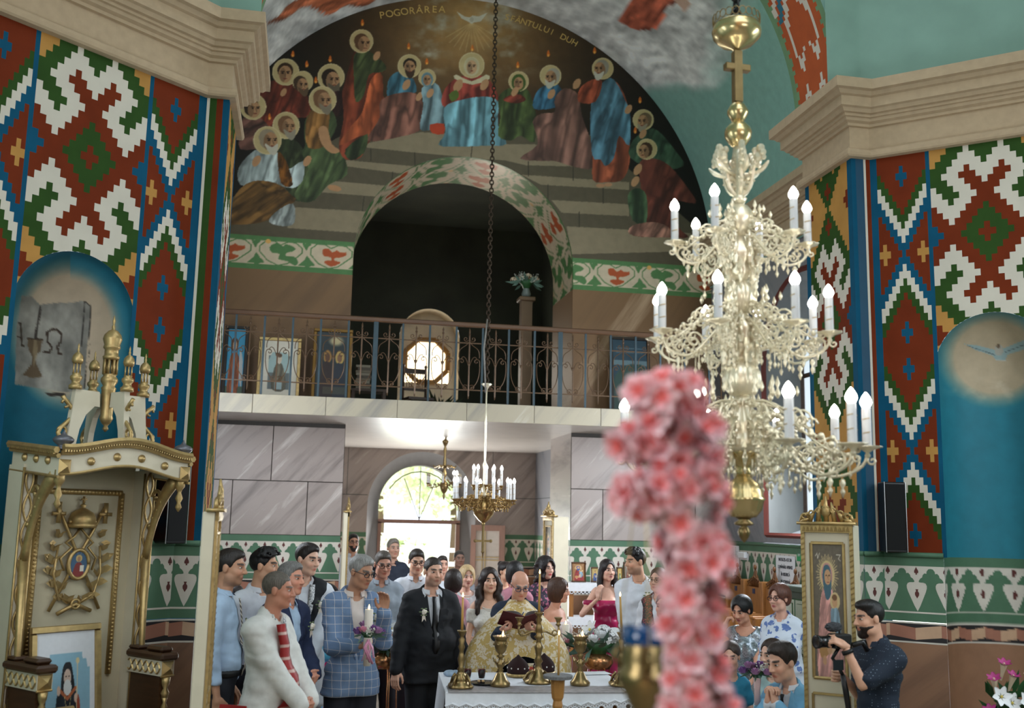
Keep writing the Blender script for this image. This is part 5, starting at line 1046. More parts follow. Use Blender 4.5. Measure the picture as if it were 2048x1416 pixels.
def hair_sdf(style, seed=0):
    S = SDF((-.15, -.15, -.46), (.15, .20, .20), .0092); rs = np.random.RandomState(seed)
    front = lambda y0, z0, y1, z1: (lambda X, Y, Z: -((Y-y0)*(z0-z1)+(Z-z0)*(y1-y0))/math.hypot(z0-z1, y1-y0))
    if style in ('short', 'crop', 'thin', 'curly', 'fade', 'bald', 'boy'):
        t = {'short': .011, 'crop': .0075, 'thin': .0065, 'curly': .010, 'fade': .008, 'bald': .010, 'boy': .013}[style]
        S.ell((0, .020, .032), (.074+t*.45, .094+t*.8, .082+t), 0)
        if style in ('short', 'boy'): S.ell((0, -.015, .082), (.058, .072, .042), .02)
        if style == 'fade': S.ell((.01, -.02, .09), (.062, .072, .038), .02)
        if style == 'curly':
            for k in range(90): a = rs.uniform(0, 6.28); e = rs.uniform(.15, 1.4); S.ell((.082*math.cos(a)*math.cos(e), .005+.094*math.sin(a)*math.cos(e)-.014, .054+.080*math.sin(e)), (.0145, .0145, .0145), .004)
        if style != 'bald':
            zz_ = np.array([-.2, -.095, -.03, -.022, .0, .03, .055, .074, .084, .2]); yy_ = np.array([.2, .055, .034, -.016, -.026, -.040, -.056, -.078, -.13, -.2])
            S.cut(lambda X, Y, Z: (np.interp(Z, zz_, yy_)-Y)*.8+.010*(vnoise(X*140+seed*7, Z*140)-.5)+.12*np.maximum(np.abs(X)-.045, 0)*(Z > .04))
        else: S.cut(lambda X, Y, Z: np.maximum(np.maximum(Z-.030, -.075-Z), .0-Y)+0*X)
        if style == 'bald': S.cut(lambda X, Y, Z: (.058-np.sqrt(X*X+0*Y))*(Y < .04)-.0*Z)
        for s in (-1, 1): S.sub((s*.085, .0, -.030), (.03, .035, .038))
    else:
        vol = {'bob': .022, 'long': .014, 'wavy': .020, 'bun': .012, 'puffy': .032, 'shortf': .024, 'pony': .010, 'veil': .03}[style]
        S.ell((0, .022, .034), (.074+vol, .094+vol, .084+vol*.9), 0)
        if style == 'bob':
            S.ell((0, .030, -.035), (.103, .100, .105), .03); S.cut(lambda X, Y, Z: -.135-Z+0*X+0*Y)
        if style == 'shortf': S.ell((0, .045, -.02), (.088, .075, .07), .03)
        if style == 'puffy':
            S.ell((0, .035, -.05), (.115, .095, .12), .03)
            for k in range(40): a = rs.uniform(0, 6.28); z = rs.uniform(-.16, .08); S.ell((.102*math.cos(a), .03+.095*math.sin(a), z), (.03, .03, .032), .015)
        if style in ('long', 'wavy'):
            for s in (-1, 1):
                w = .018 if style == 'wavy' else .004; p = np.array([s*.080, .02, .0])
                for k in range(7): q = np.array([s*(.088+.006*k+w*math.sin(k*1.9+s)), .015-.006*k, -.045*(k+1)]); S.cap(p, q, .030+(.006 if style == 'wavy' else 0), .030, .02); p = q
            S.cap((0, .075, .0), (0, .085, -.30), .062, .050, .05); S.ell((0, .07, -.12), (.085, .04, .14), .04)
        if style == 'bun': S.ell((0, .105, .085), (.045, .042, .042), .01); S.ell((0, .05, -.01), (.07, .06, .06), .02)
        if style == 'pony': S.cap((0, .105, .03), (.02, .15, -.20), .034, .020, .02); S.ell((0, .05, -.01), (.072, .06, .06), .02)
        # face opening
        wf = {'puffy': .060, 'bob': .056}.get(style, .060); S.sub((0, -.115, -.022), (wf, .088, .118)); S.sub((0, -.10, -.12), (.075, .075, .09))
        if style in ('bun', 'pony', 'shortf'): [S.sub((s*.088, .0, -.02), (.026, .032, .036)) for s in (-1, 1)]
        if style in ('bun', 'pony'): S.cut(front(-.083, .060, .10, -.075))
        if style == 'shortf': S.cut(front(-.10, .03, .11, -.10))
    V, Q = S.mesh(); V = relax(V, Q, 1)
    n = vnoise(V[:, 0]*260+seed, V[:, 2]*60+V[:, 1]*120); V = V*(1+(.035 if style in ('curly', 'puffy', 'wavy') else .016)*(n-.5)[:, None]); return V, Q
def qobj(name, V, Q, m, parent, smooth=True, col=None):
    me = npmesh(name, V, Q)
    if col is not None: setcol(me, col)
    return link(name, me, [m], parent, smooth)
def uvell(c, r, n=10, m=7):
    mb = MB().sph((0, 0, 0), 1., n, m); V = np.array(mb.v)*np.array(r)+np.array(c); return V, mb.f
CL = {}
def cloth(name, rgb=(128, 128, 128), rough=.8, var=.10, scale=12, bump=.15, **k):
    return mat('cloth_'+name, rgb, rough, var=var, scale=scale, bump=bump, **k)
def patmat(name, fn):
    if name not in MATS: m = bpy.data.materials.new(name); m.use_nodes = True; fn(m.node_tree, m.node_tree.nodes['Principled BSDF']); MATS[name] = m
    return MATS[name]
def _check(t, b):
    b.inputs['Roughness'].default_value = .8; tc = nd(t, 'ShaderNodeTexCoord'); br = nd(t, 'ShaderNodeTexBrick'); mp = nd(t, 'ShaderNodeMapping'); mp.inputs['Rotation'].default_value = (math.pi/2, 0, 0)
    t.links.new(tc.outputs['Object'], mp.inputs[0]); t.links.new(mp.outputs[0], br.inputs[0]); br.offset = 0; br.inputs['Scale'].default_value = 1; br.inputs['Brick Width'].default_value = .056; br.inputs['Row Height'].default_value = .056; br.inputs['Mortar Size'].default_value = .0013; br.inputs['Mortar Smooth'].default_value = .2
    br.inputs['Color1'].default_value = (*lin((112, 136, 170)), 1); br.inputs['Color2'].default_value = (*lin((106, 130, 164)), 1); br.inputs['Mortar'].default_value = (*lin((214, 208, 204)), 1); t.links.new(br.outputs[0], b.inputs['Base Color'])
def _floral(bg, c1, c2, sc, th=.35):
    def fn(t, b):
        b.inputs['Roughness'].default_value = .7; tc = nd(t, 'ShaderNodeTexCoord'); v = nd(t, 'ShaderNodeTexVoronoi'); v.inputs['Scale'].default_value = sc; nz = nd(t, 'ShaderNodeTexNoise'); nz.inputs['Scale'].default_value = sc*1.6; t.links.new(tc.outputs['Object'], nz.inputs[0])
        ad = nd(t, 'ShaderNodeVectorMath', operation='MULTIPLY_ADD'); ad.inputs[1].default_value = (.10, .10, .10); t.links.new(nz.outputs['Color'], ad.inputs[0]); t.links.new(tc.outputs['Object'], ad.inputs[2]); t.links.new(ad.outputs[0], v.inputs[0])
        r = nd(t, 'ShaderNodeValToRGB'); e = r.color_ramp.elements; e[0].position = 0; e[0].color = (*lin(c2), 1); e[1].position = th*.5; e[1].color = (*lin(c1), 1); x = e.new(th); x.color = (*lin(c1), 1); x = e.new(th+.04); x.color = (*lin(bg), 1); t.links.new(v.outputs['Distance'], r.inputs[0]); t.links.new(r.outputs[0], b.inputs['Base Color'])
    return fn
def _sequin(t, b):
    b.inputs['Metallic'].default_value = .7; b.inputs['Roughness'].default_value = .25; tc = nd(t, 'ShaderNodeTexCoord'); v = nd(t, 'ShaderNodeTexVoronoi'); v.inputs['Scale'].default_value = 130; t.links.new(tc.outputs['Object'], v.inputs[0]); r = nd(t, 'ShaderNodeValToRGB'); r.color_ramp.elements[0].color = (*lin((88, 100, 112)), 1); r.color_ramp.elements[1].color = (*lin((206, 216, 224)), 1)
    t.links.new(v.outputs['Color'], r.inputs[0]); t.links.new(r.outputs[0], b.inputs['Base Color']); bp = nd(t, 'ShaderNodeBump'); bp.inputs['Strength'].default_value = .8; t.links.new(v.outputs['Color'], bp.inputs['Height']); t.links.new(bp.outputs[0], b.inputs['Normal'])
def _dots(t, b):
    b.inputs['Roughness'].default_value = .8; tc = nd(t, 'ShaderNodeTexCoord'); v = nd(t, 'ShaderNodeTexVoronoi'); v.inputs['Scale'].default_value = 62; v.inputs['Randomness'].default_value = .15; t.links.new(tc.outputs['Object'], v.inputs[0]); r = nd(t, 'ShaderNodeValToRGB'); r.color_ramp.interpolation = 'CONSTANT'; r.color_ramp.elements[0].color = (*lin((150, 168, 186)), 1); r.color_ramp.elements[1].position = .14; r.color_ramp.elements[1].color = (*lin((22, 36, 54)), 1); t.links.new(v.outputs['Distance'], r.inputs[0]); t.links.new(r.outputs[0], b.inputs['Base Color'])
def ik(S, T, l1, l2, pole):
    S = np.array(S, float); T = np.array(T, float); d = T-S; L = np.linalg.norm(d)
    if L > (l1+l2)*.995: T = S+d/L*(l1+l2)*.995; d = T-S; L = np.linalg.norm(d)
    L = max(L, abs(l1-l2)+.02); u = d/np.linalg.norm(d); a = (l1*l1-l2*l2+L*L)/(2*L); h = math.sqrt(max(l1*l1-a*a, 0)); p = np.array(pole, float); p = p-u*(p@u); p /= np.linalg.norm(p)+1e-9
    return S+u*a+p*h, T
PEOPLE = []
def person(label, px, py, Y, face=0, sex='m', skin=(206, 160, 132), hair=('short', (40, 30, 24)), top=None, under=None, bottom=None, arms=(None, None), head=(0, 0, 0), bulk=1., belly=0., seat=None, floor=0., hs=1., group=None, H=None, shoes=(26, 24, 24), lips=None, glasses=None, beard=None, neckpt=None, brows=None, stubble=0.):
    """px,py: head top in the photo; Y: distance along the nave where the person stands; seat: seat height if sitting"""
    top3 = atY(px, py, Y); zt = float(top3[2])-floor
    if seat is None: sc = zt/1.75
    else: sc = (zt-seat)/.86
    f = sex == 'f'; kid = hs > 1.05
    dz = 0. if seat is None else (seat/sc-.89)     # shift of upper body in base units
    O = lambda x, y, z: np.array([x, y, z+dz])
    sw = .120 if f else .150; sw *= (.85+.15*bulk)
    tor = [('e', O(0, .01, .95), (.172 if f else .155, .115, .13)), ('e', O(0, .0, 1.10), ((.125 if f else .140), .098, .14)), ('e', O(0, .01, 1.29), ((.145 if f else .168), .112, .17))]
    if f and not kid: tor += [('e', O(s*.066, -.075, 1.28), (.060, .055, .058)) for s in (-1, 1)]
    if belly: tor += [('e', O(0, -.055*belly, 1.08), (.150*bulk, .105+.035*belly, .15))]
    bk = .88*(.35+.65*bulk); tor = [(a, c, (r[0]*bk, r[1]*(.42+.5*bulk), r[2])) for a, c, r in tor]
    shd = [('c', O(-sw+.03, .02, 1.425), O(sw-.03, .02, 1.425), .058, .058), ('c', O(0, .022, 1.41), O(0, .012, 1.52), .062 if not f else .050, .054 if not f else .043)]
    R = math.radians(face); ca, sa = math.cos(R), math.sin(R); ox, oy = float(top3[0]), Y
    def toloc(w): d = np.array(w, float)-np.array([ox, oy, floor]); return np.array([(d[0]*ca+d[1]*sa), (-d[0]*sa+d[1]*ca), d[2]])/sc
    armpr = []; hands = []
    for s, a in zip((-1, 1), arms):
        Sh = O(s*(sw+.012), .02, 1.405); a = a or {}
        tgt = a.get('t'); tgt = O(s*(.215*(.65+.35*bulk)), -.04, .84) if tgt is None else (toloc(atY(tgt[1], tgt[2], Y+tgt[3])) if tgt[0] == 'px' else O(*tgt))
        E_, Wp = ik(Sh, tgt, .285, .255, a.get('pole', (s*.5, .6, -.6))); armpr.append((s, Sh, E_, Wp)); d = (Wp-E_)/np.linalg.norm(Wp-E_)
        hd = np.array(a['dir'], float) if 'dir' in a else d; hd = hd/np.linalg.norm(hd); pn = np.array(a.get('palm', (-s, 0, -.1)), float); pn = pn-hd*(pn@hd); pn /= np.linalg.norm(pn)+1e-9
        hands.append((s, Wp, hd, pn, a.get('h', 'rest'), a.get('hide', False)))
    if seat is None: legs = [(s, np.array([s*.088, .012, .90]), np.array([s*.098, -.012, .49]), np.array([s*.10, .02, .085]), np.array([s*.115, -.12, .035])) for s in (-1, 1)]
    else:
        kz = seat/sc; legs = [(s, np.array([s*.09, .0, kz+.05]), np.array([s*.11, -.40, kz+.04]), np.array([s*.11, -.36, max(kz-.40, .09)]), np.array([s*.115, -.50, max(kz-.44, .035)])) for s in (-1, 1)]
    def add(S, pr, inf, k=.03):
        for p in pr:
            if p[0] == 'e': S.ell(p[1], tuple(q+inf for q in p[2]), k)
            else: S.cap(p[1], p[2], p[3]+inf, p[4]+inf, k)
    ar = .043*(.75+.25*bulk) if not f else .037; aprims = lambda inf, fr=2., S=None: None
    allp = [Sh for _, Sh, E_, Wp in armpr]+[E_ for _, Sh, E_, Wp in armpr]+[Wp for *_, Wp in armpr]
    ex = max(.30*bulk, max(abs(p[0]) for p in allp)+.1); ey0 = min(-.24, min(p[1] for p in allp)-.1)-(.34 if seat is not None else 0); ey1 = max(.20, max(p[1] for p in allp)+.1)
    lo, hi = (-ex, ey0, -.01), (ex, ey1, 1.56+dz)
    S = SDF(lo, hi, .0195); add(S, tor, 0, .05); add(S, shd, 0, .05)
    for s, Sh, E_, Wp in armpr: S.cap(Sh, E_, ar*1.08, ar*.84, .03); S.cap(E_, Wp, ar*.86, ar*.60, .01)
    for s, h_, k_, a_, t_ in legs: S.cap(h_, k_, .084*(.6+.4*bulk), .058, .03); S.cap(k_, a_, .056, .036, .01); S.cap(a_+np.array([0, .03, -.04]), t_, .036, .030, .02)
    V, Q = S.mesh(); V = relax(V, Q, 1); Vs, Qs, Cs = [V], [Q], [np.tile(np.minimum(np.array(skin, float)*1.07, 250), (len(V), 1))]; nv = len(V)
    sk = np.minimum(np.array(skin, float)*1.07, 250)
    # head
    HV, HQ = HT['woman' if (f or kid) else 'man']; hw = HV.copy()
    C = np.tile(sk, (len(HV), 1)); x, y, z = HV.T
    def blend(m, c): 
        nonlocal C; C = C*(1-m[:, None])+np.array(c, float)*m[:, None]
    blend(np.clip(1.25-np.hypot((np.abs(x)-.042)/.022, (z+.030)/.020), 0, 1)*(y < -.03)*.35, sk*np.array([1.02, .82, .80]))
    blend(np.clip(1.35-np.hypot(x/.023, (z+.068)/.0105), 0, 1)*(y < -.07), lips or sk*np.array([.86, .62, .60]))
    blend(np.clip(1.4-np.hypot((np.abs(x)-.0315)/.020, (z-.002)/.012), 0, 1)*(y < -.05)*.45, sk*np.array([.62, .54, .52]))
    hc = np.array(brows if brows else hair[1], float)*.8 if hair else sk*.5; hc = np.minimum(hc, 105)
    blend(np.clip(1.5-np.hypot((np.abs(x)-.032)/.021, (z-.0245)/.0062), 0, 1)*(y < -.055), hc)
    if stubble: blend(np.clip((-.048-z)/.02, 0, 1)*(y < .02)*(z > -.125)*stubble, sk*.45)
    hr = rot(*head); piv = np.array([0, .03, -.14]); hp = O(0, .005, 1.525)+np.array([0, -.008, 0]); g = hs*(.955 if not f else .93)
    hx = lambda P: (((np.asarray(P)-piv)@hr.T))*g+hp
    Vs.append(hx(HV)); Qs.append(HQ+nv); Cs.append(C); nv += len(HV); ey = .94 if (f or kid) else 1.
    for s in (-1, 1):
        V_, F_ = uvell((s*.0315*ey, -.0725, .003), (.0155, .0125, .0078), 18, 14); q = (V_-np.array([s*.0315*ey, -.0725, .003]))/np.array([.0155, .0125, .0078]); c = np.tile([214., 206., 198.], (len(V_), 1)); gx = 0.; ir = np.hypot((q[:, 0]-gx)*.0155/.0080, q[:, 2]*.0078/.0080); c[(ir < 1) & (q[:, 1] < 0)] = (46, 32, 24); c[q[:, 2] > .45] = sk*.38
        F4 = np.array([t if len(t) == 4 else t[:4] for t in F_ if len(t) == 4]); Vs.append(hx(V_)); Qs.append(F4+nv); Cs.append(c); nv += len(V_)
    for s, Wp, hd, pn, hk, hide in hands:
        if hide: continue
        V_, F_ = HANDS[hk]; m = V_.copy(); X_ = hd; Z_ = -pn; Y_ = np.cross(Z_, X_)
        # thumb leads: flip so the thumb points forward/up
        flip = (s > 0); m2 = m*np.array([1, -1 if flip else 1, 1]); Rm = np.stack([X_, Y_, Z_], 1); sz = .97 if not f else .88; sz *= (1.1 if kid else 1.)
        Vs.append(m2@Rm.T*sz+Wp); Fh = F_[:, ::-1] if flip else F_; Qs.append(Fh+nv); Cs.append(np.tile(sk*.97, (len(m), 1))); nv += len(m)
    body = qobj('person', np.concatenate(Vs)*sc, np.concatenate(Qs), SKIN, None, True, np.concatenate(Cs)); body.location = (ox, oy, floor); body.rotation_euler = (0, 0, R); tag(body, label, 'person', group)
    ctx = dict(body=body, sc=sc, O=O, tor=tor, shd=shd, arms=armpr, legs=legs, ar=ar, lo=lo, hi=hi, hx=hx, sw=sw, f=f, bulk=bulk, seat=seat, dz=dz, add=add, hands=hands, toloc=toloc, belly=belly)
    hsd = len(PEOPLE)
    if hair and hair[0]:
        Vh, Qh = hair_sdf(hair[0], hsd); qobj('hair', hx(Vh)*sc, Qh, hairmat(hair[1]), body)
    if beard:
        S = SDF((-.10, -.14, -.16), (.10, .06, .02), .0085); S.ell((0, -.022, -.040), (.068, .076, .086), 0); S.ell((0, -.060, -.105), (.036, .034, .032), .02); S.cut(lambda X, Y, Z: np.maximum(Z+.046, Y+.0)+0*X); S.sub((0, -.10, -.067), (.026, .03, .013)); S.sub((0, -.09, -.020), (.05, .06, .032)); Vb, Qb = S.mesh(); qobj('beard', hx(Vb)*sc, Qb, hairmat(beard), body)
    if glasses:
        m = MB(); 
        for s in (-1, 1): m.tube([(s*.034+.024*math.cos(a), -.096, .0+.018*math.sin(a)) for a in [2*math.pi*k/12 for k in range(13)]], .0028, 5); m.tube([(s*.058, -.094, .006), (s*.080, -.02, .008), (s*.082, .015, .004)], .0024, 5)
        m.tube([(-.011, -.098, .004), (.011, -.098, .004)], .0024, 5); m.v = [tuple(p) for p in hx(np.array(m.v))*sc]; gl_ = m.build('glasses', mat('glasses_frame_%d_%d_%d' % glasses, glasses, .35), body, True)
        lm = MB(); [lm.poly([(s*.034+.022*math.cos(a), -.0962, .016*math.sin(a)) for a in [2*math.pi*k/12 for k in range(12)]]) for s in (-1, 1)]; lm.v = [tuple(p) for p in hx(np.array(lm.v))*sc]
        if 'sunglasses' in label: lm.build('lens', mat('dark_lens', (22, 20, 22), .15), gl_)
    for g_ in ([under] if under else [])+([top] if isinstance(top, tuple) else list(top or [])): garment(ctx, *g_[:2], **(g_[2] if len(g_) > 2 else {}))
    if bottom: lower(ctx, *bottom[:2], **(bottom[2] if len(bottom) > 2 else {}))
    m = MB()
    if shoes and (bottom is None or bottom[0] != 'gown'):
        S = SDF((-.22, -.72, -.012), (.22, .14, .16), .021)
        for s, h_, k_, a_, t_ in legs: S.cap(a_+np.array([0, .03, -.035]), t_, .046, .038, .03); S.cap(a_, a_+np.array([0, 0, .03]), .044, k=.02)
        S.cut(lambda X, Y, Z: np.maximum(.004-Z, Z-.11)+0*X+0*Y); Vq, Qq = S.mesh(); qobj('shoes', Vq*sc, Qq, mat('shoe_%d_%d_%d' % shoes, shoes, .35), body)
    PEOPLE.append(body); return ctx
def garment(c, name, mt, hem=.95, sl=2., inf=.013, vneck=None, open_=None, neck=.060, boat=None, arminf=None, collar=None, cuff=None, h=.0145, zhi=None, cape=None):
    O, dz = c['O'], c['dz']; S = SDF((c['lo'][0]-.05, c['lo'][1]-.03, hem+dz-.05), (c['hi'][0]+.05, c['hi'][1]+.05, 1.56+dz), h); c['add'](S, c['tor'], inf, .05); c['add'](S, c['shd'][:1], inf, .05)
    if boat is None: c['add'](S, [('c', O(0, .022, 1.41), O(0, .014, 1.50), .060, .056 if not c['f'] else .048)], inf*.8, .05)
    if hem < .90 and c['seat'] is None: S.cap(O(-.07*c['bulk'], .0, .92), O(-.08*c['bulk'], .0, hem-.05), .10+inf, .11+inf, .06); S.cap(O(.07*c['bulk'], .0, .92), O(.08*c['bulk'], .0, hem-.05), .10+inf, .11+inf, .06)
    ai = inf if arminf is None else arminf
    for s, Sh, E_, Wp in c['arms']:
        if sl > 0: S.cap(Sh, Sh+(E_-Sh)*min(sl, 1.), c['ar']*1.1+ai, c['ar']*(1.1-.24*min(sl, 1))+ai*1.05, .035)
        if sl > 1: S.cap(E_, E_+(Wp-E_)*(min(sl, 2)-1)*.97, c['ar']*.90+ai, c['ar']*.68+ai*.85, .012)
    z0 = hem+dz
    S.cut(lambda X, Y, Z: z0-Z+0*X+0*Y)
    if boat is not None:
        zb = boat+dz; S.cut(lambda X, Y, Z: (Z-zb-.5*np.abs(X)*0)+0*Y)
    else: S.subcap(O(0, -.005, 1.47), O(0, -.03, 1.62), neck)
    if vneck: zv, wv = vneck; S.cut(lambda X, Y, Z: np.where(Y < .01, np.minimum(np.minimum((Z-dz-zv)*wv/(1.50-zv)-np.abs(X), .05), Z-dz-zv+.03), -1.)+0*Z)
    if open_: S.cut(lambda X, Y, Z: np.where(Y < 0, open_-np.abs(X), -1.)+0*Z)
    V, Q = S.mesh(); V = relax(V, Q, 1)
    # cloth folds
    fx = vnoise(V[:, 0]*9+V[:, 2]*7+len(PEOPLE)*3, V[:, 2]*16-V[:, 0]*6)-.5; n = V-np.array([0, .01, 0]); n[:, 2] = 0; n /= np.linalg.norm(n, axis=1)[:, None]+1e-6; fy = vnoise(V[:, 0]*22+V[:, 2]*31, V[:, 2]*40-V[:, 0]*25+len(PEOPLE))-.5; V = V+n*(fx[:, None]*.020+fy[:, None]*.008)
    o = qobj(name, V*c['sc'], Q, mt, c['body'])
    if collar:
        m = MB(); rr = .064 if not c['f'] else .055; n_ = 20; rings = []
        for k, (z, r_) in enumerate(((1.478, rr+.006), (1.520, rr-.002), (1.522, rr+.005), (1.488, rr+.018))):
            rings.append([tuple(O(r_*math.sin(a), .010-r_*.95*math.cos(a)*1.0-(.012 if k == 3 else 0)*math.cos(a), z-.016*math.cos(a))) for a in [math.radians(22+316*q/n_) for q in range(n_+1)]])
        m.loft(rings, False, False); m.v = [tuple(np.array(p)*c['sc']) for p in m.v]; m.build('collar', collar, c['body'], True)
    if cuff:
        for s, Sh, E_, Wp in c['arms']:
            m = MB(); d = (Wp-E_)/np.linalg.norm(Wp-E_); m.tube([tuple((Wp-d*.045)*c['sc']), tuple((Wp+d*.006)*c['sc'])], (c['ar']*.70+ai+.003)*c['sc'], 12); m.build('cuff', cuff, c['body'], True)
    return o
def lower(c, kind, mt, hem=None, waist=1.0, inf=.014, flare=.16, folds=9, belt=None):
    O, dz, sc = c['O'], c['dz'], c['sc']
    if kind == 'trousers':
        S = SDF((-.36, -.66 if c['seat'] is not None else -.26, .03), (.36, .24, waist+dz+.06), .020); hem = .06 if hem is None else hem; c['add'](S, c['tor'][:1]+([t for t in c['tor'][3:] if t[0] == 'e'] if c['belly'] else []), inf, .05)
        for s, h_, k_, a_, t_ in c['legs']: S.cap(h_, k_, .092*(.6+.4*c['bulk'])+inf, .066+inf, .03); S.cap(k_, a_, .064+inf, .050+inf, .01)
        w = waist+dz; S.cut(lambda X, Y, Z: np.maximum(hem-Z, Z-w)+0*X+0*Y); V, Q = S.mesh(); V = relax(V, Q, 1); qobj('trousers', V*sc, Q, mt, c['body'])
    else:
        m = MB(); n = 44; w0 = waist+dz; z1 = .05 if hem is None else hem; rings = []; rb = (.165 if c['f'] else .17)*c['bulk']; K = 12
        if c['seat'] is None:
            for k in range(K+1):
                t = k/K; z = w0+(z1-w0)*t; rx = (.135*c['bulk'] if kind == 'gown' else .15*c['bulk'])*(1-t)**2*1.0+(rb*(1-(1-t)**2)+flare*t*t); ry = rx*.80; fo = .06*t
                rings.append([(rx*math.cos(a)*(1+fo*math.sin(a*folds+k*.15)), .005+ry*math.sin(a)*(1+fo*math.sin(a*folds+k*.15)), z) for a in [2*math.pi*q/n for q in range(n)]])
        else:
            kz = c['seat']/sc; pts = [(0, 0, w0), (0, -.02, kz+.16), (0, -.16, kz+.10), (0, -.34, kz+.08), (0, -.45, kz+.0), (0, -.46, kz-.15), (0, -.47, max(z1, kz-.38))]; rs = [(.13, .10), (.19, .13), (.20, .10), (.20, .085), (.20, .07), (.21, .07), (.23, .09)]
            P = [np.array(p) for p in pts]
            for k, (p, (a_, b_)) in enumerate(zip(P, rs)):
                t = P[min(k+1, len(P)-1)]-P[max(k-1, 0)]; t = t/np.linalg.norm(t); up = np.cross([1, 0, 0], t); rings.append([tuple(p+np.array([1, 0, 0])*a_*math.cos(q)+up*b_*math.sin(q)*(1+.08*math.sin(q*7))) for q in [2*math.pi*j/n for j in range(n)]])
        m.loft(rings); m.v = [tuple(np.array(p)*sc) for p in m.v]; m.build('skirt' if kind == 'skirt' else 'gown_skirt', mt, c['body'], True)
    if belt:
        S = SDF((-.30, -.30, waist+dz-.06), (.30, .26, waist+dz+.06), .0145); c['add'](S, c['tor'], inf+.010, .05); w = waist+dz; S.cut(lambda X, Y, Z: np.abs(Z-w)-.024+0*X+0*Y); V, Q = S.mesh(); qobj('belt', V*sc, Q, belt, c['body'])
def tie(c, mt, z0=1.46, z1=1.02, w=.034, inf=.03, bow=0.):
    m = MB(); O = c['O']; K = 9; rings = []
    for k in range(K+1):
        t = k/K; z = z0+(z1-z0)*t; ww = (.020 if t < .05 else .011+(w-.011)*t**.7)*(1 if t < .93 else .35); yb = front_y(c, z, inf); rings.append([tuple(O(-ww, yb, z)), tuple(O(0, yb-.007, z-.0)), tuple(O(ww, yb, z)), tuple(O(0, yb+.004, z))])
    m.loft(rings); m.v = [tuple(np.array(p)*c['sc']) for p in m.v]; return m.build('tie', mt, c['body'], True)
def front_y(c, z, inf):
    y = -.05
    for p in c['tor']:
        if p[0] == 'e' and abs(p[1][0]) < .01:
            q = (z+c['dz']-p[1][2])/p[2][2]
            if abs(q) < 1: y = min(y, p[1][1]-p[2][1]*math.sqrt(1-q*q))
    if c['f']:
        pass
    if z > 1.40: y = min(y, -.058-.02*(1.5-z)/.1)
    return y-inf-.006
def lapels(c, mt, zv=1.08, inf=.028):
    O = c['O']
    for s in (-1, 1):
        pts = [(.052, 1.475, .02), (.115, 1.40, 0), (.105, 1.365, 0), (.125, 1.345, 0), (.075, 1.20, 0), (.012, zv, 0), (.028, 1.22, 0), (.048, 1.36, 0)]
        P = [tuple(np.array(O(s*x, front_y(c, z, inf)+.014+abs(x)*.35*(1 if z > 1.3 else .6)-.012+d, z))*c['sc']) for x, z, d in pts]; m = MB(); m.prism(P if s < 0 else P[::-1], (0, -.008, 0)); m.build('lapel', mt, c['body'])
def boutonniere(c, x, z, inf=.04):
    m = MB(); p = c['O'](x, front_y(c, z, inf)-.0, z)*c['sc']; y = p[1]
    for k in range(9): a = k*2.4; m.sph((p[0]+.016*math.cos(a)*(k/9), y-.008-.004*(9-k)/9, p[2]+.016*math.sin(a)*(k/9)), .013, 7, 5, 0)
    for k in range(6): a = k*1.05; m.sph((p[0]+.03*math.cos(a), y-.002, p[2]+.03*math.sin(a)), (.012, .004, .006), 6, 4, 1)
    m.add([(p[0]-.012, y, p[2]-.02), (p[0]+.012, y, p[2]-.02), (p[0]+.02, y-.004, p[2]-.075), (p[0]+.004, y-.004, p[2]-.055), (p[0]-.015, y-.004, p[2]-.08)], [(0, 1, 2, 3, 4)], 2)
    m.build('boutonniere', [mat('ivory_petal', (232, 224, 208), .7), mat('sage_leaf', (110, 128, 92), .7), mat('cream_ribbon', (226, 214, 200), .6)], c['body'], True)
def band(c, name, mt, zs, w, inf=.02, xs=None):
    """strip lying on the chest front following points (x,z)"""
    m = MB(); O = c['O']; rings = []
    for x, z in zs: yb = front_y(c, z, inf)+abs(x)**2*3.2; rings.append([tuple(O(x-w, yb+.004, z)), tuple(O(x, yb-.006, z)), tuple(O(x+w, yb+.004, z)), tuple(O(x, yb+.008, z))])
    m.loft(rings); m.v = [tuple(np.array(p)*c['sc']) for p in m.v]; return m.build(name, mt, c['body'], True)
WSH = cloth('white_shirt', (214, 218, 226)); LBLUE = cloth('light_blue_shirt', (172, 196, 222)); NAVY = cloth('navy', (30, 42, 74), var=.15); BLK = cloth('black_suit', (17, 20, 27), var=.2); CHECK = patmat('cloth_window_check', _check); DKT = cloth('dark_trousers', (22, 24, 34)); GREYS = cloth('grey_shirt', (150, 160, 172)); POLO = cloth('navy_polo', (28, 36, 52))
RUST = cloth('white_linen', (220, 220, 216), scale=20); REDS = cloth('red_woven', (172, 34, 36), scale=20); GOLDC = patmat('cloth_gold_brocade', _floral((200, 170, 104), (226, 212, 188), (212, 190, 146), 21, .46)); LACE = cloth('ivory_lace', (222, 218, 212), scale=60, bump=.5); ROSE = cloth('dusty_rose', (206, 140, 156)); MAG = cloth('magenta_satin', (160, 22, 78), rough=.3)
EMB = patmat('cloth_black_embroidery', _floral((226, 228, 230), (24, 34, 52), (226, 228, 230), 55, .42)); FLWR = patmat('cloth_pink_tropical', _floral((86, 178, 212), (222, 36, 116), (240, 96, 160), 7, .5)); PALEF = patmat('cloth_pale_floral', _floral((214, 200, 196), (190, 82, 78), (206, 130, 120), 26, .34)); BLUF = patmat('cloth_blue_blossom', _floral((214, 222, 236), (96, 122, 182), (150, 164, 204), 12, .33)); SEQ = patmat('cloth_sequin', _sequin); DOTS = patmat('cloth_dotted_navy', _dots); SKY = cloth('sky_blue_suit', (120, 178, 214)); TEALD = cloth('teal_dress', (52, 140, 176)); MINT = cloth('mint_tulle', (176, 206, 208))
P_ = lambda x, y, d=-.22: ('px', x, y, d)
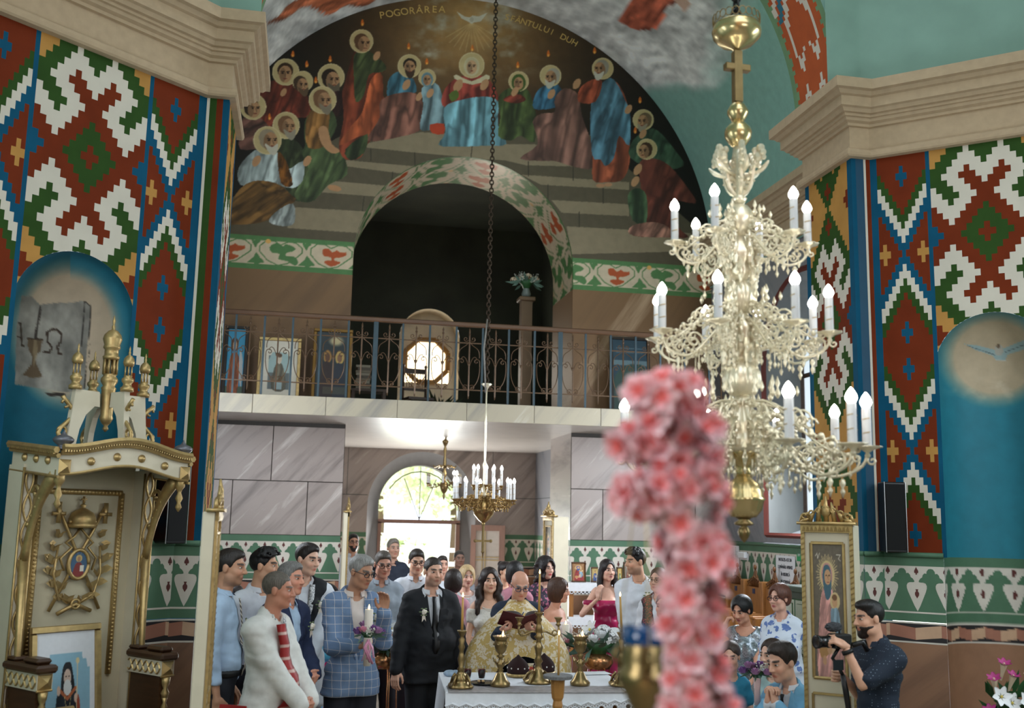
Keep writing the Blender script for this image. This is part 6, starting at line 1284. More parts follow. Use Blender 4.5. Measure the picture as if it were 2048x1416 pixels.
clasp = lambda z=1.0, y=-.25: ({'t': (-.05, y, z), 'palm': (1, .2, -.2), 'dir': (.8, -.35, -.4), 'h': 'grip'}, {'t': (.05, y, z), 'palm': (-1, .2, -.2), 'dir': (-.8, -.35, -.4), 'h': 'grip'})
# --- left group
c = person('man in light blue shirt and striped tie standing beside the gilded frame edge', 452, 1104, 7.5, 84, skin=(186, 138, 110), hair=('short', (34, 26, 22)), top=('shirt', LBLUE, dict(collar=LBLUE)), bottom=('trousers', DKT, dict(belt=BLACK)), bulk=.98, belly=.4, head=(-10, 4, 0), stubble=.25)
tie(c, patmat('cloth_striped_tie', lambda t, b: (lambda w, r, tc, mp: (t.links.new(tc.outputs['Object'], mp.inputs[0]), t.links.new(mp.outputs[0], w.inputs[0]), t.links.new(w.outputs[0], r.inputs[0]), t.links.new(r.outputs[0], b.inputs['Base Color']), setattr(r.color_ramp.elements[0], 'color', (*lin((226, 218, 204)), 1)), setattr(r.color_ramp.elements[1], 'color', (*lin((70, 62, 58)), 1)), setattr(r.color_ramp.elements[1], 'position', .6), setattr(w.inputs['Scale'], 'default_value', 14), setattr(mp.inputs['Rotation'], 'default_value', (0, .7, 0))))(nd(t, 'ShaderNodeTexWave'), nd(t, 'ShaderNodeValToRGB'), nd(t, 'ShaderNodeTexCoord'), nd(t, 'ShaderNodeMapping'))), z1=.98, w=.042)
boutonniere(c, .085, 1.30)
person('dark haired woman in dusty rose dress sitting behind the tie man', 466, 1172, 10.3, 20, 'f', (198, 148, 122), ('bun', (36, 26, 24)), top=('dress_top', ROSE, dict(sl=.4)), bottom=('skirt', ROSE), seat=.46, head=(25, 0, 0))
c = person('young man with curly black hair and fade in white shirt', 522, 1104, 8.05, 40, skin=(200, 152, 122), hair=('curly', (14, 13, 15)), top=('shirt', WSH, dict(collar=WSH)), bottom=('trousers', DKT), head=(34, 2, 0), brows=(20, 18, 18))
c = person('grey haired man in navy suit with a cream boutonniere', 577, 1130, 7.75, 50, skin=(206, 146, 122), hair=('short', (120, 118, 116)), under=('shirt', LBLUE, dict(collar=LBLUE)), top=('jacket', NAVY, dict(hem=.82, inf=.026, vneck=(1.10, .07))), bottom=('trousers', NAVY), bulk=1.1, arms=clasp(1.02), head=(5, 0, 0))
lapels(c, NAVY); boutonniere(c, .10, 1.33, .05)
c = person('young man in black embroidered waistcoat and white folk shirt', 608, 1091, 8.65, 8, skin=(216, 172, 148), hair=('short', (30, 24, 22)), under=('folk_shirt', WSH, dict(hem=.70, inf=.016, arminf=.026)), top=('waistcoat', BLK, dict(hem=1.02, sl=0, inf=.030, vneck=(1.16, .085))), bottom=('trousers', WSH), bulk=1.12, arms=clasp(.98), head=(38, 8, 0))
for s in (-1, 1): band(c, 'embroidered_front', EMB, [(s*.062, 1.47), (s*.060, 1.40), (s*.045, 1.30), (s*.02, 1.20)], .022, .034)
lower(c, 'skirt', cloth('white_tunic', (216, 218, 224)), hem=.62, waist=1.0, flare=.10, folds=6, belt=mat('black_leather', (18, 18, 20), .4)); boutonniere(c, .12, 1.33, .05)
m = MB(); m.lathe([(.232, .66), (.234, .70)], 40); m.v = [(p[0]*c['sc'], (p[1]*.85)*c['sc'], p[2]*c['sc']) for p in m.v]; m.build('embroidered_hem', EMB, c['body'], True)
c = person('stout man in white linen shirt wearing a red woven sash, seen in profile', 547, 1149, 6.95, 62, skin=(186, 128, 104), hair=('crop', (96, 88, 80)), top=('linen_shirt', RUST, dict(hem=.86, inf=.022, arminf=.030)), bottom=('trousers', DKT), bulk=1.2, belly=.75, arms=({'t': (-.06, -.31, .93), 'palm': (1, .2, -.2), 'dir': (.8, -.4, -.3), 'h': 'grip'}, {'t': (.05, -.31, .93), 'palm': (-1, .2, -.2), 'dir': (-.8, -.4, -.3), 'h': 'grip'}), head=(16, 4, 0))
m = MB(); O = c['O']; rings = []
for k in range(9):
    t = k/8; x = -.06+.02*t; z = 1.45-.50*t; y = front_y(c, z, .045); w = .055+.02*t; rings.append([tuple(O(x-w, y+.015, z)), tuple(O(x, y-.012, z)), tuple(O(x+w, y+.012, z)), tuple(O(x, y+.01, z))])
m.loft(rings); m.v = [tuple(np.array(p)*c['sc']) for p in m.v]; SASH = patmat('cloth_red_sash', lambda t, b: (lambda w, r, tc: (t.links.new(tc.outputs['Object'], w.inputs[0]), setattr(w, 'bands_direction', 'Z'), setattr(w.inputs['Scale'], 'default_value', 4.2), t.links.new(w.outputs[0], r.inputs[0]), t.links.new(r.outputs[0], b.inputs['Base Color']), setattr(r.color_ramp.elements[0], 'color', (*lin((158, 30, 30)), 1)), setattr(r.color_ramp.elements[0], 'position', .80), setattr(r.color_ramp.elements[1], 'color', (*lin((206, 170, 160)), 1)), setattr(r.color_ramp.elements[1], 'position', .95)))(nd(t, 'ShaderNodeTexWave'), nd(t, 'ShaderNodeValToRGB'), nd(t, 'ShaderNodeTexCoord'))); m.build('sash', SASH, c['body'], True)
S = SDF((-.36, -.42, .58), (.36, .30, 1.12), .015); c['add'](S, c['tor'], .046, .05); S.cut(lambda X, Y, Z: np.maximum((Z-1.0-.45*X), (.86-Z+.45*X))+0*Y); V, Q = S.mesh(); qobj('waist_sash', V*c['sc'], Q, SASH, c['body'])
m = MB(); m.prism([(-.27, -.02, .98), (-.27, .16, .98), (-.30, .18, .62), (-.29, -.05, .60)], (-.012, 0, 0)); [m.tube([(-.295, -.04+.024*k, .61), (-.30, -.04+.024*k, .54)], .007, 4) for k in range(9)]; m.v = [tuple(np.array(p)*c['sc']) for p in m.v]; m.build('sash_end', SASH, c['body'])
band(c, 'embroidered_collar', EMB, [(0, 1.49), (0, 1.45), (0, 1.40)], .02, .03)
person('woman with sunglasses in pink and blue tropical print dress, seated', 651, 1174, 9.7, 25, 'f', (196, 146, 120), ('shortf', (26, 22, 24)), top=('dress_top', FLWR, dict(sl=.5)), bottom=('skirt', FLWR), seat=.47, glasses=(20, 20, 22), head=(20, 0, 0))
# --- man with candle
c = person('grey haired man with glasses in blue window check jacket holding a candle', 713, 1113, 7.95, 14, skin=(176, 130, 104), hair=('short', (150, 148, 146)), under=('shirt', cloth('cream_shirt', (222, 210, 204)), dict(collar=cloth('cream_shirt'))), top=('jacket', CHECK, dict(hem=.80, inf=.026, vneck=(1.06, .075))), bottom=('trousers', DKT), head=(26, 14, 0), glasses=(24, 30, 40),
           arms=({'t': P_(712, 1292, -.34), 'palm': (.6, -.3, .5), 'dir': (.9, -.2, .1), 'h': 'grip', 'pole': (-.35, .6, -1)}, {'t': P_(768, 1224, -.26), 'palm': (-.6, -.7, 0), 'dir': (-.05, -.1, 1), 'h': 'rest', 'pole': (.2, .35, -1)}), brows=(90, 86, 84))
lapels(c, CHECK, 1.05); boutonniere(c, .115, 1.34, .055)
person('bearded man with glasses in white shirt standing in the narthex', 706, 1071, 15.6, 10, hair=('short', (24, 20, 20)), beard=(30, 22, 20), top=('shirt', WSH, dict(collar=WSH)), bottom=('trousers', DKT), glasses=(20, 20, 22), skin=(186, 140, 116))
person('older man with glasses in grey blue short sleeved shirt', 764, 1105, 9.85, 5, skin=(196, 142, 120), hair=('short', (88, 80, 74)), top=('shirt', GREYS, dict(sl=.8, collar=GREYS)), bottom=('trousers', DKT), glasses=(26, 24, 24), bulk=1.12, belly=.5, head=(5, 12, 0), arms=clasp(.98))
c = person('man in dark navy polo shirt with a small white emblem in the doorway', 786, 1081, 13.5, 6, skin=(176, 136, 116), hair=('short', (120, 112, 104)), top=('polo_shirt', POLO, dict(sl=.7, collar=POLO)), bottom=('trousers', DKT), head=(8, 0, 0)); MB().sph(tuple(c['O'](.09, front_y(c, 1.3, .03), 1.3)*c['sc']), (.018, .006, .012), 8, 5).build('emblem', WHITEP, c['body'])
person('young man with black glasses in white shirt behind the groom', 832, 1101, 10.5, 3, skin=(206, 160, 134), hair=('short', (44, 36, 30)), top=('shirt', WSH, dict(collar=WSH)), bottom=('trousers', DKT), glasses=(16, 16, 18), head=(2, 12, 0), bulk=1.05, arms=clasp(.98))
c = person('groom in black suit and black tie with white boutonniere', 864, 1119, 8.8, 10, skin=(216, 168, 144), hair=('crop', (48, 38, 32)), under=('shirt', WSH, dict(collar=WSH)), top=('jacket', BLK, dict(hem=.78, inf=.030, vneck=(1.12, .080))), bottom=('trousers', BLK), bulk=1.22, belly=.5, head=(6, 4, 0), stubble=.35, arms=({'t': (-.30, -.08, .84), 'palm': (.6, .5, 0)}, {'t': (.29, -.06, .84), 'palm': (-.6, .5, 0)}))
tie(c, cloth('black_tie', (14, 14, 18), rough=.5)); lapels(c, BLK, 1.12, .034); boutonniere(c, -.105, 1.345, .06)
person('man with short dark hair in pale shirt glimpsed behind the groom', 884, 1115, 12.9, 8, hair=('short', (52, 46, 42)), top=('shirt', WSH, dict(collar=WSH)), bottom=('trousers', DKT), skin=(204, 156, 134))
person('man in grey shirt standing against the light at the open door leaf', 918, 1104, 14.2, 6, hair=('crop', (58, 54, 52)), top=('shirt', GREYS, dict(collar=GREYS)), bottom=('trousers', DKT), skin=(150, 114, 98))
person('woman with dark bobbed hair in rose dress, her back turned', 907, 1143, 10.05, 165, 'f', hair=('bob', (40, 28, 24)), top=('dress_top', ROSE, dict(sl=.6)), bottom=('skirt', ROSE), arms=clasp(1.0))
c = person('blonde woman with pearl necklace in pale dress', 933, 1134, 10.8, 8, 'f', (216, 170, 150), ('bob', (196, 168, 124)), top=('dress_top', cloth('pale_grey', (206, 204, 206)), dict(sl=.8, neck=.075)), bottom=('skirt', cloth('pale_grey')), lips=(180, 90, 90), arms=clasp(1.0), head=(-4, 6, 0))
m = MB(); [m.sph(tuple(c['O'](.068*math.sin(a), .012-.072*math.cos(a), 1.462-.022*math.cos(a))*c['sc']), .0065*c['sc'], 6, 4) for a in [math.radians(-100+200*k/26) for k in range(27)]]; m.build('pearl_necklace', mat('pearl', (232, 226, 220), .25), c['body'], True)
c = person('bride with long wavy dark hair in ivory lace wedding gown and veil', 978, 1140, 9.3, 2, 'f', (222, 176, 152), ('wavy', (44, 30, 26)), top=('lace_bodice', LACE, dict(sl=.35, neck=.10, boat=1.40)), bottom=('gown', LACE, dict(flare=.26)), lips=(176, 92, 88), arms=({'t': (-.22, -.10, .86)}, {'t': (.22, -.10, .86)}), brows=(40, 30, 26))
m = MB(); rings = []
for z, rx, y0, y1 in ((1.72, .05, -.02, .07), (1.70, .11, .0, .12), (1.60, .14, .03, .15), (1.45, .18, .06, .18), (1.15, .23, .10, .22), (.7, .28, .14, .26), (.25, .34, .18, .32)): rings.append([tuple(np.array([rx*math.sin(a), y0+(y1-y0)*math.cos(a), z])*c['sc']) for a in [math.radians(-90+180*k/16) for k in range(17)]])
m.loft(rings, False, False); m.build('veil', mat('veil_tulle', (236, 236, 238), .9, alpha=.28, var=.02), c['body'], True)
m = MB(); [m.sph(tuple(c['O'](.075*math.sin(a), -.005-.085*math.cos(a), 1.43-.03*math.cos(a)-.012*r)*c['sc']), .006*c['sc'], 6, 4) for r in (0, 1) for a in [math.radians(-85+170*k/26) for k in range(27)]]; m.build('pearl_necklace', mat('pearl'), c['body'], True)
person('woman with dark hair pinned in a bun standing behind the bride', 1009, 1126, 11.7, 10, 'f', hair=('bun', (34, 26, 26)), top=('dress_top', ROSE, dict(sl=.5)), bottom=('skirt', ROSE), head=(20, 0, 0))
person('woman with short dark hair in pink top standing behind the priest', 1030, 1127, 10.25, 170, 'f', hair=('bob', (26, 22, 24)), top=('dress_top', ROSE, dict(sl=.6)), bottom=('skirt', cloth('plum', (84, 50, 70))))
# --- priest
c = person('balding priest with glasses in gold brocade vestment reading aloud', 1037, 1142, 8.62, 0, skin=(208, 152, 128), hair=('bald', (176, 172, 168)), under=('cassock', cloth('dark_cassock', (30, 42, 62)), dict(hem=.60, inf=.016)), bottom=('skirt', GOLDC, dict(flare=.14, folds=5)), head=(0, 22, 0), glasses=(40, 60, 92), bulk=1.18, belly=.7, brows=(150, 146, 140),
           arms=({'t': P_(1000, 1262, -.36), 'palm': (.5, -.2, .6), 'dir': (.8, -.4, .3), 'h': 'grip', 'pole': (-.12, .5, -1)}, {'t': P_(1072, 1262, -.36), 'palm': (-.5, -.2, .6), 'dir': (-.8, -.4, .3), 'h': 'grip', 'pole': (.12, .5, -1)}))
m = MB(); n = 60; K = 14; rings = []
for k in range(K+1):
    ring = []
    for q in range(n):
        a = 2*math.pi*q/n; fr = (1+math.cos(a))/2   # 1 at front
        sd = abs(math.sin(a)); zh = .58+.50*fr**3; t = k/K; z = 1.515+(zh-1.515)*t; rr = .072+(.185+.135*sd)*math.sin(min(t*1.7, 1)*math.pi/2)+(.06+.05*sd)*t; rr *= (1+.035*t*math.sin(a*9)); ring.append(tuple(c['O'](rr*math.sin(a), .01-rr*math.cos(a)*(.80+.16*fr), z)*c['sc']))
    rings.append(ring)
m.loft(rings, True, False); m.build('phelonion', GOLDC, c['body'], True)
m = MB(); m.prism([tuple(np.array(p)*c['sc']) for p in ((-.10, -.32, 1.03), (.10, -.32, 1.03), (.12, -.35, .5), (-.12, -.35, .5))], (0, -.015, 0)); m.build('stole', GOLDC, c['body']); band(c, 'stole_trim', mat('gold_trim', (176, 138, 62), .5, .4), [(0, 1.0), (0, .8), (0, .55)], .012, .20)
# --- right of the priest
person('woman with voluminous dark hair and red lipstick in floral dress', 1089, 1118, 10.9, 12, 'f', (216, 172, 152), ('puffy', (30, 20, 22)), top=('dress_top', patmat('cloth_dark_floral', _floral((60, 52, 70), (206, 120, 150), (120, 140, 160), 20, .34)), dict(sl=.6)), bottom=('skirt', patmat('cloth_dark_floral', None)), lips=(176, 36, 52), head=(12, 0, 0))
c = person('woman with brown bobbed hair in off shoulder dress, looking aside', 1112, 1160, 9.2, 42, 'f', (206, 150, 126), ('bob', (74, 46, 32)), top=('off_shoulder_top', cloth('blush_white', (220, 206, 204)), dict(sl=.35, boat=1.36, inf=.02)), bottom=('skirt', cloth('blush_white')), head=(22, 4, 0), arms=({'t': P_(1120, 1290, -.22), 'h': 'grip', 'palm': (1, 0, 0)}, {'t': P_(1142, 1282, -.28), 'h': 'grip', 'palm': (-1, 0, 0)}), lips=(170, 80, 80))
person('young woman with long straight dark hair in magenta satin off shoulder dress', 1213, 1122, 10.7, 0, 'f', (218, 172, 150), ('long', (32, 22, 22)), top=('satin_bodice', MAG, dict(sl=.45, boat=1.345, inf=.018, arminf=.022)), bottom=('skirt', MAG, dict(flare=.2)), head=(10, 0, 0), lips=(176, 84, 90), arms=({'t': P_(1197, 1196, -.20), 'dir': (.0, -.1, 1), 'palm': (.8, .5, 0), 'h': 'rest', 'pole': (-.8, 0, -1)}, {'t': (.2, -.14, .90)}))
c = person('young man with curly top fade and goatee in white collarless shirt', 1277, 1102, 9.85, -22, skin=(206, 156, 128), hair=('curly', (20, 17, 18)), top=('shirt', WSH, dict(inf=.018, hem=.97)), bottom=('trousers', cloth('dark_jeans', (36, 42, 56)), dict(belt=BLACK)), head=(-52, 4, 0), stubble=.4, arms=({'t': (-.06, -.22, .92), 'h': 'grip', 'palm': (1, 0, 0)}, {'t': (.10, -.22, .92), 'h': 'grip', 'palm': (-1, 0, 0)})); boutonniere(c, .09, 1.36, .03)
c = person('woman with glasses in white blouse and embroidered dark folk waistcoat', 1318, 1139, 9.2, -25, 'f', (206, 160, 138), ('pony', (90, 66, 50)), under=('blouse', WSH, dict(inf=.016, arminf=.022)), top=('folk_waistcoat', patmat('cloth_folk_vest', _floral((26, 24, 30), (190, 60, 60), (90, 140, 80), 40, .3)), dict(sl=0, inf=.028, hem=.92, vneck=(1.15, .07))), bottom=('skirt', cloth('black_skirt', (24, 24, 28))), glasses=(120, 100, 80), head=(-20, 0, 0))
person('girl in pale strapless floral dress gazing aside', 1330, 1195, 8.75, -18, 'f', (216, 170, 148), ('pony', (74, 52, 40)), top=('dress_top', PALEF, dict(sl=0, boat=1.36, inf=.012)), bottom=('skirt', PALEF, dict(hem=.48, flare=.16)), head=(-22, 2, 0), hs=1.12, shoes=(226, 220, 214), arms=({'t': (-.18, -.10, .86)}, {'t': (.18, -.12, .88)}))
# --- seated on the right
person('woman with short black hair in silver sequin dress resting her head on her hand', 1490, 1193, 8.9, -38, 'f', (206, 152, 126), ('shortf', (16, 15, 18)), top=('sequin_top', SEQ, dict(sl=.12, neck=.085, inf=.015)), bottom=('skirt', SEQ), seat=.62, head=(-14, 20, 0), lips=(170, 80, 90), arms=({'t': (-.14, -.17, 1.50), 'dir': (.4, .1, .9), 'palm': (.8, .3, 0), 'h': 'grip', 'pole': (-.5, -.3, -1)}, {'t': (.10, -.34, 1.0)}))
person('woman with reddish brown hair and glasses in white blouse with blue blossoms', 1562, 1173, 8.0, -48, 'f', (216, 166, 146), ('shortf', (96, 58, 46)), top=('blouse', BLUF, dict(sl=1.6, inf=.022, hem=.80, arminf=.026)), bottom=('skirt', BLUF), head=(-14, 2, 0), glasses=(60, 30, 36), bulk=1.18, belly=.4, lips=(180, 80, 86), arms=clasp(.90, -.30))
person('small girl with dark hair in mint tulle dress sitting beside the boy', 1549, 1291, 7.6, -60, 'f', (222, 176, 154), ('pony', (52, 38, 32)), top=('dress_top', MINT, dict(sl=.2)), bottom=('skirt', MINT), seat=.46, hs=1.18, head=(-6, 4, 0), arms=({'t': (-.06, -.30, 1.02), 'h': 'grip'}, {'t': (.04, -.30, 1.02), 'h': 'grip'}))
c = person('boy in sky blue suit with hands clasped at his mouth, seated', 1578, 1300, 6.95, -58, 'm', (216, 168, 144), ('boy', (44, 34, 30)), under=('shirt', WSH, dict(collar=WSH)), top=('jacket', SKY, dict(inf=.024, hem=.94, vneck=(1.12, .07))), bottom=('trousers', SKY), seat=.44, hs=1.2, head=(-14, 14, 0), arms=({'t': (-.03, -.24, 1.40), 'dir': (.2, .1, 1), 'palm': (1, 0, 0), 'h': 'grip', 'pole': (-.6, -.2, -1)}, {'t': (.03, -.24, 1.40), 'dir': (-.2, .1, 1), 'palm': (-1, 0, 0), 'h': 'grip', 'pole': (.6, -.2, -1)})); tie(c, cloth('black_tie'), 1.45, 1.2, .02); lapels(c, SKY, 1.12, .03)
person('child in teal dress bending forward behind the pink blossoms', 1462, 1292, 7.9, -10, 'f', (216, 170, 148), ('pony', (60, 44, 36)), top=('dress_top', TEALD, dict(sl=.5)), bottom=('skirt', TEALD), seat=.44, hs=1.15, head=(-20, 10, 0))
c = person('bearded videographer in dotted navy shirt filming with a rigged camera', 1748, 1206, 6.05, -80, skin=(206, 158, 132), hair=('fade', (24, 20, 20)), beard=(40, 28, 24), top=('shirt', DOTS, dict(sl=.85, hem=.84, inf=.020, collar=DOTS)), bottom=('trousers', DKT), bulk=1.08, head=(-8, 6, 0), H=1.7, arms=({'t': P_(1684, 1352, .10), 'h': 'grip', 'dir': (.1, -1, .1), 'palm': (1, 0, 0), 'pole': (-.2, .3, -1)}, {'t': P_(1690, 1292, -.12), 'h': 'grip', 'dir': (-.2, -.8, .5), 'palm': (-.6, 0, -.6), 'pole': (.2, .2, -1)}))
m = MB(); q = c['arms'][1]; d = (q[3]-q[2])/np.linalg.norm(q[3]-q[2]); m.tube([tuple((q[3]-d*.05)*c['sc']), tuple((q[3]-d*.025)*c['sc'])], .037*c['sc'], 12); m.build('wristwatch', BLACK, c['body'], True)
# ================================================================ FURNITURE AND FITTINGS
# ---- bishop's throne with canopy on the left, parallel to the apse wall
_ud = np.array([-math.sin(TH), -math.cos(TH), 0]); _nr = np.array([math.cos(TH), -math.sin(TH), 0]); TO = np.array([-CX, CY, 0])+_ud*1.01+_nr*.56
T = thing('bishop_throne', 'cream and gilded canopied throne before the niche painted with a book', 'throne', tuple(TO), math.radians(42))
PANEL = mat('sage_cream_paint', (194, 184, 156), .6, var=.05); WALN = mat('walnut_dark', (66, 42, 24), .35, var=.3, scale=6, stretch=(1, 1, 8))
m = MB(); m.box((-.43, -.27, 0), (.43, .28, .16), 0, .01); m.box((-.40, -.24, .16), (.40, .27, .46), 0, .008); m.build('plinth', WALN, T)
m = MB(); m.box((-.41, -.22, .46), (.41, .24, .52), 0, .012); m.build('seat', mat('maroon_velvet', (88, 26, 32), .9), T)
m = MB(); m.box((-.40, .22, .5), (.40, .27, 2.47)); m.build('back_panel', PANEL, T)
m = MB()
for a, b in (((-.30, 1.02), (-.30, 2.24)), ((-.30, 2.24), (.30, 2.24)), ((.30, 2.24), (.30, 1.02))): m.tube([(a[0], .215, a[1]), (b[0], .215, b[1])], .022, 6)
for k in range(46): t = k/45; z = 1.05+1.15*t; [m.sph((s*.30, .200, z), (.014, .012, .010), 6, 4) for s in (-1, 1)]
for k in range(22): m.sph((-.28+.56*k/21, .200, 2.24), (.010, .012, .014), 6, 4)
m.build('panel_moulding', GOLD, T, True)
# carved emblem: crown, crossed sceptres, ribbons, leaf sprays, painted medallion
EM = MB(); Y0 = .205
EM.lathe([(.09, 0), (.10, .02), (.085, .03), (.09, .06), (.07, .10), (.03, .125), (.012, .135), (.02, .15), (.004, .165)], 14, (0, Y0-.02, 2.0))
for k in range(9): EM.sph((-.09+.0225*k, Y0-.03, 2.04), .012, 6, 4)
EM.box((-.006, Y0-.03, 2.165), (.006, Y0-.015, 2.21)); EM.box((-.018, Y0-.03, 2.185), (.018, Y0-.015, 2.197))
for s in (-1, 1):
    EM.tube([(s*.17, Y0-.01, 2.14), (s*.08, Y0-.012, 1.96), (-s*.18, Y0-.01, 1.46)], .011, 6)
    EM.box((s*.17-.045, Y0-.03, 2.08), (s*.17+.045, Y0-.01, 2.105)); EM.box((s*.17-.012, Y0-.03, 2.03), (s*.17+.012, Y0-.01, 2.17))
    EM.tube([(0, Y0-.01, 2.0), (s*.05, Y0-.02, 1.94), (s*.10, Y0-.01, 1.90), (s*.06, Y0-.02, 1.87), (s*.13, Y0-.01, 1.80), (s*.10, Y0-.02, 1.72)], .014, 6, flat=.5)
    EM.tube([(s*.02, Y0-.01, 1.50), (s*.13, Y0-.015, 1.56), (s*.17, Y0-.015, 1.70), (s*.15, Y0-.012, 1.88)], .008, 5)
    for k in range(17):
        t = k/16; bx, bz = s*(.05+.13*math.sin(t*2.4)), 1.50+.46*t; an = s*(.5+.55*(k % 3)); L = .085 if k < 11 else .06
        ux, uz = math.sin(an)*L, math.cos(an)*L; EM.add([(bx, Y0-.004, bz), (bx+ux*.5-uz*.32, Y0-.016, bz+uz*.5+ux*.32), (bx+ux, Y0-.03, bz+uz), (bx+ux*.5+uz*.32, Y0-.016, bz+uz*.5-ux*.32)], [(0, 1, 2, 3)])
        EM.add([(bx, Y0-.004, bz), (bx-ux*.5*.8-uz*.3, Y0-.018, bz+uz*.5), (bx-ux*.9, Y0-.028, bz+uz*.8), (bx-ux*.3+uz*.2, Y0-.016, bz+uz*.2)], [(0, 1, 2, 3)])
EM.tube([(-.12, Y0-.012, 1.44), (0, Y0-.02, 1.50), (.12, Y0-.012, 1.45)], .014, 6); EM.tube([(.03*math.cos(a), Y0-.025, 1.50+.03*math.sin(a)) for a in [2*math.pi*k/10 for k in range(11)]], .009, 5)
EM.tube([(.072*math.cos(a), Y0-.02, 1.76+.095*math.sin(a)) for a in [2*math.pi*k/24 for k in range(25)]], .014, 6); EM.build('carved_emblem', GOLD, T, True)
cv = Cv(0, 0, 60, 80, 1., (60, 92, 122)); cv.ell(30, 22, 11, 11, (206, 176, 110)); cv.ell(30, 24, 6, 8, (170, 124, 92)); cv.poly([(12, 80), (18, 42), (30, 34), (42, 42), (48, 80)], (128, 44, 40), 3); cv.rect(36, 44, 48, 62, (220, 214, 200)); cv.panel('medallion', (-.062, Y0-.022, 1.675), (.124, 0, 0), (0, 0, .17), 40, 56, T)
# side stiles with guilloche, brackets
for s in (-1, 1):
    m = MB(); m.box((s*.44-.045, .10, .5), (s*.44+.045, .28, 2.40)); m.build('side_stile', CREAMW, T)
    m = MB()
    for ph in (0, math.pi): m.tube([(s*.44+.026*math.sin(k*.55+ph), .095, .62+k*.031) for k in range(58)], .008, 5)
    m.tube([(s*.44-.043, .096, .55), (s*.44-.043, .096, 2.38)], .008, 5); m.tube([(s*.44+.043, .096, .55), (s*.44+.043, .096, 2.38)], .008, 5); m.build('guilloche', GOLD, T, True)
    m = MB(); m.tube(bez((s*.44, .09, 1.80), (s*.44, .02, 2.05), (s*.44, -.02, 2.20), (s*.44, -.20, 2.34)), [.035, .032, .03, .03, .03, .034, .038, .042, .046, .05, .05], 8, flat=.7); m.tube([(s*.44, .06+.05*math.cos(a)*(1-a/9)-.06, 2.22+.05*math.sin(a)*(1-a/9)) for a in [k*.5 for k in range(14)]], .014, 6)
    for k in range(6): m.sph((s*.44, .05-.04*k, 2.02+.055*k), (.03, .02, .02), 7, 5)
    m.lathe([(.004, 2.12), (.022, 2.15), (.012, 2.18), (.026, 2.21), (.012, 2.25), (.02, 2.27), (.034, 2.29), (.034, 2.36)], 8, (s*.44, -.25, 0)); m.tube([(s*.44, .08, .75), (s*.44, .05, 1.2), (s*.44, .09, 1.8)], [.03, .02, .03], 8); m.build('carved_bracket', GOLD, T, True)
    # arm rest
    m = MB(); m.box((s*.43-.07, -.30, 1.14), (s*.43+.07, .12, 1.19), 0, .015); m.box((s*.43-.05, -.26, 1.19), (s*.43+.05, -.08, 1.225), 0, .015); m.box((s*.43-.05, .0, 1.19), (s*.43+.05, .12, 1.215), 0, .01); m.build('arm_rest', WALN, T)
    m = MB(); m.box((s*.43-.05, -.27, 1.04), (s*.43+.05, .12, 1.14)); m.build('arm_frieze', CREAMW, T)
    m = MB()
    for sx in (-1, 1):
        for ph in (0, math.pi): m.tube([(s*.43+sx*.052, -.26+.0125*k, 1.09+.035*math.sin(k*.62+ph)) for k in range(30)], .007, 4)
    m.tube([(s*.43-.05, -.272, 1.04), (s*.43+.05, -.272, 1.04)], .008, 4); m.add([(s*.43-.045, -.272, 1.045), (s*.43+.045, -.272, 1.045), (s*.43+.045, -.272, 1.135), (s*.43-.045, -.272, 1.135), (s*.43, -.305, 1.09)], [(0, 1, 4), (1, 2, 4), (2, 3, 4), (3, 0, 4)]); m.build('gilt_ribbon', GOLD, T)
    m = MB(); m.box((s*.43-.035, -.24, .46), (s*.43+.035, .12, 1.04)); m.build('arm_panel', WALN, T)
    m = MB(); m.lathe([(.02, .90), (.028, .93), (.014, .96), (.026, .99), (.03, 1.03)], 10, (s*.43, -.26, 0)); m.lathe([(.004, .80), (.022, .84), (.010, .87), (.02, .90)], 10, (s*.43, -.26, 0)); m.build('turned_pendant', GOLD, T, True)
# canopy
def wav(x): return .036*math.cos(x/.46*math.pi*.98)+.0
m = MB(); xs = [-.47+.94*k/28 for k in range(29)]
for y in (-.285, ): 
    top = [(x, y-.02*math.cos(x/.47*math.pi/2), 2.49+wav(x)) for x in xs]; bot = [(x, y-.02*math.cos(x/.47*math.pi/2), 2.37+wav(x)) for x in xs]; m.loft([bot, top], False, False); m.loft([[(p[0], p[1]+.04, p[2]) for p in bot], bot], False, False)
for s in (-1, 1): m.add([(s*.47, -.285, 2.32), (s*.47, .28, 2.37), (s*.47, .28, 2.49), (s*.47, -.285, 2.44)], [(0, 1, 2, 3)])
m.build('fascia', CREAMW, T, True)
m = MB()
for dz, oy, r in ((2.50, -.30, .016), (2.535, -.32, .022), (2.37, -.292, .010)): m.tube([(x, oy-.02*math.cos(x/.47*math.pi/2), dz+wav(x)) for x in xs], r, 6)
for s in (-1, 1):
    for dz, ox, r in ((.0, .485, .016), (.035, .50, .022), (-.13, .478, .010)): m.tube([(s*ox, -.30, 2.445+dz), (s*ox, .28, 2.50+dz)], r, 6)
for k in range(52): x = -.46+.92*k/51; m.box((x-.005, -.335, 2.505+wav(x)), (x+.005, -.305, 2.525+wav(x)))
for k in range(26): y = -.28+.55*k/25; m.box((-.515, y-.005, 2.455+.055*(y+.28)/.56), (-.485, y+.005, 2.475+.055*(y+.28)/.56))
m.build('gilt_cornice', GOLD, T)
for x in (-.27, -.09, .09, .27): m = MB(); m.lathe([(.026, 0), (.027, .006), (.018, .010), (.016, .016), (.004, .022)], 12, ax=Matrix.Rotation(math.pi/2, 3, 'X')); m.build('stud', GOLD, T, True, loc=(x, -.305, 2.43+wav(x)))
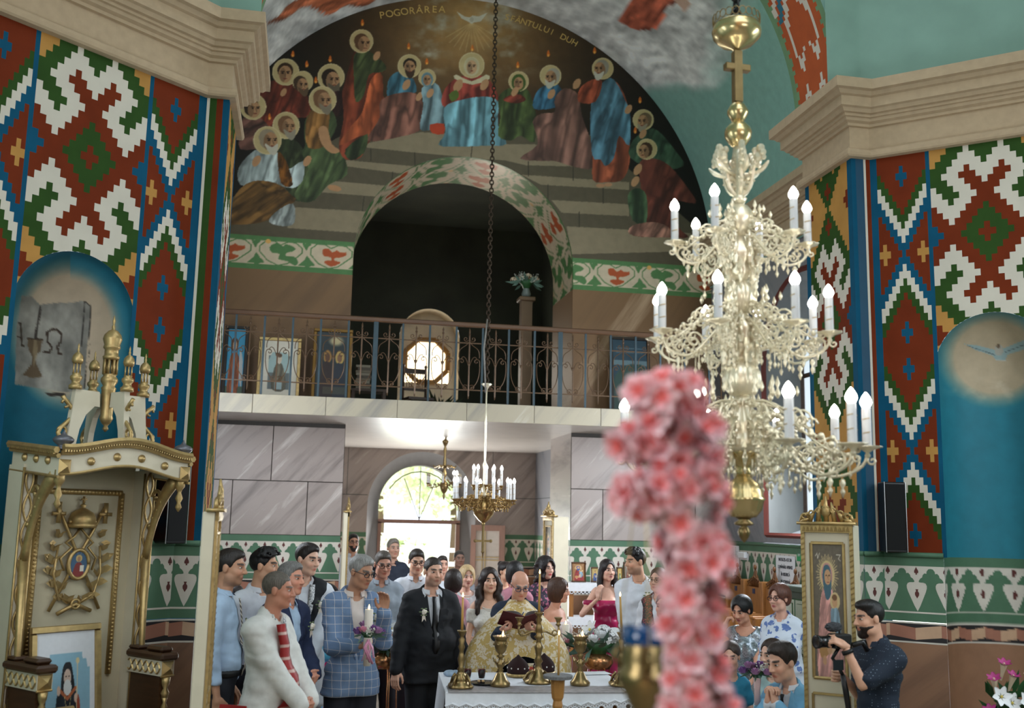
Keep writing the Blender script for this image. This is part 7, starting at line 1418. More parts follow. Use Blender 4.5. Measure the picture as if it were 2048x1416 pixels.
for y in (-.16, -.02, .12): m = MB(); m.lathe([(.026, 0), (.027, .006), (.018, .010), (.016, .016), (.004, .022)], 12, ax=Matrix.Rotation(-math.pi/2, 3, 'Y')); m.build('stud', GOLD, T, True, loc=(-.472, y, 2.41+.05*(y+.28)/.56))
for s in (-1, 1):
    m = MB(); x0 = s*.44; m.add([(x0-.04, -.30, 2.335), (x0+.04, -.30, 2.335), (x0+.04, -.30, 2.425), (x0-.04, -.30, 2.425), (x0, -.335, 2.38)], [(0, 1, 4), (1, 2, 4), (2, 3, 4), (3, 0, 4)]); m.build('faceted_block', GOLD, T)
    m = MB(); m.lathe([(.03, 0), (.05, .012), (.035, .02), (.03, .03), (.06, .055), (.064, .07), (.05, .085), (.02, .098), (.008, .115), (.002, .13)], 16, (s*.44, -.26, 2.48)); m.build('urn_finial', mat('pewter', (112, 112, 118), .4, .6), T, True)
m = MB(); m.box((-.46, -.27, 2.45), (.46, .27, 2.47)); m.build('canopy_board', WALN, T)
# crown of four ribs, turrets and a central lantern
def turret(m, c, k=1.): m.lathe([(.05*k, 0), (.05*k, .03*k), (.035*k, .04*k), (.03*k, .06*k), (.045*k, .08*k), (.045*k, .10*k), (.028*k, .115*k), (.034*k, .125*k)], 10, c); [m.tube([(c[0]+.027*k*math.cos(a), c[1]+.027*k*math.sin(a), c[2]+.12*k), (c[0]+.027*k*math.cos(a), c[1]+.027*k*math.sin(a), c[2]+.20*k)], .006*k, 5) for a in [math.pi/3*q for q in range(6)]]; m.lathe([(.034*k, .20*k), (.042*k, .225*k), (.040*k, .24*k), (.036*k, .26*k), (.022*k, .28*k), (.008*k, .29*k), (.010*k, .31*k), (.005*k, .32*k), (.008*k, .335*k), (.001, .36*k)], 12, c, flute=.06, fn=10)
for x, y in ((-.235, -.02), (.235, -.02), (0, -.20), (0, .18)):
    L = math.hypot(x, y); dx, dy = x/L, y/L; tx, ty = -dy*.02, dx*.02
    prof = [(.30, 2.50), (.26, 2.90), (.08, 2.90), (.07, 2.80), (.11, 2.80), (.17, 2.74), (.21, 2.64), (.235, 2.50)]; prof = [((r*L/.235), z) for r, z in prof]
    m = MB(); m.prism([(dx*r-tx, dy*r-ty, z) for r, z in prof], (2*tx, 2*ty, 0)); m.build('crown_rib', CREAMW, T)
    m = MB(); turret(m, (dx*L*1.08, dy*L*1.08, 2.90), .85); m.build('turret', GOLD, T, True)
    m = MB(); m.tube([(dx*(L*1.28+.05*math.sin(k*.8)), dy*(L*1.28+.05*math.sin(k*.8)), 2.54+.034*k) for k in range(10)], .014, 6); m.tube([(dx*(L*1.38+.03*math.cos(a)), dy*(L*1.38+.03*math.cos(a)), 2.62+.03*math.sin(a)) for a in [k*.6 for k in range(9)]], .010, 5); m.tube([(dx*(L*1.34+.025*math.cos(a)), dy*(L*1.34+.025*math.cos(a)), 2.80+.025*math.sin(a)) for a in [k*.6 for k in range(9)]], .009, 5); m.build('scroll', GOLD, T, True)
m = MB(); c0 = (0, 0, 2.70); m.lathe([(.004, -.06), (.02, -.04), (.012, -.02), (.03, 0), (.045, .03), (.04, .05), (.045, .22), (.05, .235), (.038, .25), (.055, .28), (.055, .30), (.04, .32), (.048, .33)], 14, c0); [m.tube([(.042*math.cos(a), .042*math.sin(a), 3.03), (.042*math.cos(a), .042*math.sin(a), 3.13)], .009, 5) for a in [math.pi/4*q for q in range(8)]]; m.lathe([(.05, .43), (.055, .45), (.045, .46), (.045, .50), (.055, .51), (.055, .52), (.05, .53), (.062, .57), (.060, .58), (.055, .60), (.03, .63), (.01, .64), (.012, .66), (.006, .67), (.010, .70), (.001, .74)], 16, c0, flute=.04, fn=14); m.build('lantern_tower', GOLD, T, True)
# ---- framed pictures
def framed(name, label, cat, w, h, cv, loc, rz, tilt=0., fw=.04, fm=GOLD, mt_=None, nx=60, group=None, matw=0., back=True):
    t = thing(name, label, cat, loc, rz, group); A = math.radians(tilt); up = np.array([0, math.sin(A), math.cos(A)]); fx = np.array([1., 0, 0]); ny = np.array([0, -math.cos(A), math.sin(A)])
    m = MB(); p = lambda x, z, o=0.: tuple(fx*x+up*z+ny*o)
    for (x0, z0), (x1, z1) in (((-w/2, 0), (w/2, fw)), ((-w/2, h-fw), (w/2, h)), ((-w/2, fw), (-w/2+fw, h-fw)), ((w/2-fw, fw), (w/2, h-fw))):
        m.add([p(x0, z0), p(x1, z0), p(x1, z1), p(x0, z1), p(x0+.006, z0+.006, .024), p(x1-.006, z0+.006, .024), p(x1-.006, z1-.006, .024), p(x0+.006, z1-.006, .024)], [(0, 3, 2, 1), (4, 5, 6, 7), (0, 1, 5, 4), (1, 2, 6, 5), (2, 3, 7, 6), (3, 0, 4, 7)])
    m.build('frame', fm, t); b = MB(); b.add([p(-w/2, 0, -.012), p(w/2, 0, -.012), p(w/2, h, -.012), p(-w/2, h, -.012), p(-w/2, 0), p(w/2, 0), p(w/2, h), p(-w/2, h)], [(0, 1, 2, 3), (4, 7, 6, 5), (0, 4, 5, 1), (1, 5, 6, 2), (2, 6, 7, 3), (3, 7, 4, 0)]); b.build('backing', DWOOD, t)
    iw, ih = w-2*fw, h-2*fw; cv.panel('picture', p(-iw/2, fw, .006), fx*iw, up*ih, int(nx*.8), int(nx*.8*ih/iw), t, mt_); return t
def icon_mother(bg=(108, 98, 84), robe=(206, 150, 142), under=(70, 104, 120), halo=(214, 190, 140)):
    cv = Cv(0, 0, 100, 260, 1.5, bg); X, Y = cv.X, cv.Y; cv.a *= (.9+.2*fbm(X/6, Y/6))[..., None]
    for a in range(0, 360, 9): cv.line([(48, 62), (48+(30+4*(a % 2))*math.cos(math.radians(a)), 62+(36+4*(a % 2))*math.sin(math.radians(a)))], 2.6, halo, op=.75)
    cv.ell(48, 62, 23, 28, halo); cv.poly([(14, 258), (20, 150), (26, 110), (38, 84), (58, 84), (72, 120), (84, 170), (92, 258)], robe, 3, fold=(15, 14), amp=.25)
    cv.ell(47, 62, 17, 24, robe); cv.poly([(34, 60), (40, 44), (54, 44), (60, 62), (58, 100), (44, 110), (36, 86)], under, 3); cv.ell(49, 66, 10, 15, (206, 160, 120)); [cv.ell(x, 63, 2.2, 1.2, (40, 26, 18)) for x in (45, 54)]; cv.line([(50, 63), (51, 72)], 1.2, (150, 106, 76)); cv.ell(50, 76, 3.4, 1.2, (150, 60, 50))
    cv.ell(70, 112, 15, 17, halo); cv.ell(69, 114, 8, 11, (206, 160, 120)); cv.ell(69, 105, 8, 6, (120, 84, 54)); cv.poly([(56, 132), (66, 126), (80, 130), (86, 180), (78, 200), (58, 190)], (126, 150, 166), 3, fold=(10, 8), amp=.2); cv.poly([(50, 180), (66, 160), (70, 200), (58, 214)], (206, 170, 140), 3); cv.poly([(20, 190), (44, 184), (46, 214), (22, 220)], (176, 130, 80), 3); cv.ell(50, 205, 7, 10, (200, 152, 116)); cv.ell(34, 226, 6, 9, (200, 152, 116)); cv.line([(62, 180), (72, 210)], 4, (110, 150, 170))
    cv.line([(12, 26), (18, 20), (20, 30), (26, 20)], 1.6, (216, 206, 190)); cv.line([(78, 22), (90, 22), (84, 30), (90, 34)], 1.6, (216, 206, 190)); return cv
def saint_canvas(bg=(96, 130, 80), robe=(150, 60, 50), w=60, h=100, halo=(214, 180, 110)):
    cv = Cv(0, 0, w, h, 1.2, bg); cv.rect(0, h*.8, w, h, tuple(c*.6 for c in bg)); cv.poly([(w*.2, h), (w*.26, h*.5), (w*.5, h*.38), (w*.74, h*.5), (w*.8, h)], robe, 3, fold=(10, 9), amp=.3); cv.ell(w*.5, h*.26, w*.22, w*.22, halo); cv.ell(w*.5, h*.28, w*.11, w*.14, (196, 150, 116)); cv.ell(w*.5, h*.21, w*.12, w*.08, (74, 50, 34)); cv.ell(w*.5, h*.36, w*.08, w*.06, (90, 66, 48)); cv.rect(w*.55, h*.55, w*.72, h*.72, (206, 190, 150)); cv.ell(w*.4, h*.6, w*.05, w*.07, (196, 150, 116)); return cv
# portrait of a hierarch standing in the throne
cv = Cv(0, 0, 160, 200, 1.3, (216, 218, 222)); cv.poly([(14, 200), (14, 60), (20, 60), (24, 46), (34, 46), (36, 34), (124, 34), (126, 46), (136, 46), (140, 60), (146, 60), (146, 200)], (136, 176, 194)); cv.poly([(48, 200), (52, 120), (64, 92), (104, 92), (112, 130), (116, 200)], (28, 32, 40), 3, fold=(10, 16), amp=.2); cv.poly([(66, 92), (70, 62), (78, 50), (92, 50), (98, 64), (104, 94), (92, 100), (76, 100)], (22, 22, 26), 3); cv.ell(84, 74, 10, 14, (200, 176, 160)); cv.ell(84, 90, 11, 13, (206, 208, 206)); [cv.ell(x, 72, 2, 1.2, (50, 40, 36)) for x in (80, 88)]
cv.line([(64, 94), (84, 108), (106, 92)], 6, (170, 96, 60)); cv.line([(76, 104), (86, 142)], 1.2, (206, 190, 130)); cv.line([(94, 104), (84, 142)], 1.2, (206, 190, 130)); cv.poly([(82, 140), (88, 146), (82, 154), (76, 146)], (226, 214, 160)); cv.poly([(96, 138), (102, 144), (96, 152), (90, 144)], (226, 214, 160)); cv.line([(112, 50), (106, 200)], 2.4, (206, 190, 150)); cv.ell(112, 48, 5, 5, (214, 196, 150)); cv.ell(60, 94, 5, 8, (206, 176, 156)); cv.ell(108, 108, 6, 8, (206, 176, 156)); cv.poly([(110, 112), (118, 112), (122, 200), (112, 200)], (150, 70, 48), 2)
framed('framed_portrait', 'framed portrait of a robed bearded cleric propped on the throne seat', 'picture', .50, .86, cv, tuple(TO+_ud*.10+_nr*.02+np.array([0, 0, .525])), math.radians(44), 8, .045, GOLD, None, 110)
cv = Cv(0, 0, 80, 80, 1., (220, 214, 204)); 
for k in range(60): cv.ell(random.uniform(12, 68), random.uniform(30, 76), 5, 5, random.choice([(150, 64, 44), (110, 84, 40), (84, 92, 52), (176, 110, 60)]))
pf = framed('framed_picture', 'small gilt framed floral picture leaning against the throne arm', 'picture', .26, .34, cv, tuple(TO+_ud*.36+_nr*.40), math.radians(42), 0, .03, GOLD)
pf.location = tuple(TO+_ud*.45+_nr*.42+np.array([0, 0, .62])); m = MB(); m.box((-.12, -.0, -.62), (.12, .10, 0), 0, .006); m.build('stand', WALN, pf)
# ---- proskynetaria (tall icon stands)
def crest(m, w, z, y=-.0):
    m.box((-w/2-.02, -.04, z), (w/2+.02, .05, z+.02))
    for k in range(7):
        t = (k-3)/3.; h = .15*(1-abs(t)**1.2)+.02; m.tube([(t*w*.48, y, z+.02), (t*w*.40, y-.012, z+.02+h*.6), (t*w*.30, y-.004, z+.02+h)], [.018, .016, .006], 6)
        m.tube([(t*w*.42+.016*math.cos(a), y-.018, z+.05+h*.35+.016*math.sin(a)) for a in [q*.7 for q in range(8)]], .007, 5)
    m.sph((0, y-.01, z+.09), (.035, .02, .04), 8, 6)
    for s in (-1, 1): m.tube([(s*(w/2), y, z+.02), (s*(w/2-.01), y, z+.06), (s*(w/2-.05), y, z+.075), (s*(w/2-.05), y, z+.045)], .013, 6)
def stand(label, loc, rz, w=.34, d=.22, H=2.12, front=True, cv=None, low=None):
    t = thing('icon_stand', label, 'icon stand', loc, rz); m = MB(); m.box((-w/2, -.0, 0), (w/2, d, H), 0, .006); m.build('body', CREAMW, t)
    m = MB(); z1 = H-.04
    for s in (-1, 1):
        m.box((s*(w/2-.012)-.012, -.016, .02), (s*(w/2-.012)+.012, .0, H)); n = int(H/.035)
        for k in range(n): m.add([(s*(w/2-.012)-.011, -.017, .02+k*.035), (s*(w/2-.012)+.011, -.017, .032+k*.035), (s*(w/2-.012)+.011, -.020, .044+k*.035), (s*(w/2-.012)-.011, -.020, .032+k*.035)], [(0, 1, 2, 3)])
    m.box((-w/2, -.02, H-.05), (w/2, .0, H)); [m.add([(-w/2+.01+k*.026, -.022, H-.045), (-w/2+.036+k*.026, -.022, H-.045), (-w/2+.023+k*.026, -.032, H-.008)], [(0, 1, 2)]) for k in range(int((w-.02)/.026))]; m.build('gilt_border', GOLD, t)
    m = MB(); crest(m, w, H); m.build('carved_crest', GOLD, t, True)
    iz0, iz1 = H-.99, H-.12; iw = w-.13; m = MB()
    for a, b in (((-iw/2, iz0), (iw/2, iz0)), ((iw/2, iz0), (iw/2, iz1)), ((iw/2, iz1), (-iw/2, iz1)), ((-iw/2, iz1), (-iw/2, iz0))): m.tube([(a[0], -.006, a[1]), (b[0], -.006, b[1])], .011, 5)
    lz0, lz1 = .35, iz0-.10
    for a, b in (((-iw/2-.01, lz0), (iw/2+.01, lz0)), ((iw/2+.01, lz0), (iw/2+.01, lz1)), ((iw/2+.01, lz1), (-iw/2-.01, lz1)), ((-iw/2-.01, lz1), (-iw/2-.01, lz0))): m.tube([(a[0], -.006, a[1]), (b[0], -.006, b[1])], .009, 5)
    m.build('panel_moulding', GOLD, t); (cv or icon_mother()).panel('icon', (-iw/2, -.004, iz0), (iw, 0, 0), (0, 0, iz1-iz0), 62, 164, t)
    sw_, sh_ = .13, .24; (low or saint_canvas()).panel('small_icon', (-sw_/2, -.010, lz1-.10-sh_), (sw_, 0, 0), (0, 0, sh_), 40, 60, t); m = MB()
    for a, b in (((-sw_/2, lz1-.10-sh_), (sw_/2, lz1-.10-sh_)), ((sw_/2, lz1-.10-sh_), (sw_/2, lz1-.10)), ((sw_/2, lz1-.10), (-sw_/2, lz1-.10)), ((-sw_/2, lz1-.10), (-sw_/2, lz1-.10-sh_))): m.tube([(a[0], -.010, a[1]), (b[0], -.010, b[1])], .009, 5)
    m.build('small_frame', mat('bronze_frame', (110, 92, 56), .4, .6), t); return t
p = atY(1660, 1300, 6.5); stand('tall cream and gilt icon stand with mother and child icon by the videographer', (float(p[0]), 6.5, 0), math.radians(-40), w=.34, d=.20)
p = atY(424, 1200, 6.3); stand('tall cream and gilt icon stand turned edge on beside the tie man', (float(p[0]), 6.3, 0), math.radians(91), w=.36, d=.07, cv=icon_mother((120, 104, 84), (120, 60, 60)))
p = atY(692, 1100, 13.2); stand('slim icon stand seen edge on at the corner of the marble pier', (float(p[0]), 13.2, 0), math.radians(90), w=.36, d=.05, H=2.17)
p = atY(1097, 1100, 13.0); stand('icon stand turned inwards beside the table of icons', (float(p[0]), 13.0, 0), math.radians(-84), w=.36, d=.20, H=2.17)
# ---- loudspeakers on the piers
for lab, P, rz in (('black column loudspeaker beside the gilded throne canopy', (-3.02, 8.36, 1.885), 42), ('black column loudspeaker beside the niche with the dove', (2.99, 8.33, 1.905), -12)):
    t = thing('column_loudspeaker', lab, 'loudspeaker', P, math.radians(rz)); m = MB(); m.box((-.09, -.09, 0), (.09, .09, .60), 0, .008); m.build('cabinet', mat('speaker_black', (10, 10, 11), .35), t); m = MB(); m.box((-.08, -.096, .02), (.08, -.09, .58)); m.build('grille', mat('speaker_cloth', (6, 6, 7), .9), t); m = MB(); m.box((-.093, -.094, 0), (-.088, -.088, .60)); m.box((.088, -.094, 0), (.093, -.088, .60)); m.build('edge_trim', mat('aluminium', (176, 176, 176), .3, .8), t); m = MB(); m.box((-.03, .085, .2), (.03, .17, .4)); m.build('bracket', BLACK, t)
# ---- choir stalls along the right nave wall
ST = thing('choir_stall', 'x', 'stall', (3.30, 10.9, 0), 0)
def stall_mesh(t):
    m = MB(); m.box((.20, -.25, .0), (.26, .25, 1.36)); m.build('back_panel', OAK, t); m = MB(); m.box((-.14, -.24, .50), (.20, .24, .54), 0, .01); m.build('seat', OAK, t)
    for s in (-1, 1): m = MB(); m.box((-.18, s*.25-.018, 0), (.26, s*.25+.018, 1.06), 0, .006); m.box((.16, s*.25-.03, 1.0), (.26, s*.25+.03, 1.44), 0, .012); m.build('side_panel', OAK, t)
    m = MB(); m.box((-.20, -.28, 1.04), (.10, -.21, 1.08), 0, .01); m.build('arm_rest', OAK, t)
    m = MB()
    for k in range(9):
        q = (k-4)/4.; h = .22*(1-abs(q)**1.3)+.02; m.tube([(.23, q*.20, 1.36), (.22, q*.16, 1.36+h*.6), (.225, q*.09, 1.36+h)], [.016, .014, .006], 5); m.tube([(.205, q*.18+.018*math.cos(a), 1.40+h*.3+.018*math.sin(a)) for a in [j*.7 for j in range(8)]], .008, 4)
    m.sph((.22, 0, 1.60), (.02, .026, .035), 7, 5); m.build('carved_crest', mat('carved_walnut', (112, 70, 34), .4, var=.3), t, True)
    m = MB(); m.box((.19, -.03, 1.28), (.20, .03, 1.34)); m.build('number_plate', mat('enamel_blue', (30, 48, 84), .4), t)
stall_mesh(ST); ORD = ['nearest the green stove', 'second from the green stove', 'third from the green stove', 'fourth from the green stove', 'fifth from the green stove']
for k in range(5):
    o = ST if k == 0 else copytree(ST); o.location = (3.30, 10.72+.545*k, 0); o['label'] = 'carved honey oak choir stall, '+ORD[k]; o['group'] = 'choir stalls along the nave wall'
# ---- green tiled stove
t = thing('tiled_stove', 'green glazed tile stove beyond the woman in blossom blouse', 'stove', (3.05, 9.86, 0)); m = MB(); m.box((-.22, -.30, 0), (.40, .30, 1.46)); m.box((-.25, -.33, 1.46), (.43, .33, 1.52), 0, .01); m.build('body', mat('stove_grout', (38, 54, 36), .7), t); GT = mat('green_glaze', (52, 84, 50), .15, var=.2, scale=9, coat=.5)
tm = MB(); tm.box((-.145, -.012, -.125), (.145, .012, .125), 0, .008); tm.box((-.10, -.018, -.085), (.10, -.010, .085), 0, .006); tme = tm.mesh('tile'); tme.materials.append(GT)
for z in range(5):
    for k in range(2): o = bpy.data.objects.new('tile', tme); COL.objects.link(o); o.parent = t; o.location = (-.065+.30*k+.0, -.306, .19+.27*z)
    for k in range(2): o = bpy.data.objects.new('tile', tme); COL.objects.link(o); o.parent = t; o.location = (-.226, -.15+.30*k, .19+.27*z); o.rotation_euler = (0, 0, -math.pi/2)
# ---- notices on the right nave wall
def wallcard(name, label, cat, x0, y0, x1, y1, mt_, lines=None, txt=None, size=.03, rows=0):
    a = atX(x0, y1, RL-.012); b = atX(x1, y0, RL-.012); w = abs(b[1]-a[1]); h = b[2]-a[2]; t = thing(name, label, cat, (RL-.006, float(a[1]+b[1])/2, float(a[2])), 0); m = MB(); m.box((-.008, -w/2, 0), (-.004, w/2, h)); m.build('sheet', mt_, t)
    M0 = Matrix(((0, 0, -1, -.010), (-1, 0, 0, 0), (0, 1, 0, 0), (0, 0, 0, 1)))
    if lines:
        for i, L in enumerate(lines): text3d(L, size, M0@Matrix.Translation((0, h*(.86-.24*i), 0)), txt, 'lettering', t, sx=.78)
    if rows:
        m = MB()
        for r in range(rows):
            z = h*(.94-.88*r/rows); cols = [(-.44, -.30), (-.26, .12), (.18, .42)]
            for c0, c1 in cols: m.box((-.0095, -w*(c1 if c1 < .2 else c1-random.uniform(0, .15)), z-.004), (-.0082, -w*c0, z+.001))
        m.build('printed_rows', mat('print_grey', (110, 112, 118), .8), t)
    return t
PAP = mat('paper_white', (222, 224, 228), .8, var=.03); INK = mat('ink_black', (26, 28, 40), .8)
wallcard('wall_notice', 'white paper notice with black Romanian lettering above the choir stalls', 'notice', 1553, 1113, 1590, 1170, PAP, ['INTERZIS A SE DA', 'LUMÂNĂRI APRINSE', 'ÎN BISERICĂ', 'DE POMANĂ'], INK, .055)
wallcard('wall_schedule', 'white printed list of rows pinned on the heart frieze', 'notice', 1453, 1092, 1478, 1141, PAP, rows=16)
wallcard('exit_sign', 'small green exit sign at the end of the frieze', 'sign', 1594, 1109, 1604, 1122, mat('exit_green', (30, 150, 90), .5), ['EXIT'], mat('sign_white', (235, 240, 238), .6), .04)
t = wallcard('socket_box', 'white electrical socket box beside the printed list', 'socket', 1480, 1107, 1497, 1119, PAP); m = MB(); m.box((-.05, -.10, .02), (-.006, .10, .10), 0, .008); m.build('box', PAP, t)
# ================================================================ TABLE AND WHAT STANDS ON IT
FLAME = mat('candle_flame', (255, 200, 110), .5, emit=(255, 196, 104), es=22.0); WAXY = mat('beeswax', (206, 158, 84), .5, var=.06); WAXW = mat('white_wax', (236, 226, 214), .5, var=.04)
def flame(m, c, h=.03, mi=0): m.lathe([(.0015, 0), (h*.20, h*.25), (h*.15, h*.55), (.0006, h)], 8, c, mi)
TC = np.array([-.345, 7.66]); TZ = .95; TR = math.radians(-4.5); TW, TD = 1.30, .94
tb = thing('altar_table', 'small wooden table under a white lace edged cloth', 'table', (TC[0], TC[1], 0), TR); m = MB(); m.box((-TW/2+.03, -TD/2+.03, TZ-.05), (TW/2-.03, TD/2-.03, TZ-.008)); m.build('tabletop', OAK, tb)
for sx in (-1, 1):
    for sy in (-1, 1): m = MB(); m.box((sx*(TW/2-.09)-.035, sy*(TD/2-.09)-.035, 0), (sx*(TW/2-.09)+.035, sy*(TD/2-.09)+.035, TZ-.05), 0, .006); m.build('leg', OAK, tb)
m = MB(); m.box((-TW/2+.09, -TD/2+.08, TZ-.17), (TW/2-.09, TD/2-.08, TZ-.05)); m.build('apron', OAK, tb)
CLO = mat('white_cloth', (224, 226, 232), .85, var=.04, scale=30, bump=.1)
ct = thing('tablecloth', 'white cloth with scalloped lace border draped over the altar table', 'tablecloth', (TC[0], TC[1], TZ), TR); m = MB(); m.box((-TW/2, -TD/2, -.007), (TW/2, TD/2, .004), 0, .003); m.build('top', CLO, ct)
def drape(m, x0, y0, x1, y1, drop, out, n=40, amp=.006):
    P = [(x0+(x1-x0)*k/n, y0+(y1-y0)*k/n) for k in range(n+1)]; rings = []
    for t in (0, .15, .4, .7, 1): rings.append([(x+out[0]*(.02*t+amp*math.sin(k*1.1)*t), y+out[1]*(.02*t+amp*math.sin(k*1.1)*t), -.0-drop*t) for k, (x, y) in enumerate(P)])
    m.loft(rings, False, False)
m = MB(); drape(m, -TW/2, -TD/2, TW/2, -TD/2, .075, (0, -1)); drape(m, -TW/2, TD/2, -TW/2, -TD/2, .40, (-1, 0), 30, .02); drape(m, TW/2, -TD/2, TW/2, TD/2, .30, (1, 0), 30, .02); drape(m, TW/2, TD/2, -TW/2, TD/2, .10, (0, 1)); m.build('drape', CLO, ct, True)
m = MB(); n = 14; pit = TW/n
for k in range(n):
    cx = -TW/2+pit*(k+.5); y = -TD/2-.024; z = -.085+.03*max(0, (k-8)/5.)
    for r, zo in ((.022, -.030), (.042, -.030)): m.tube([(cx+r*math.cos(a), y, z+zo+r*math.sin(a)*.95) for a in [2*math.pi*q/14 for q in range(15)]], .0065, 4)
    for q in range(7): a = math.pi+math.pi*q/6; m.tube([(cx+.052*math.cos(a)+.012*math.cos(b), y, z-.034+.052*math.sin(a)+.012*math.sin(b)) for b in [2*math.pi*j/8 for j in range(9)]], .0045, 4)
    for q in range(6): a = math.pi*(q+.5)/6; m.tube([(cx+.022*math.cos(a), y, z-.03+.022*math.sin(a)), (cx+.046*math.cos(a), y, z-.03+.046*math.sin(a))], .005, 4)
    m.tube([(cx-pit/2, y, z-.0), (cx, y, z+.018), (cx+pit/2, y, z)], .010, 4)
m.build('lace_border', CLO, ct); 
m = MB(); m.box((-TW/2+.02, -TD/2-.012, .004), (TW/2-.05, -TD/2+.26, .0075), 0, .001); m.build('silver_runner', mat('silver_brocade', (176, 172, 176), .4, .45, var=.3, scale=30, bump=.4), ct)
def tz(px, py, z=TZ+.006): q = atZ(px, py, z); return float(q[0]), float(q[1])
def candlestick(label, px, py, H=.38, CH=.21, lean=0.):
    x, y = tz(px, py); t = thing('candlestick', label, 'candlestick', (x, y, TZ+.009)); s = H/.38; m = MB()
    m.lathe([(.085, 0), (.09, .012), (.06, .03), (.05, .05), (.055, .06), (.03, .09), (.022, .11), (.028, .12), (.016, .14), (.026, .19), (.018, .22), (.014, .24), (.024, .27), (.016, .29), (.022, .32), (.012, .335), (.02, .35), (.032, .372), (.034, .38), (.012, .378)], 14, flute=.06, fn=6); m.v = [(p[0], p[1], p[2]*s) for p in m.v]
    for k in range(4): a = math.pi/4+math.pi/2*k; m.sph((.085*math.cos(a), .085*math.sin(a), .012), (.02, .02, .014), 7, 5); m.tube([(.05*math.cos(a), .05*math.sin(a), .09), (.07*math.cos(a), .07*math.sin(a), .06), (.085*math.cos(a), .085*math.sin(a), .02)], .01, 5)
    m.build('stick', DBRASS, t, True); m = MB(); m.tube([(0, 0, H), (lean*.5, 0, H+CH*.5), (lean, 0, H+CH)], [.0095, .0085, .007], 8); m.build('candle', WAXY, t, True); m = MB(); flame(m, (lean, 0, H+CH+.002), .032); m.build('flame', FLAME, t, True)
candlestick('ornate brass candlestick with a thin candle beside the wine glasses', 921, 1376, .385, .225); candlestick('ornate brass candlestick with a leaning candle by the vigil lamp', 1243, 1372, .37, .25, -.012)
def goblet(label, px, py):
    x, y = tz(px, py); t = thing('brass_goblet', label, 'goblet', (x, y, TZ+.009)); m = MB(); m.lathe([(.070, 0), (.072, .02), (.05, .045), (.03, .085), (.016, .10), (.024, .11), (.014, .12), (.03, .14), (.034, .155), (.016, .17), (.014, .19), (.03, .205), (.012, .215), (.034, .235), (.044, .265), (.046, .30), (.040, .315), (.056, .335), (.060, .342), (.046, .338), (.040, .31)], 20)
    for k in range(5): a = 2*math.pi*k/5; m.tube([(.02*math.cos(a), .02*math.sin(a), .15), (.05*math.cos(a), .05*math.sin(a), .165), (.058*math.cos(a), .058*math.sin(a), .19)], .007, 5); m.sph((.047*math.cos(a+.4), .047*math.sin(a+.4), .285), .010, 6, 4)
    m.build('cup', DBRASS, t, True); m = MB(); m.lathe([(.042, .325), (.040, .332), (.004, .334)], 16); m.build('wax', mat('glowing_wax', (230, 170, 120), .4, emit=(255, 150, 70), es=.8), t, True); m = MB(); [m.lathe([(.007, .332), (.007, .346), (.002, .347)], 6, (.026*math.cos(a), .026*math.sin(a), 0)) for a in [2*math.pi*k/8 for k in range(8)]]; m.build('tealight_ring', WAXW, t); m = MB(); flame(m, (.012, -.01, .337), .042); m.build('flame', FLAME, t, True)
goblet('brass goblet lamp with a flame beside the wedding crowns', 1000, 1373); goblet('brass goblet lamp with a flame before the white bouquet', 1160, 1371)
x, y = tz(1076, 1366); t = thing('candelabrum', 'three armed brass candelabrum in front of the priest', 'candelabrum', (x, y, TZ+.009)); m = MB(); m.lathe([(.10, 0), (.105, .012), (.07, .03), (.055, .06), (.03, .09), (.02, .13), (.032, .15), (.018, .18), (.024, .22), (.032, .25), (.02, .27), (.016, .30), (.034, .32), (.018, .335), (.026, .36), (.02, .40), (.014, .42), (.024, .44), (.012, .46), (.03, .485), (.034, .495), (.010, .49)], 16, flute=.05, fn=8)
for k in range(4): a = math.pi/4+math.pi/2*k; m.tube([(.05*math.cos(a), .05*math.sin(a), .08), (.09*math.cos(a), .09*math.sin(a), .05), (.11*math.cos(a), .11*math.sin(a), .015), (.125*math.cos(a), .125*math.sin(a), .012)], .012, 6)
m.build('stem', DBRASS, t, True)
for s in (-1, 1):
    m = MB(); m.tube(bez((0, 0, .335), (s*.06, 0, .40), (s*.09, 0, .30), (s*.145, 0, .345))+[(s*.15, 0, .37), (s*.145, 0, .40)], .008, 6); m.tube([(s*.12+.02*math.cos(a), 0, .345+.02*math.sin(a)) for a in [k*.6 for k in range(9)]], .006, 5); m.lathe([(.008, .395), (.022, .405), (.012, .415), (.020, .44), (.030, .452), (.032, .458), (.01, .455)], 12, (s*.145, 0, 0)); m.build('arm', DBRASS, t, True)
m = MB(); m.tube([(0, 0, .49), (0, 0, .62), (.001, 0, .765)], [.0095, .0085, .007], 8); m.build('candle', WAXY, t, True); m = MB(); flame(m, (.001, 0, .767), .032); m.build('flame', FLAME, t, True)
VELV = mat('burgundy_velvet', (42, 18, 18), .95, var=.2)
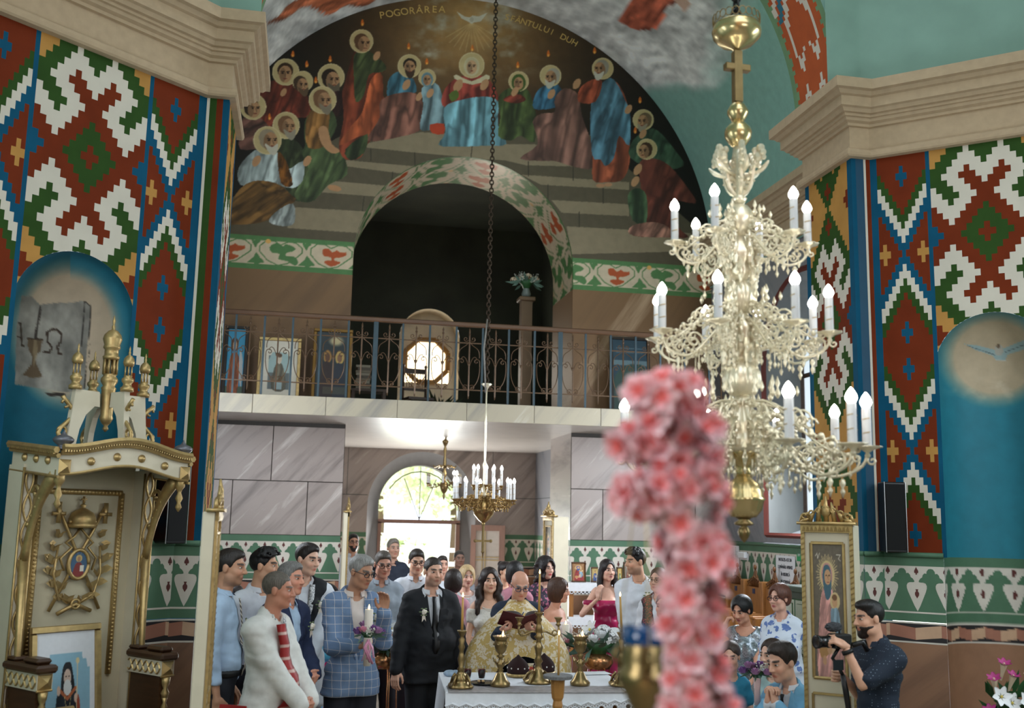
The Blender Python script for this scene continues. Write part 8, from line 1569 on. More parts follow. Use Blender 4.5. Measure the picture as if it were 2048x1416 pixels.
for lab, px, py, rz in (('dark velvet wedding crown with gilt rim beside the goblet, in full view', 1036, 1353, .1), ('dark velvet wedding crown half hidden behind the candelabrum', 1088, 1349, -.3)):
    x, y = tz(px, py); t = thing('wedding_crown', lab, 'crown', (x, y, TZ+.009), rz, 'wedding crowns on the table'); m = MB(); m.lathe([(.085, 0), (.088, .01), (.085, .022)], 28); [m.sph((.086*math.cos(a), .086*math.sin(a), .012), .007, 6, 4) for a in [2*math.pi*k/20 for k in range(20)]]; m.build('gilt_rim', GOLD, t, True)
    m = MB(); n = 28
    m.loft([[(.080*math.cos(a), .080*math.sin(a), .02) for a in [2*math.pi*k/n for k in range(n)]]]+[[(r*math.cos(a), r*math.sin(a), z+.045*(math.cos(a*2)*.5+.5)*(1-abs(z-.07)*8)*0+.0) for a in [2*math.pi*k/n for k in range(n)]] for r, z in ((.084, .06), (.072, .09), (.045, .12), (.018, .14), (.004, .155))], True, True); m.build('velvet_cap', VELV, t, True); m = MB(); [m.sph((.083*math.cos(a), .083*math.sin(a), .062), .006, 6, 4) for a in [2*math.pi*k/10 for k in range(10)]]; m.build('pearl', mat('pearl'), t, True)
x, y = tz(1055, 1352); t = thing('red_prayer_book', 'closed red book lying between the wedding crowns', 'book', (x+.02, y+.10, TZ+.009), .1); m = MB(); m.box((-.10, -.07, 0), (.10, .07, .006)); m.box((-.10, -.07, .034), (.10, .07, .04)); m.box((-.103, -.07, 0), (-.096, .07, .04)); m.build('cover', mat('red_leather', (176, 34, 32), .5), t); m = MB(); m.box((-.096, -.066, .006), (.095, .066, .034)); m.build('pages', PAP, t)
for lab, px, py in (('small glass of red wine partly behind the candlestick', 935, 1361), ('small glass of red wine on the dark saucer', 963, 1361)):
    x, y = tz(px, py); t = thing('wine_glass', lab, 'glass', (x, y, TZ+.012), 0, 'wine glasses on the table'); m = MB(); m.lathe([(.022, 0), (.024, .005), (.026, .03), (.030, .075), (.032, .098), (.0305, .098), (.0285, .075), (.0245, .03), (.020, .010)], 18); m.build('glass', glass('clear_glass', (.95, .97, .98)), t, True); m = MB(); m.lathe([(.0195, .011), (.0243, .03), (.0282, .074), (.001, .075)], 18); m.build('wine', mat('red_wine', (176, 26, 28), .15, emit=(120, 10, 16), es=.0), t, True)
x, y = tz(966, 1366); t = tag(MB().lathe([(.05, 0), (.10, .008), (.105, .014), (.098, .012), (.02, .006)], 24).build('saucer', mat('black_glaze', (24, 26, 26), .2), None, True, (x+.0, y-.06, TZ+.008)), 'dark round saucer holding bread pieces by the wine glasses', 'saucer')
m = MB(); [m.box((-.02+.03*k, -.01, .012), (.0+.03*k, .012, .028), 0, .005) for k in range(2)]; b = m.build('bread_cube', mat('bread', (214, 176, 130), .9), None, loc=(x-.03, y-.06, TZ+.008)); tag(b, 'small cubes of bread on the dark saucer', 'bread')
x, y = tz(1190, 1347); tag(MB().box((-.11, -.075, 0), (.11, .075, .002)).build('paper_sheet', PAP, None, loc=(x, y, TZ+.009), rz=.12), 'printed white paper sheet lying by the goblet on the table', 'paper')
x, y = tz(905, 1352); m = MB(); m.sph((0, 0, .02), (.05, .04, .025), 12, 8); m.sph((.05, .03, .018), (.04, .035, .022), 12, 8); tag(m.build('folded_napkin', mat('silver_blue_cloth', (150, 170, 190), .7, var=.3, scale=30), None, True, (x-.02, y, TZ+.006)), 'crumpled silvery blue napkin beside the wine glasses', 'napkin')
# candle stand in front of the table
p = atY(1116, 1352, 6.62); pz = float(p[2]); t = thing('candle_stand', 'turned wooden candle stand with a grey round tray before the table', 'candle stand', (float(p[0]), 6.62, 0)); m = MB(); m.lathe([(.14, 0), (.14, .03), (.06, .06), (.04, .12), (.034, .5), (.044, .55), (.036, .60), (.036, pz-.24), (.028, pz-.20), (.034, pz-.18), (.028, pz-.15), (.038, pz-.13), (.042, pz-.10), (.046, pz-.02)], 8); m.build('post', mat('golden_wood', (178, 126, 64), .4, var=.15), t); m = MB(); m.lathe([(.03, pz-.022), (.092, pz-.014), (.094, pz+.004), (.088, pz+.008), (.02, pz+.006)], 30); m.build('tray', mat('grey_stone_tray', (120, 120, 122), .8, var=.3, scale=60, bump=.5), t)
m = MB(); m.tube([(.003, 0, pz+.006), (.003, 0, pz+.25)], [.0075, .006], 8); m.build('candle', WAXY, t, True); m = MB(); flame(m, (.003, 0, pz+.252), .03); m.build('flame', FLAME, t, True)
# ---- priest's open book
p = atY(1042, 1246, 8.20); t = thing('open_book', 'large open service book with maroon cover held by the priest', 'book', tuple(map(float, p)), .05); m = MB(); MRN = mat('maroon_cloth', (88, 26, 30), .7); q = Matrix.Rotation(math.radians(-32), 3, 'X')
for s in (-1, 1):
    b = MB(); b.box((0, -.11, -.004), (.17, .11, 0)); b.xf((Matrix.Rotation(math.radians(-16), 4, 'Y') if s > 0 else Matrix.Rotation(math.radians(180+16), 4, 'Y'))); m.merge(b)
m.v = [tuple(q@Vector(v)) for v in m.v]; m.build('cover', MRN, t); m = MB()
for s in (-1, 1): rings = [[(s*(.004+.158*k/10), y_, .004+.158*k/10*.29+.030*math.sin(math.pi*(k/10)**.6)) for k in range(11)] for y_ in (-.10, .10)]; m.loft(rings, False, False)
m.v = [tuple(q@Vector(v)) for v in m.v]; m.build('pages', PAP, t, True); m = MB(); m.box((-.006, -.12, .03), (0, .12, .034)); m.v = [tuple(q@Vector(v)) for v in m.v]; m.build('ribbon_marker', mat('blue_ribbon', (40, 80, 150), .6), t)
# ================================================================ FLOWERS
def rose(m, c, r, mi):
    m.sph(c, r*.55, 8, 6, mi)
    for ring, (n, R, h, tl) in enumerate(((4, .5, .35, .3), (6, .8, .15, .6), (7, 1.0, -.1, 1.0))):
        for k in range(n):
            a = 2*math.pi*(k+.5*ring)/n; d = np.array([math.cos(a), math.sin(a)]); w = r*.55; t_ = np.array([-d[1], d[0]]); b = np.array([d[0]*r*R*.5, d[1]*r*R*.5, r*(h-.35)]); e = np.array([d[0]*r*R, d[1]*r*R, r*(h+.35)])
            P = [b-np.append(t_*w*.5, 0), b+np.append(t_*w*.5, 0), e+np.append(t_*w*.6, 0), e+np.array([d[0]*r*.12*tl, d[1]*r*.12*tl, r*.08]), e-np.append(t_*w*.6, 0)]; m.add([tuple(np.array(c)+p_) for p_ in P], [(0, 1, 2, 3, 4)], mi)
def petalflower(m, c, r, n, nrm, mi, mc, cup=.35, w=.42):
    nrm = Vector(nrm).normalized(); u = nrm.orthogonal().normalized(); v = nrm.cross(u); c = Vector(c)
    for k in range(n):
        a = 2*math.pi*k/n+.3; d = u*math.cos(a)+v*math.sin(a); t_ = u*-math.sin(a)+v*math.cos(a); P = [c+d*r*.1, c+d*r*.5+t_*r*w+nrm*r*cup*.5, c+d*r*.85+t_*r*w*.55+nrm*r*cup, c+d*r*1.0+nrm*r*cup*.95, c+d*r*.85-t_*r*w*.55+nrm*r*cup, c+d*r*.5-t_*r*w+nrm*r*cup*.5]
        m.add([tuple(p_) for p_ in P], [(0, 1, 3), (1, 2, 3), (0, 3, 5), (3, 4, 5)], mi)
    m.sph(tuple(c+nrm*r*.12), r*.14, 6, 4, mc)
def leaf(m, c, d, L, w, mi): c = Vector(c); d = Vector(d).normalized(); s_ = d.cross(Vector((.2, .9, .3))).normalized(); m.add([tuple(c), tuple(c+d*L*.5+s_*w), tuple(c+d*L), tuple(c+d*L*.5-s_*w)], [(0, 1, 2, 3)], mi)
FM = dict(white=mat('petal_white', (232, 234, 236), .6, var=.05), cream=mat('petal_cream', (226, 206, 180), .6), violet=mat('petal_violet', (136, 92, 160), .6), lilac=mat('petal_lilac', (176, 130, 176), .6), pink=mat('petal_pink', (226, 150, 176), .6), leaf=mat('leaf_bluegreen', (84, 112, 98), .6, var=.25), dleaf=mat('leaf_dark', (40, 84, 44), .5, var=.2), yel=mat('stamen_yellow', (206, 186, 90), .7), mag=mat('petal_magenta', (166, 40, 116), .5), gyp=mat('gypsophila', (222, 224, 214), .8))
def bouquet(name, label, loc, R, kinds, n, seed, leaves=40, group=None, stem=None, sq=1.):
    rs = random.Random(seed); t = thing(name, label, 'flowers', loc, 0, group)
    for i in range(n):
        a = i*2.4; e = (i+.5)/n; rr = R*math.sqrt(e); x, y_ = rr*math.cos(a), rr*math.sin(a)*.8; z = R*.62*math.sqrt(max(0, 1-e*.9))*sq+rs.uniform(-.02, .02); k = kinds[i % len(kinds)]; m = MB()
        if k[0] == 'rose': rose(m, (0, 0, 0), k[2], 0); m.build('rose', FM[k[1]], t, True, (x, y_, z))
        elif k[0] == 'hyd':
            for q in range(46): aa = rs.uniform(0, 6.28); ee = rs.uniform(-.2, 1.5); rr2 = k[2]; p_ = (rr2*math.cos(aa)*math.cos(ee), rr2*math.sin(aa)*math.cos(ee), rr2*math.sin(ee)*.8); petalflower(m, p_, k[2]*.28, 4, p_, 0, 0, .1, .5)
            m.build('hydrangea', FM[k[1]], t, False, (x, y_, z))
        elif k[0] == 'lily': petalflower(m, (0, 0, 0), k[2], 6, (x*2, y_*2-.12, .12), 0, 1, .45, .3); m.build('lily', [FM[k[1]], FM['yel']], t, False, (x, y_, z))
        else:
            [(lambda p_: (m.sph(p_, .005, 5, 3), m.tube([(0, 0, -k[2]), p_], .0008, 3)))((rs.uniform(-1, 1)*k[2], rs.uniform(-1, 1)*k[2], rs.uniform(-1, 1)*k[2])) for q in range(26)]
            m.build('gypsophila', FM[k[1]], t, False, (x, y_, z))
    m = MB()
    for i in range(leaves): a = rs.uniform(0, 6.28); e = rs.uniform(.1, 1.1); leaf(m, (R*.5*math.cos(a), R*.4*math.sin(a), R*.1), (math.cos(a), math.sin(a)*.8, rs.uniform(-.7, .9)), R*rs.uniform(.5, .95), R*.09, 0)
    m.build('foliage', FM['leaf'], t); m = MB(); m.lathe([(R*.1, -R*.5), (R*.35, -.0), (R*.6, R*.25)], 12); m.build('core', FM['dleaf'], t, True)
    if stem: stem(t)
    return t
def goldstand(z):
    def f(t):
        m = MB(); m.lathe([(.13, -z+.0), (.13, -z+.012), (.005, -z+.014)], 20); [m.tube([(.12*math.cos(a), .12*math.sin(a), -z+.01), (.10*math.cos(a), .10*math.sin(a), -.14)], .006, 5) for a in [2*math.pi*k/5 for k in range(5)]]; m.lathe([(.10, -.15), (.13, -.10), (.12, -.05), (.06, -.02)], 18); m.build('gold_stand', mat('rose_gold', (196, 140, 96), .25, .9), t, True)
    return f
p = atY(1196, 1300, 8.75); bouquet('white_bouquet', 'large bouquet of white hydrangeas and lilies standing beside the priest', tuple(map(float, p)), .24, [('hyd', 'white', .075), ('lily', 'white', .09), ('rose', 'white', .05), ('hyd', 'white', .06), ('gyp', 'gyp', .05)], 15, 3, 60, stem=goldstand(float(p[2])))
p = atY(771, 1300, 9.3); bouquet('white_bouquet', 'bouquet of white flowers on a gold stand between groom and candle bearer', tuple(map(float, p)), .19, [('lily', 'white', .07), ('hyd', 'white', .06), ('rose', 'white', .045)], 12, 5, 60, stem=goldstand(float(p[2])), sq=1.5)
p = atY(736, 1272, 7.50); t = bouquet('candle_posy', 'posy of violet roses with pink ribbon round the tall candle', tuple(map(float, p)), .10, [('rose', 'violet', .038), ('rose', 'lilac', .034), ('gyp', 'gyp', .035), ('rose', 'pink', .03)], 9, 8, 22)
m = MB(); [m.tube([(.0, -.05, -.02), (.03*math.cos(k), -.07, -.07), (.04*math.cos(k*1.7), -.06, -.14-.01*k)], .012, 5, flat=.3) for k in range(5)]; m.build('ribbon', mat('pink_ribbon', (222, 156, 184), .4), t, True)
t2_ = thing('ceremonial_candle', 'thick white candle with a flame held by the man in check jacket', 'candle', tuple(map(float, p))); m = MB(); m.lathe([(.024, -.20), (.030, -.05), (.030, .175), (.027, .182), (.004, .178)], 18); m.build('wax_body', WAXW, t2_, True); m = MB(); flame(m, (0, 0, .18), .034); m.build('flame', FLAME, t2_, True)
p = atY(1131, 1290, 8.86); t = bouquet('candle_posy', 'posy of violet roses and pink ribbon held by the off shoulder woman', tuple(map(float, p)), .10, [('rose', 'violet', .036), ('rose', 'cream', .034), ('rose', 'pink', .034), ('gyp', 'gyp', .03)], 9, 9, 24)
m = MB(); [m.tube([(0, -.05, -.02), (.04*math.cos(k), -.07, -.09), (.045*math.cos(k*1.7), -.06, -.20-.01*k)], .014, 5, flat=.3) for k in range(5)]; m.build('ribbon', mat('pink_ribbon'), t, True)
t2_ = thing('ceremonial_candle', 'thick candle with a flame held by the off shoulder woman', 'candle', tuple(map(float, p))); m = MB(); m.lathe([(.026, -.20), (.032, -.05), (.032, .165), (.028, .172), (.004, .168)], 18); m.build('wax_body', WAXW, t2_, True); m = MB(); flame(m, (0, 0, .17), .034); m.build('flame', FLAME, t2_, True)
p = atY(1514, 1350, 7.02); t = bouquet('violet_posy', 'hand posy of violet and lilac roses in the seated girl\'s lap', tuple(map(float, p)), .105, [('rose', 'violet', .036), ('rose', 'lilac', .034), ('gyp', 'gyp', .03)], 11, 10, 20); m = MB(); m.lathe([(.022, -.20), (.020, -.10), (.03, 0)], 12); m.build('handle', mat('blush_satin', (222, 190, 190), .5), t, True)
# lilies at the lower right
p = atY(2010, 1408, 5.9); t = thing('lily_arrangement', 'arrangement of white lilies and magenta edged trumpets on a pedestal', 'flowers', (float(p[0]), 5.9, float(p[2])))
rs = random.Random(4)
for i, (x, z, k) in enumerate([(-.10, .06, 'w'), (.06, .03, 'w'), (-.02, .02, 'w'), (.16, .06, 'w'), (.22, .0, 'w'), (-.13, .16, 'm'), (-.02, .24, 'm'), (.03, .17, 'm'), (.18, .27, 'm'), (-.18, -.02, 'm'), (0, -.06, 'm'), (.12, -.03, 'm'), (.26, .14, 'm')]):
    m = MB(); nrm = (x*1.5, -.9, .35) if k == 'w' else (x*2.2, -.35, .8); y_ = -.08+rs.uniform(-.05, .05)
    if k == 'w': petalflower(m, (0, 0, 0), .065, 6, nrm, 0, 1, .35, .32); m.build('lily', [FM['white'], FM['yel']], t, False, (x, y_, z))
    else:
        nv = Vector(nrm).normalized(); m.tube([tuple(nv*-.11), tuple(nv*-.05), tuple(nv*0)], [.006, .012, .022], 7, 1); petalflower(m, (0, 0, 0), .045, 6, nrm, 0, 1, .5, .35); m.build('trumpet_flower', [FM['mag'], FM['cream']], t, False, (x, y_, z))
m = MB(); [leaf(m, (rs.uniform(-.1, .15), -.0, rs.uniform(-.1, .05)), (rs.uniform(-1, 1), rs.uniform(-.6, .1), rs.uniform(-.2, 1)), rs.uniform(.1, .22), .022, 0) for _ in range(46)]; [m.sph((.15+.02*k, -.05, .10+.05*k), .02, 7, 5) for k in range(2)]; m.build('foliage', FM['dleaf'], t)
m = MB(); zz = float(p[2]); m.lathe([(.16, -zz), (.16, -zz+.04), (.07, -zz+.08), (.05, -.30), (.12, -.22), (.10, -.08), (.11, -.04), (.02, -.05)], 18); m.build('pedestal_vase', CREAMW, t, True)
# ---- pink blossom branch close to the camera
YB = 1.72; pp = [atY(x, y, YB) for x, y in ((1352, 772), (1345, 850), (1372, 930), (1375, 1020), (1388, 1110), (1385, 1200), (1402, 1300), (1400, 1400), (1402, 1520), (1400, 1700))]; base = np.array([float(pp[-1][0])+.05, YB+.02, 0])
t = thing('cherry_blossom_branch', 'tall pink artificial cherry blossom branch out of focus', 'flowers', tuple(base)); L_ = [tuple(np.array(q)-base) for q in pp]; m = MB(); m.tube([(0, 0, .25), (-.03, 0, .9)]+L_[::-1], [.016, .014]+[.011]*7+[.008, .006, .004], 7)
side = np.array(atY(1290, 985, YB-.03))-base; m.tube([L_[3], tuple((np.array(L_[3])+side)/2+np.array([0, 0, .02])), tuple(side)], .006, 6); m.build('stem', mat('twig_brown', (96, 62, 40), .8), t, True)
m = MB(); m.lathe([(.14, 0), (.15, .02), (.13, .03), (.08, .08), (.10, .2), (.07, .3), (.05, .32)], 20); m.build('vase', CREAMW, t, True)
PKM = [mat('blossom_pale', (248, 216, 222), .6, var=.08), mat('blossom_mid', (244, 182, 190), .6, var=.08), mat('blossom_deep', (236, 116, 112), .6, var=.1)]
bms = []
for v in range(5):
    m = MB(); rs = random.Random(20+v)
    for layer, (n, r, cup, w) in enumerate(((6, .034, .25, .45), (5, .025, .55, .45), (4, .014, .9, .4))): petalflower(m, (0, 0, .003*layer), r*rs.uniform(.9, 1.1), n, (rs.uniform(-.2, .2), rs.uniform(-.2, .2), 1), layer if (layer or v > 1) else 0, 2, cup, w)
    me = m.mesh('blossom'); [me.materials.append(q) for q in PKM]; bms.append(me)
rs = np.random.RandomState(11); P = [np.array(q) for q in L_[:9]]; nb = 0
def putb(c, spread):
    global nb
    d = rs.normal(size=3); d /= np.linalg.norm(d); o = bpy.data.objects.new('blossom', bms[rs.randint(5)]); COL.objects.link(o); o.parent = t; o.location = tuple(c+d*np.array([spread, spread*.6, spread*.6])*rs.uniform(.5, 1)); dd = Vector(d)+Vector((0, -.5, .2)); o.rotation_euler = dd.to_track_quat('Z', 'Y').to_euler(); s_ = rs.uniform(.68, 1.05); o.scale = (s_, s_, s_); nb += 1
for i in range(len(P)-1):
    wd = (.055, .075, .07, .060, .062, .058, .066, .066)[i]
    for k in range(27): q = P[i]+(P[i+1]-P[i])*rs.rand(); putb(q, wd)
for k in range(26): putb(side+np.array([.0, 0, .0]), .045)
for q, n, w in ((np.array(atY(1300, 790, YB))-base, 10, .035), (np.array(atY(1270, 880, YB))-base, 10, .035), (np.array(atY(1410, 860, YB))-base, 8, .03)):
    for k in range(n): putb(q, w)
# ---- hanging vigil lamp
YL = 2.0; q = atY(1288, 1285, YL); q2 = atY(1285, 1022, YL); zt_ = float(q2[2]); z0 = float(q[2]); t = thing('vigil_lamp', 'hanging brass vigil lamp with blue glass cup, out of focus', 'lamp', (float(q[0]), YL, z0)); k_ = 1/960.
m = MB(); m.lathe([(.001, -.20), (6*k_, -.185), (4*k_, -.165), (14*k_, -.14), (28*k_, -.115), (46*k_, -.075), (50*k_, -.055), (40*k_, -.045), (44*k_, -.03), (38*k_, -.015), (40*k_, .012)], 22); [m.tube([(44*k_*math.cos(a), 44*k_*math.sin(a), -.05), (60*k_*math.cos(a), 60*k_*math.sin(a), -.03), (52*k_*math.cos(a), 52*k_*math.sin(a), -.012)], .006, 5) for a in [2*math.pi*j/3+.4 for j in range(3)]]; m.build('bowl', DBRASS, t, True)
m = MB(); m.lathe([(36*k_, -.01), (40*k_, .0), (43*k_, .03), (41*k_, .03), (37*k_, .0)], 22); m.build('glass_cup', mat('cobalt_glass', (16, 66, 120), .08, coat=.6), t, True)
m = MB(); [m.tube([(52*k_*math.cos(a), 52*k_*math.sin(a), -.01), (20*k_*math.cos(a), 20*k_*math.sin(a), zt_-z0)], .0014, 4) for a in [2*math.pi*j/3+.4 for j in range(3)]]; m.build('chain', DBRASS, t); m = MB(); m.lathe([(38*k_, zt_-z0-.01), (34*k_, zt_-z0+.003), (16*k_, zt_-z0+.012), (4*k_, zt_-z0+.03)], 16); br = np.array(L_[2])+base-np.array([float(q[0]), YL, z0]); m.tube([(0, 0, zt_-z0+.02), (.02, -.06, zt_-z0+.07), tuple(br)], .004, 5); m.build('cap_and_hook', DBRASS, t, True)
# ---- videographer's rig
p = atY(1668, 1283, 5.98); t = thing('video_camera', 'black video camera with furry microphone on a handheld gimbal', 'camera', tuple(map(float, p)), math.radians(8)); m = MB(); m.box((-.02, -.045, -.04), (.10, .045, .045), 0, .008); m.build('body', BLACK, t); m = MB(); m.lathe([(.036, 0), (.038, .03), (.033, .035), (.036, .09), (.040, .095), (.040, .115), (.03, .112)], 20, ax=Matrix.Rotation(-math.pi/2, 3, 'Y')); m.v = [(v[0]-.015, v[1], v[2]) for v in m.v]; m.build('lens', mat('lens_black', (16, 16, 18), .25), t, True)
m = MB(); m.tube([(.04, 0, .045), (.04, 0, .07)], .006, 6); m.build('shoe_mount', BLACK, t); V_, F_ = uvell((.0, 0, .085), (.05, .024, .024), 30, 20); rs_ = np.random.RandomState(2); V_ = V_+(V_-np.array([0, 0, .085]))*rs_.uniform(0, .3, len(V_))[:, None]; me = bpy.data.meshes.new('microphone'); me.from_pydata([tuple(v) for v in V_], [], F_); link('microphone', me, [mat('grey_fur', (66, 68, 72), .95)], t)
m = MB(); m.tube([(.03, 0, -.04), (.0, .02, -.10), (.05, .03, -.15), (.07, .02, -.20)], .011, 7); m.tube([(.07, .02, -.20), (.09, .02, -.30), (.12, .03, -.46)], [.016, .018, .015], 8); m.tube([(.10, -.04, -.02), (.16, -.06, .0), (.20, -.05, -.05)], .017, 8); m.build('gimbal', mat('gimbal_black', (22, 22, 24), .4), t, True); m = MB(); m.box((-.05, -.06, -.16), (.02, -.052, -.10)); m.build('screen', mat('screen_dark', (30, 34, 40), .2), t)
# ---- chairs under the seated guests
def chair(label, loc, rz, z, group='wooden chairs of the seated guests'):
    t = thing('wooden_chair', label, 'chair', loc, rz, group); m = MB(); m.box((-.20, -.20, z-.04), (.20, .20, z), 0, .012); m.build('seat', OAK, t)
    for sx in (-1, 1):
        for sy in (-1, 1): m = MB(); m.tube([(sx*.17, sy*.17, 0), (sx*.175, sy*.175, z-.03)], .019, 8); m.build('leg', OAK, t)
    m = MB(); [m.tube([(s*.18, .18, z-.02), (s*.185, .24, z+.44)], .016, 8) for s in (-1, 1)]; m.box((-.20, .22, z+.34), (.20, .25, z+.46), 0, .01); m.box((-.19, .21, z+.18), (.19, .235, z+.24), 0, .008); m.build('backrest', OAK, t)
for b in PEOPLE:
    pass
SEATS = [('dark haired woman in dusty', .46, 'wooden chair under the woman in dusty rose'), ('woman with sunglasses', .47, 'wooden chair under the woman in tropical print'), ('woman with short black hair in silver', .62, 'wooden chair under the woman in sequins'), ('small girl', .46, 'wooden chair under the girl in mint tulle'), ('boy in sky', .44, 'wooden chair under the boy in sky blue'), ('child in teal', .44, 'wooden chair under the child in teal')]
for key, z, lab in SEATS:
    b = [q for q in PEOPLE if q['label'].startswith(key)][0]; a = b.rotation_euler[2]; chair(lab, (b.location[0]-.0*math.sin(a), b.location[1], 0), a, z-.035)
# ================================================================ ICONS TABLE AT THE BACK RIGHT, GALLERY THINGS
ZI = float(atY(1200, 1166, 13.2)[2]); xa, xb = float(atY(1135, 1166, 13.2)[0]), float(atY(1292, 1166, 13.2)[0]); t = thing('icon_table', 'narrow table with lace shelves below the icons at the rear wall', 'table', ((xa+xb)/2, 13.25, 0)); w = xb-xa
m = MB(); m.box((-w/2, -.14, ZI-.03), (w/2, .14, ZI)); m.build('shelf', OAK, t); m = MB(); m.box((-w/2, -.14, ZI-.45), (w/2, .14, ZI-.42)); m.build('shelf', OAK, t)
for s in (-1, 1): m = MB(); m.box((s*(w/2-.03)-.03, -.13, 0), (s*(w/2-.03)+.03, .13, ZI-.03)); m.build('leg', OAK, t)
for zz in (ZI, ZI-.42):
    m = MB(); m.box((-w/2-.01, -.15, zz), (w/2+.01, .14, zz+.003)); m.box((-w/2-.01, -.152, zz-.10), (w/2+.01, -.148, zz)); [m.tube([(-w/2+.03+k*.05+.022*math.cos(a), -.15, zz-.10+.03*math.sin(a)) for a in [math.pi+math.pi*j/6 for j in range(7)]], .006, 4) for k in range(int(w/.05))]; m.build('lace_cover', CLO, t)
for i, (x0, x1, y0, bg, rb, lab) in enumerate([(1142, 1172, 1124, (150, 104, 60), (140, 40, 40), 'icon of mother and child in a wooden frame on the lace shelf'), (1181, 1199, 1134, (176, 150, 90), (60, 80, 130), 'small icon in dark robe beside the mother and child icon'), (1233, 1246, 1134, (190, 160, 80), (90, 110, 70), 'tiny gold icon behind the young woman in magenta'), (1247, 1266, 1124, (120, 110, 100), (110, 50, 44), 'icon leaning beside the young man in collarless shirt')]):
    a = atY(x0, 1163, 13.28); b_ = atY(x1, y0, 13.28); cvx = icon_mother(bg, rb, (40, 90, 150)) if i == 0 else saint_canvas(bg, rb); framed('wooden_icon', lab, 'icon', float(b_[0]-a[0]), float(b_[2])-ZI-.004, cvx, (float(a[0]+b_[0])/2, 13.27, ZI+.004), 0, 5, .018, mat('icon_frame_brown', (92, 60, 36), .5), None, 40)
YG = 13.72
def leaning(name, lab, x0, x1, y0, cvx, fm, fw=.045, tilt=6, Yp=YG):
    a = atY(x0, 780, Yp); b_ = atY(x1, y0, Yp); return framed(name, lab, 'picture', float(b_[0]-a[0]), (float(b_[2])-ZG)/math.cos(math.radians(tilt)), cvx, (float(a[0]+b_[0])/2, Yp-.16, ZG+.001), 0, tilt, fw, fm, None, 70)
cvx = Cv(0, 0, 60, 130, 1., (56, 140, 176)); cvx.rect(0, 110, 60, 130, (70, 90, 70)); cvx.ell(24, 30, 13, 14, (84, 52, 34)); cvx.ell(25, 32, 7, 10, (206, 164, 130)); cvx.poly([(8, 128), (10, 60), (20, 46), (34, 46), (44, 64), (42, 128)], (150, 76, 36), 3, fold=(5, 9), amp=.35); cvx.poly([(44, 40), (56, 60), (56, 110), (46, 90)], (176, 180, 180), 3); leaning('angel_painting', 'painting of a winged figure in orange on blue, leaning behind the railing', 444, 500, 655, cvx, mat('dark_frame', (34, 26, 20), .5))
cvx = Cv(0, 0, 88, 108, 1., (206, 198, 182)); cvx.rect(18, 28, 70, 90, (96, 104, 104)); cvx.poly([(18, 60), (18, 36), (26, 22), (62, 22), (70, 36), (70, 60)], (150, 172, 170), 0); cvx.poly([(28, 90), (32, 52), (44, 40), (56, 52), (62, 90)], (96, 90, 74), 3, fold=(10, 9), amp=.3); cvx.ell(44, 34, 6, 9, (196, 180, 160)); cvx.ell(44, 27, 6, 4, (90, 64, 44)); cvx.rect(36, 76, 52, 90, (150, 168, 170)); leaning('hierarch_print', 'pale print of a standing cleric in a gold frame behind the railing', 513, 604, 680, cvx, GOLD)
cvx = Cv(0, 0, 80, 125, 1., (30, 40, 44)); cvx.ell(28, 45, 10, 12, (150, 110, 54)); cvx.ell(28, 46, 6, 8, (92, 60, 40)); cvx.ell(58, 46, 11, 12, (176, 146, 80)); cvx.ell(58, 47, 6, 8, (120, 84, 60)); cvx.poly([(12, 124), (16, 64), (28, 54), (40, 66), (42, 124)], (44, 30, 28), 3); cvx.poly([(44, 124), (46, 66), (58, 56), (70, 68), (72, 124)], (30, 36, 48), 3); cvx.ell(48, 16, 16, 8, (176, 160, 120), soft=.4); cvx.rect(20, 100, 76, 112, (90, 92, 70), op=.5); leaning('dark_icon_painting', 'dark painting of two haloed figures in a gold frame, leaning beside the gallery arch', 622, 706, 662, cvx, mat('old_gold_frame', (120, 88, 36), .45, .5))
cvx = Cv(0, 0, 75, 105, 1., (36, 60, 74)); cvx.rect(0, 30, 75, 36, (150, 170, 170), op=.5); cvx.poly([(0, 60), (20, 40), (50, 34), (75, 44), (75, 105), (0, 105)], (40, 66, 60), 3); cvx.ell(40, 70, 16, 20, (90, 110, 100), soft=.5); [cvx.line([(8, 12+6*k), (66, 12+6*k)], 1.2, (150, 170, 176), op=.5) for k in range(2)]; leaning('blue_painting', 'bluish framed painting leaning behind the railing near the large chandelier', 1216, 1296, 678, cvx, mat('dark_frame'))
p = atY(722, 752, 14.4); 
for k in range(9):
    m = MB(); m.box((-.10, -.07, 0), (.10, .07, .036), 0, .003); o = m.build('stacked_book', mat('book_%d' % (k % 3), [(120, 110, 96), (92, 84, 76), (140, 132, 118)][k % 3], .8), None, loc=(float(p[0])+.03+.012*math.sin(k*2), 14.4, ZG+.32+.037*k), rz=.05*math.sin(k*3)); tag(o, 'drab book in the stack on the gallery side table', 'book', 'books stacked in the gallery')
t = thing('side_table', 'low dark table carrying the stack of books in the gallery', 'table', (float(p[0])+.05, 14.4, ZG)); m = MB(); m.box((-.18, -.16, .28), (.30, .16, .315)); m.build('top', DWOOD, t); [MB().box((sx-.02, sy-.02, 0), (sx+.02, sy+.02, .28)).build('leg', DWOOD, t) for sx in (-.15, .27) for sy in (-.13, .13)]
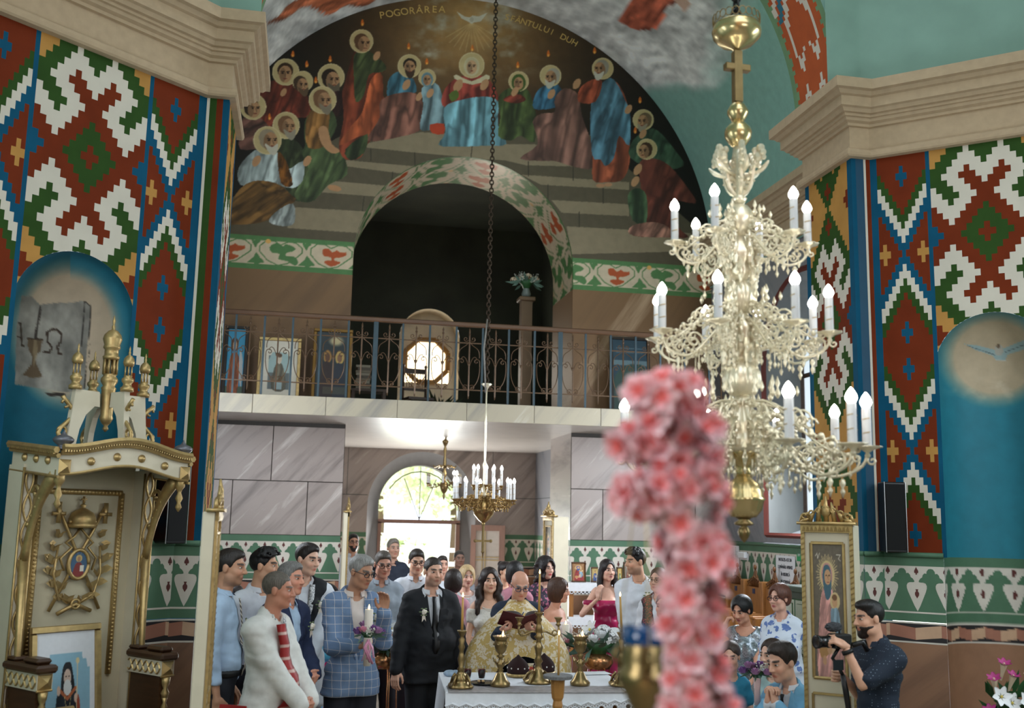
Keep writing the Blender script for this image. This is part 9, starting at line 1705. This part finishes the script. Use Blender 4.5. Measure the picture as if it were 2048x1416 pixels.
p = atY(1048, 600, 14.9); t = thing('pedestal_column', 'tall narrow wooden pedestal standing inside the gallery arch', 'pedestal', (float(p[0]), 14.75, ZG)); zh = float(p[2])-ZG; m = MB(); m.box((-.11, -.11, 0), (.11, .11, .06)); m.box((-.08, -.08, .06), (.08, .08, zh-.06)); m.box((-.12, -.12, zh-.06), (.12, .12, zh), 0, .01); m.build('column', mat('umber_wood', (104, 80, 56), .6), t)
t = bouquet('dried_flowers', 'dusty pale dried flowers in a vase on the gallery pedestal', (float(p[0]), 14.75, ZG+zh+.20), .22, [('hyd', 'cream', .05), ('gyp', 'gyp', .06), ('rose', 'cream', .035)], 12, 14, 30); m = MB(); m.lathe([(.05, -.2), (.07, -.14), (.045, -.06), (.05, .0)], 14); m.build('vase', mat('dull_glass', (110, 120, 116), .3), t, True)
p = atY(838, 720, 16.4); t = thing('gallery_chair', 'dark cane backed chair silhouetted before the round gallery window', 'chair', (float(p[0]), 16.4, ZG), .2); m = MB(); m.box((-.21, -.2, .42), (.21, .2, .46)); m.build('seat', DWOOD, t); [MB().tube([(sx*.18, sy*.17, 0), (sx*.18, sy*.17, .43)], .02, 6).build('leg', DWOOD, t) for sx in (-1, 1) for sy in (-1, 1)]; m = MB(); [m.tube([(s*.19, .19, .44), (s*.19, .22, .98)], .02, 6) for s in (-1, 1)]; m.box((-.2, .2, .88), (.2, .24, .96)); m.box((-.2, .2, .6), (.2, .23, .64)); [m.tube([(-.17+.045*k, .215, .64), (-.17+.045*k, .215, .88)], .006, 4) for k in range(9)]; [m.sph((s*.19, .22, 1.0), .03, 8, 6) for s in (-1, 1)]; m.build('backrest', DWOOD, t)
p = atY(885, 752, 17.4); t = thing('potted_plant', 'dark leafy potted plant under the round gallery window', 'plant', (float(p[0]), 17.4, ZG)); m = MB(); m.lathe([(.14, 0), (.18, .24), (.20, .3), (.15, .3)], 16); m.build('pot', DWOOD, t, True); m = MB(); rs = random.Random(6); [leaf(m, (rs.uniform(-.1, .1), rs.uniform(-.1, .1), .3), (rs.uniform(-1, 1), rs.uniform(-1, 1), rs.uniform(.2, 1.2)), rs.uniform(.25, .5), .04, 0) for _ in range(60)]; m.build('foliage', mat('shadow_leaf', (44, 58, 34), .6), t)
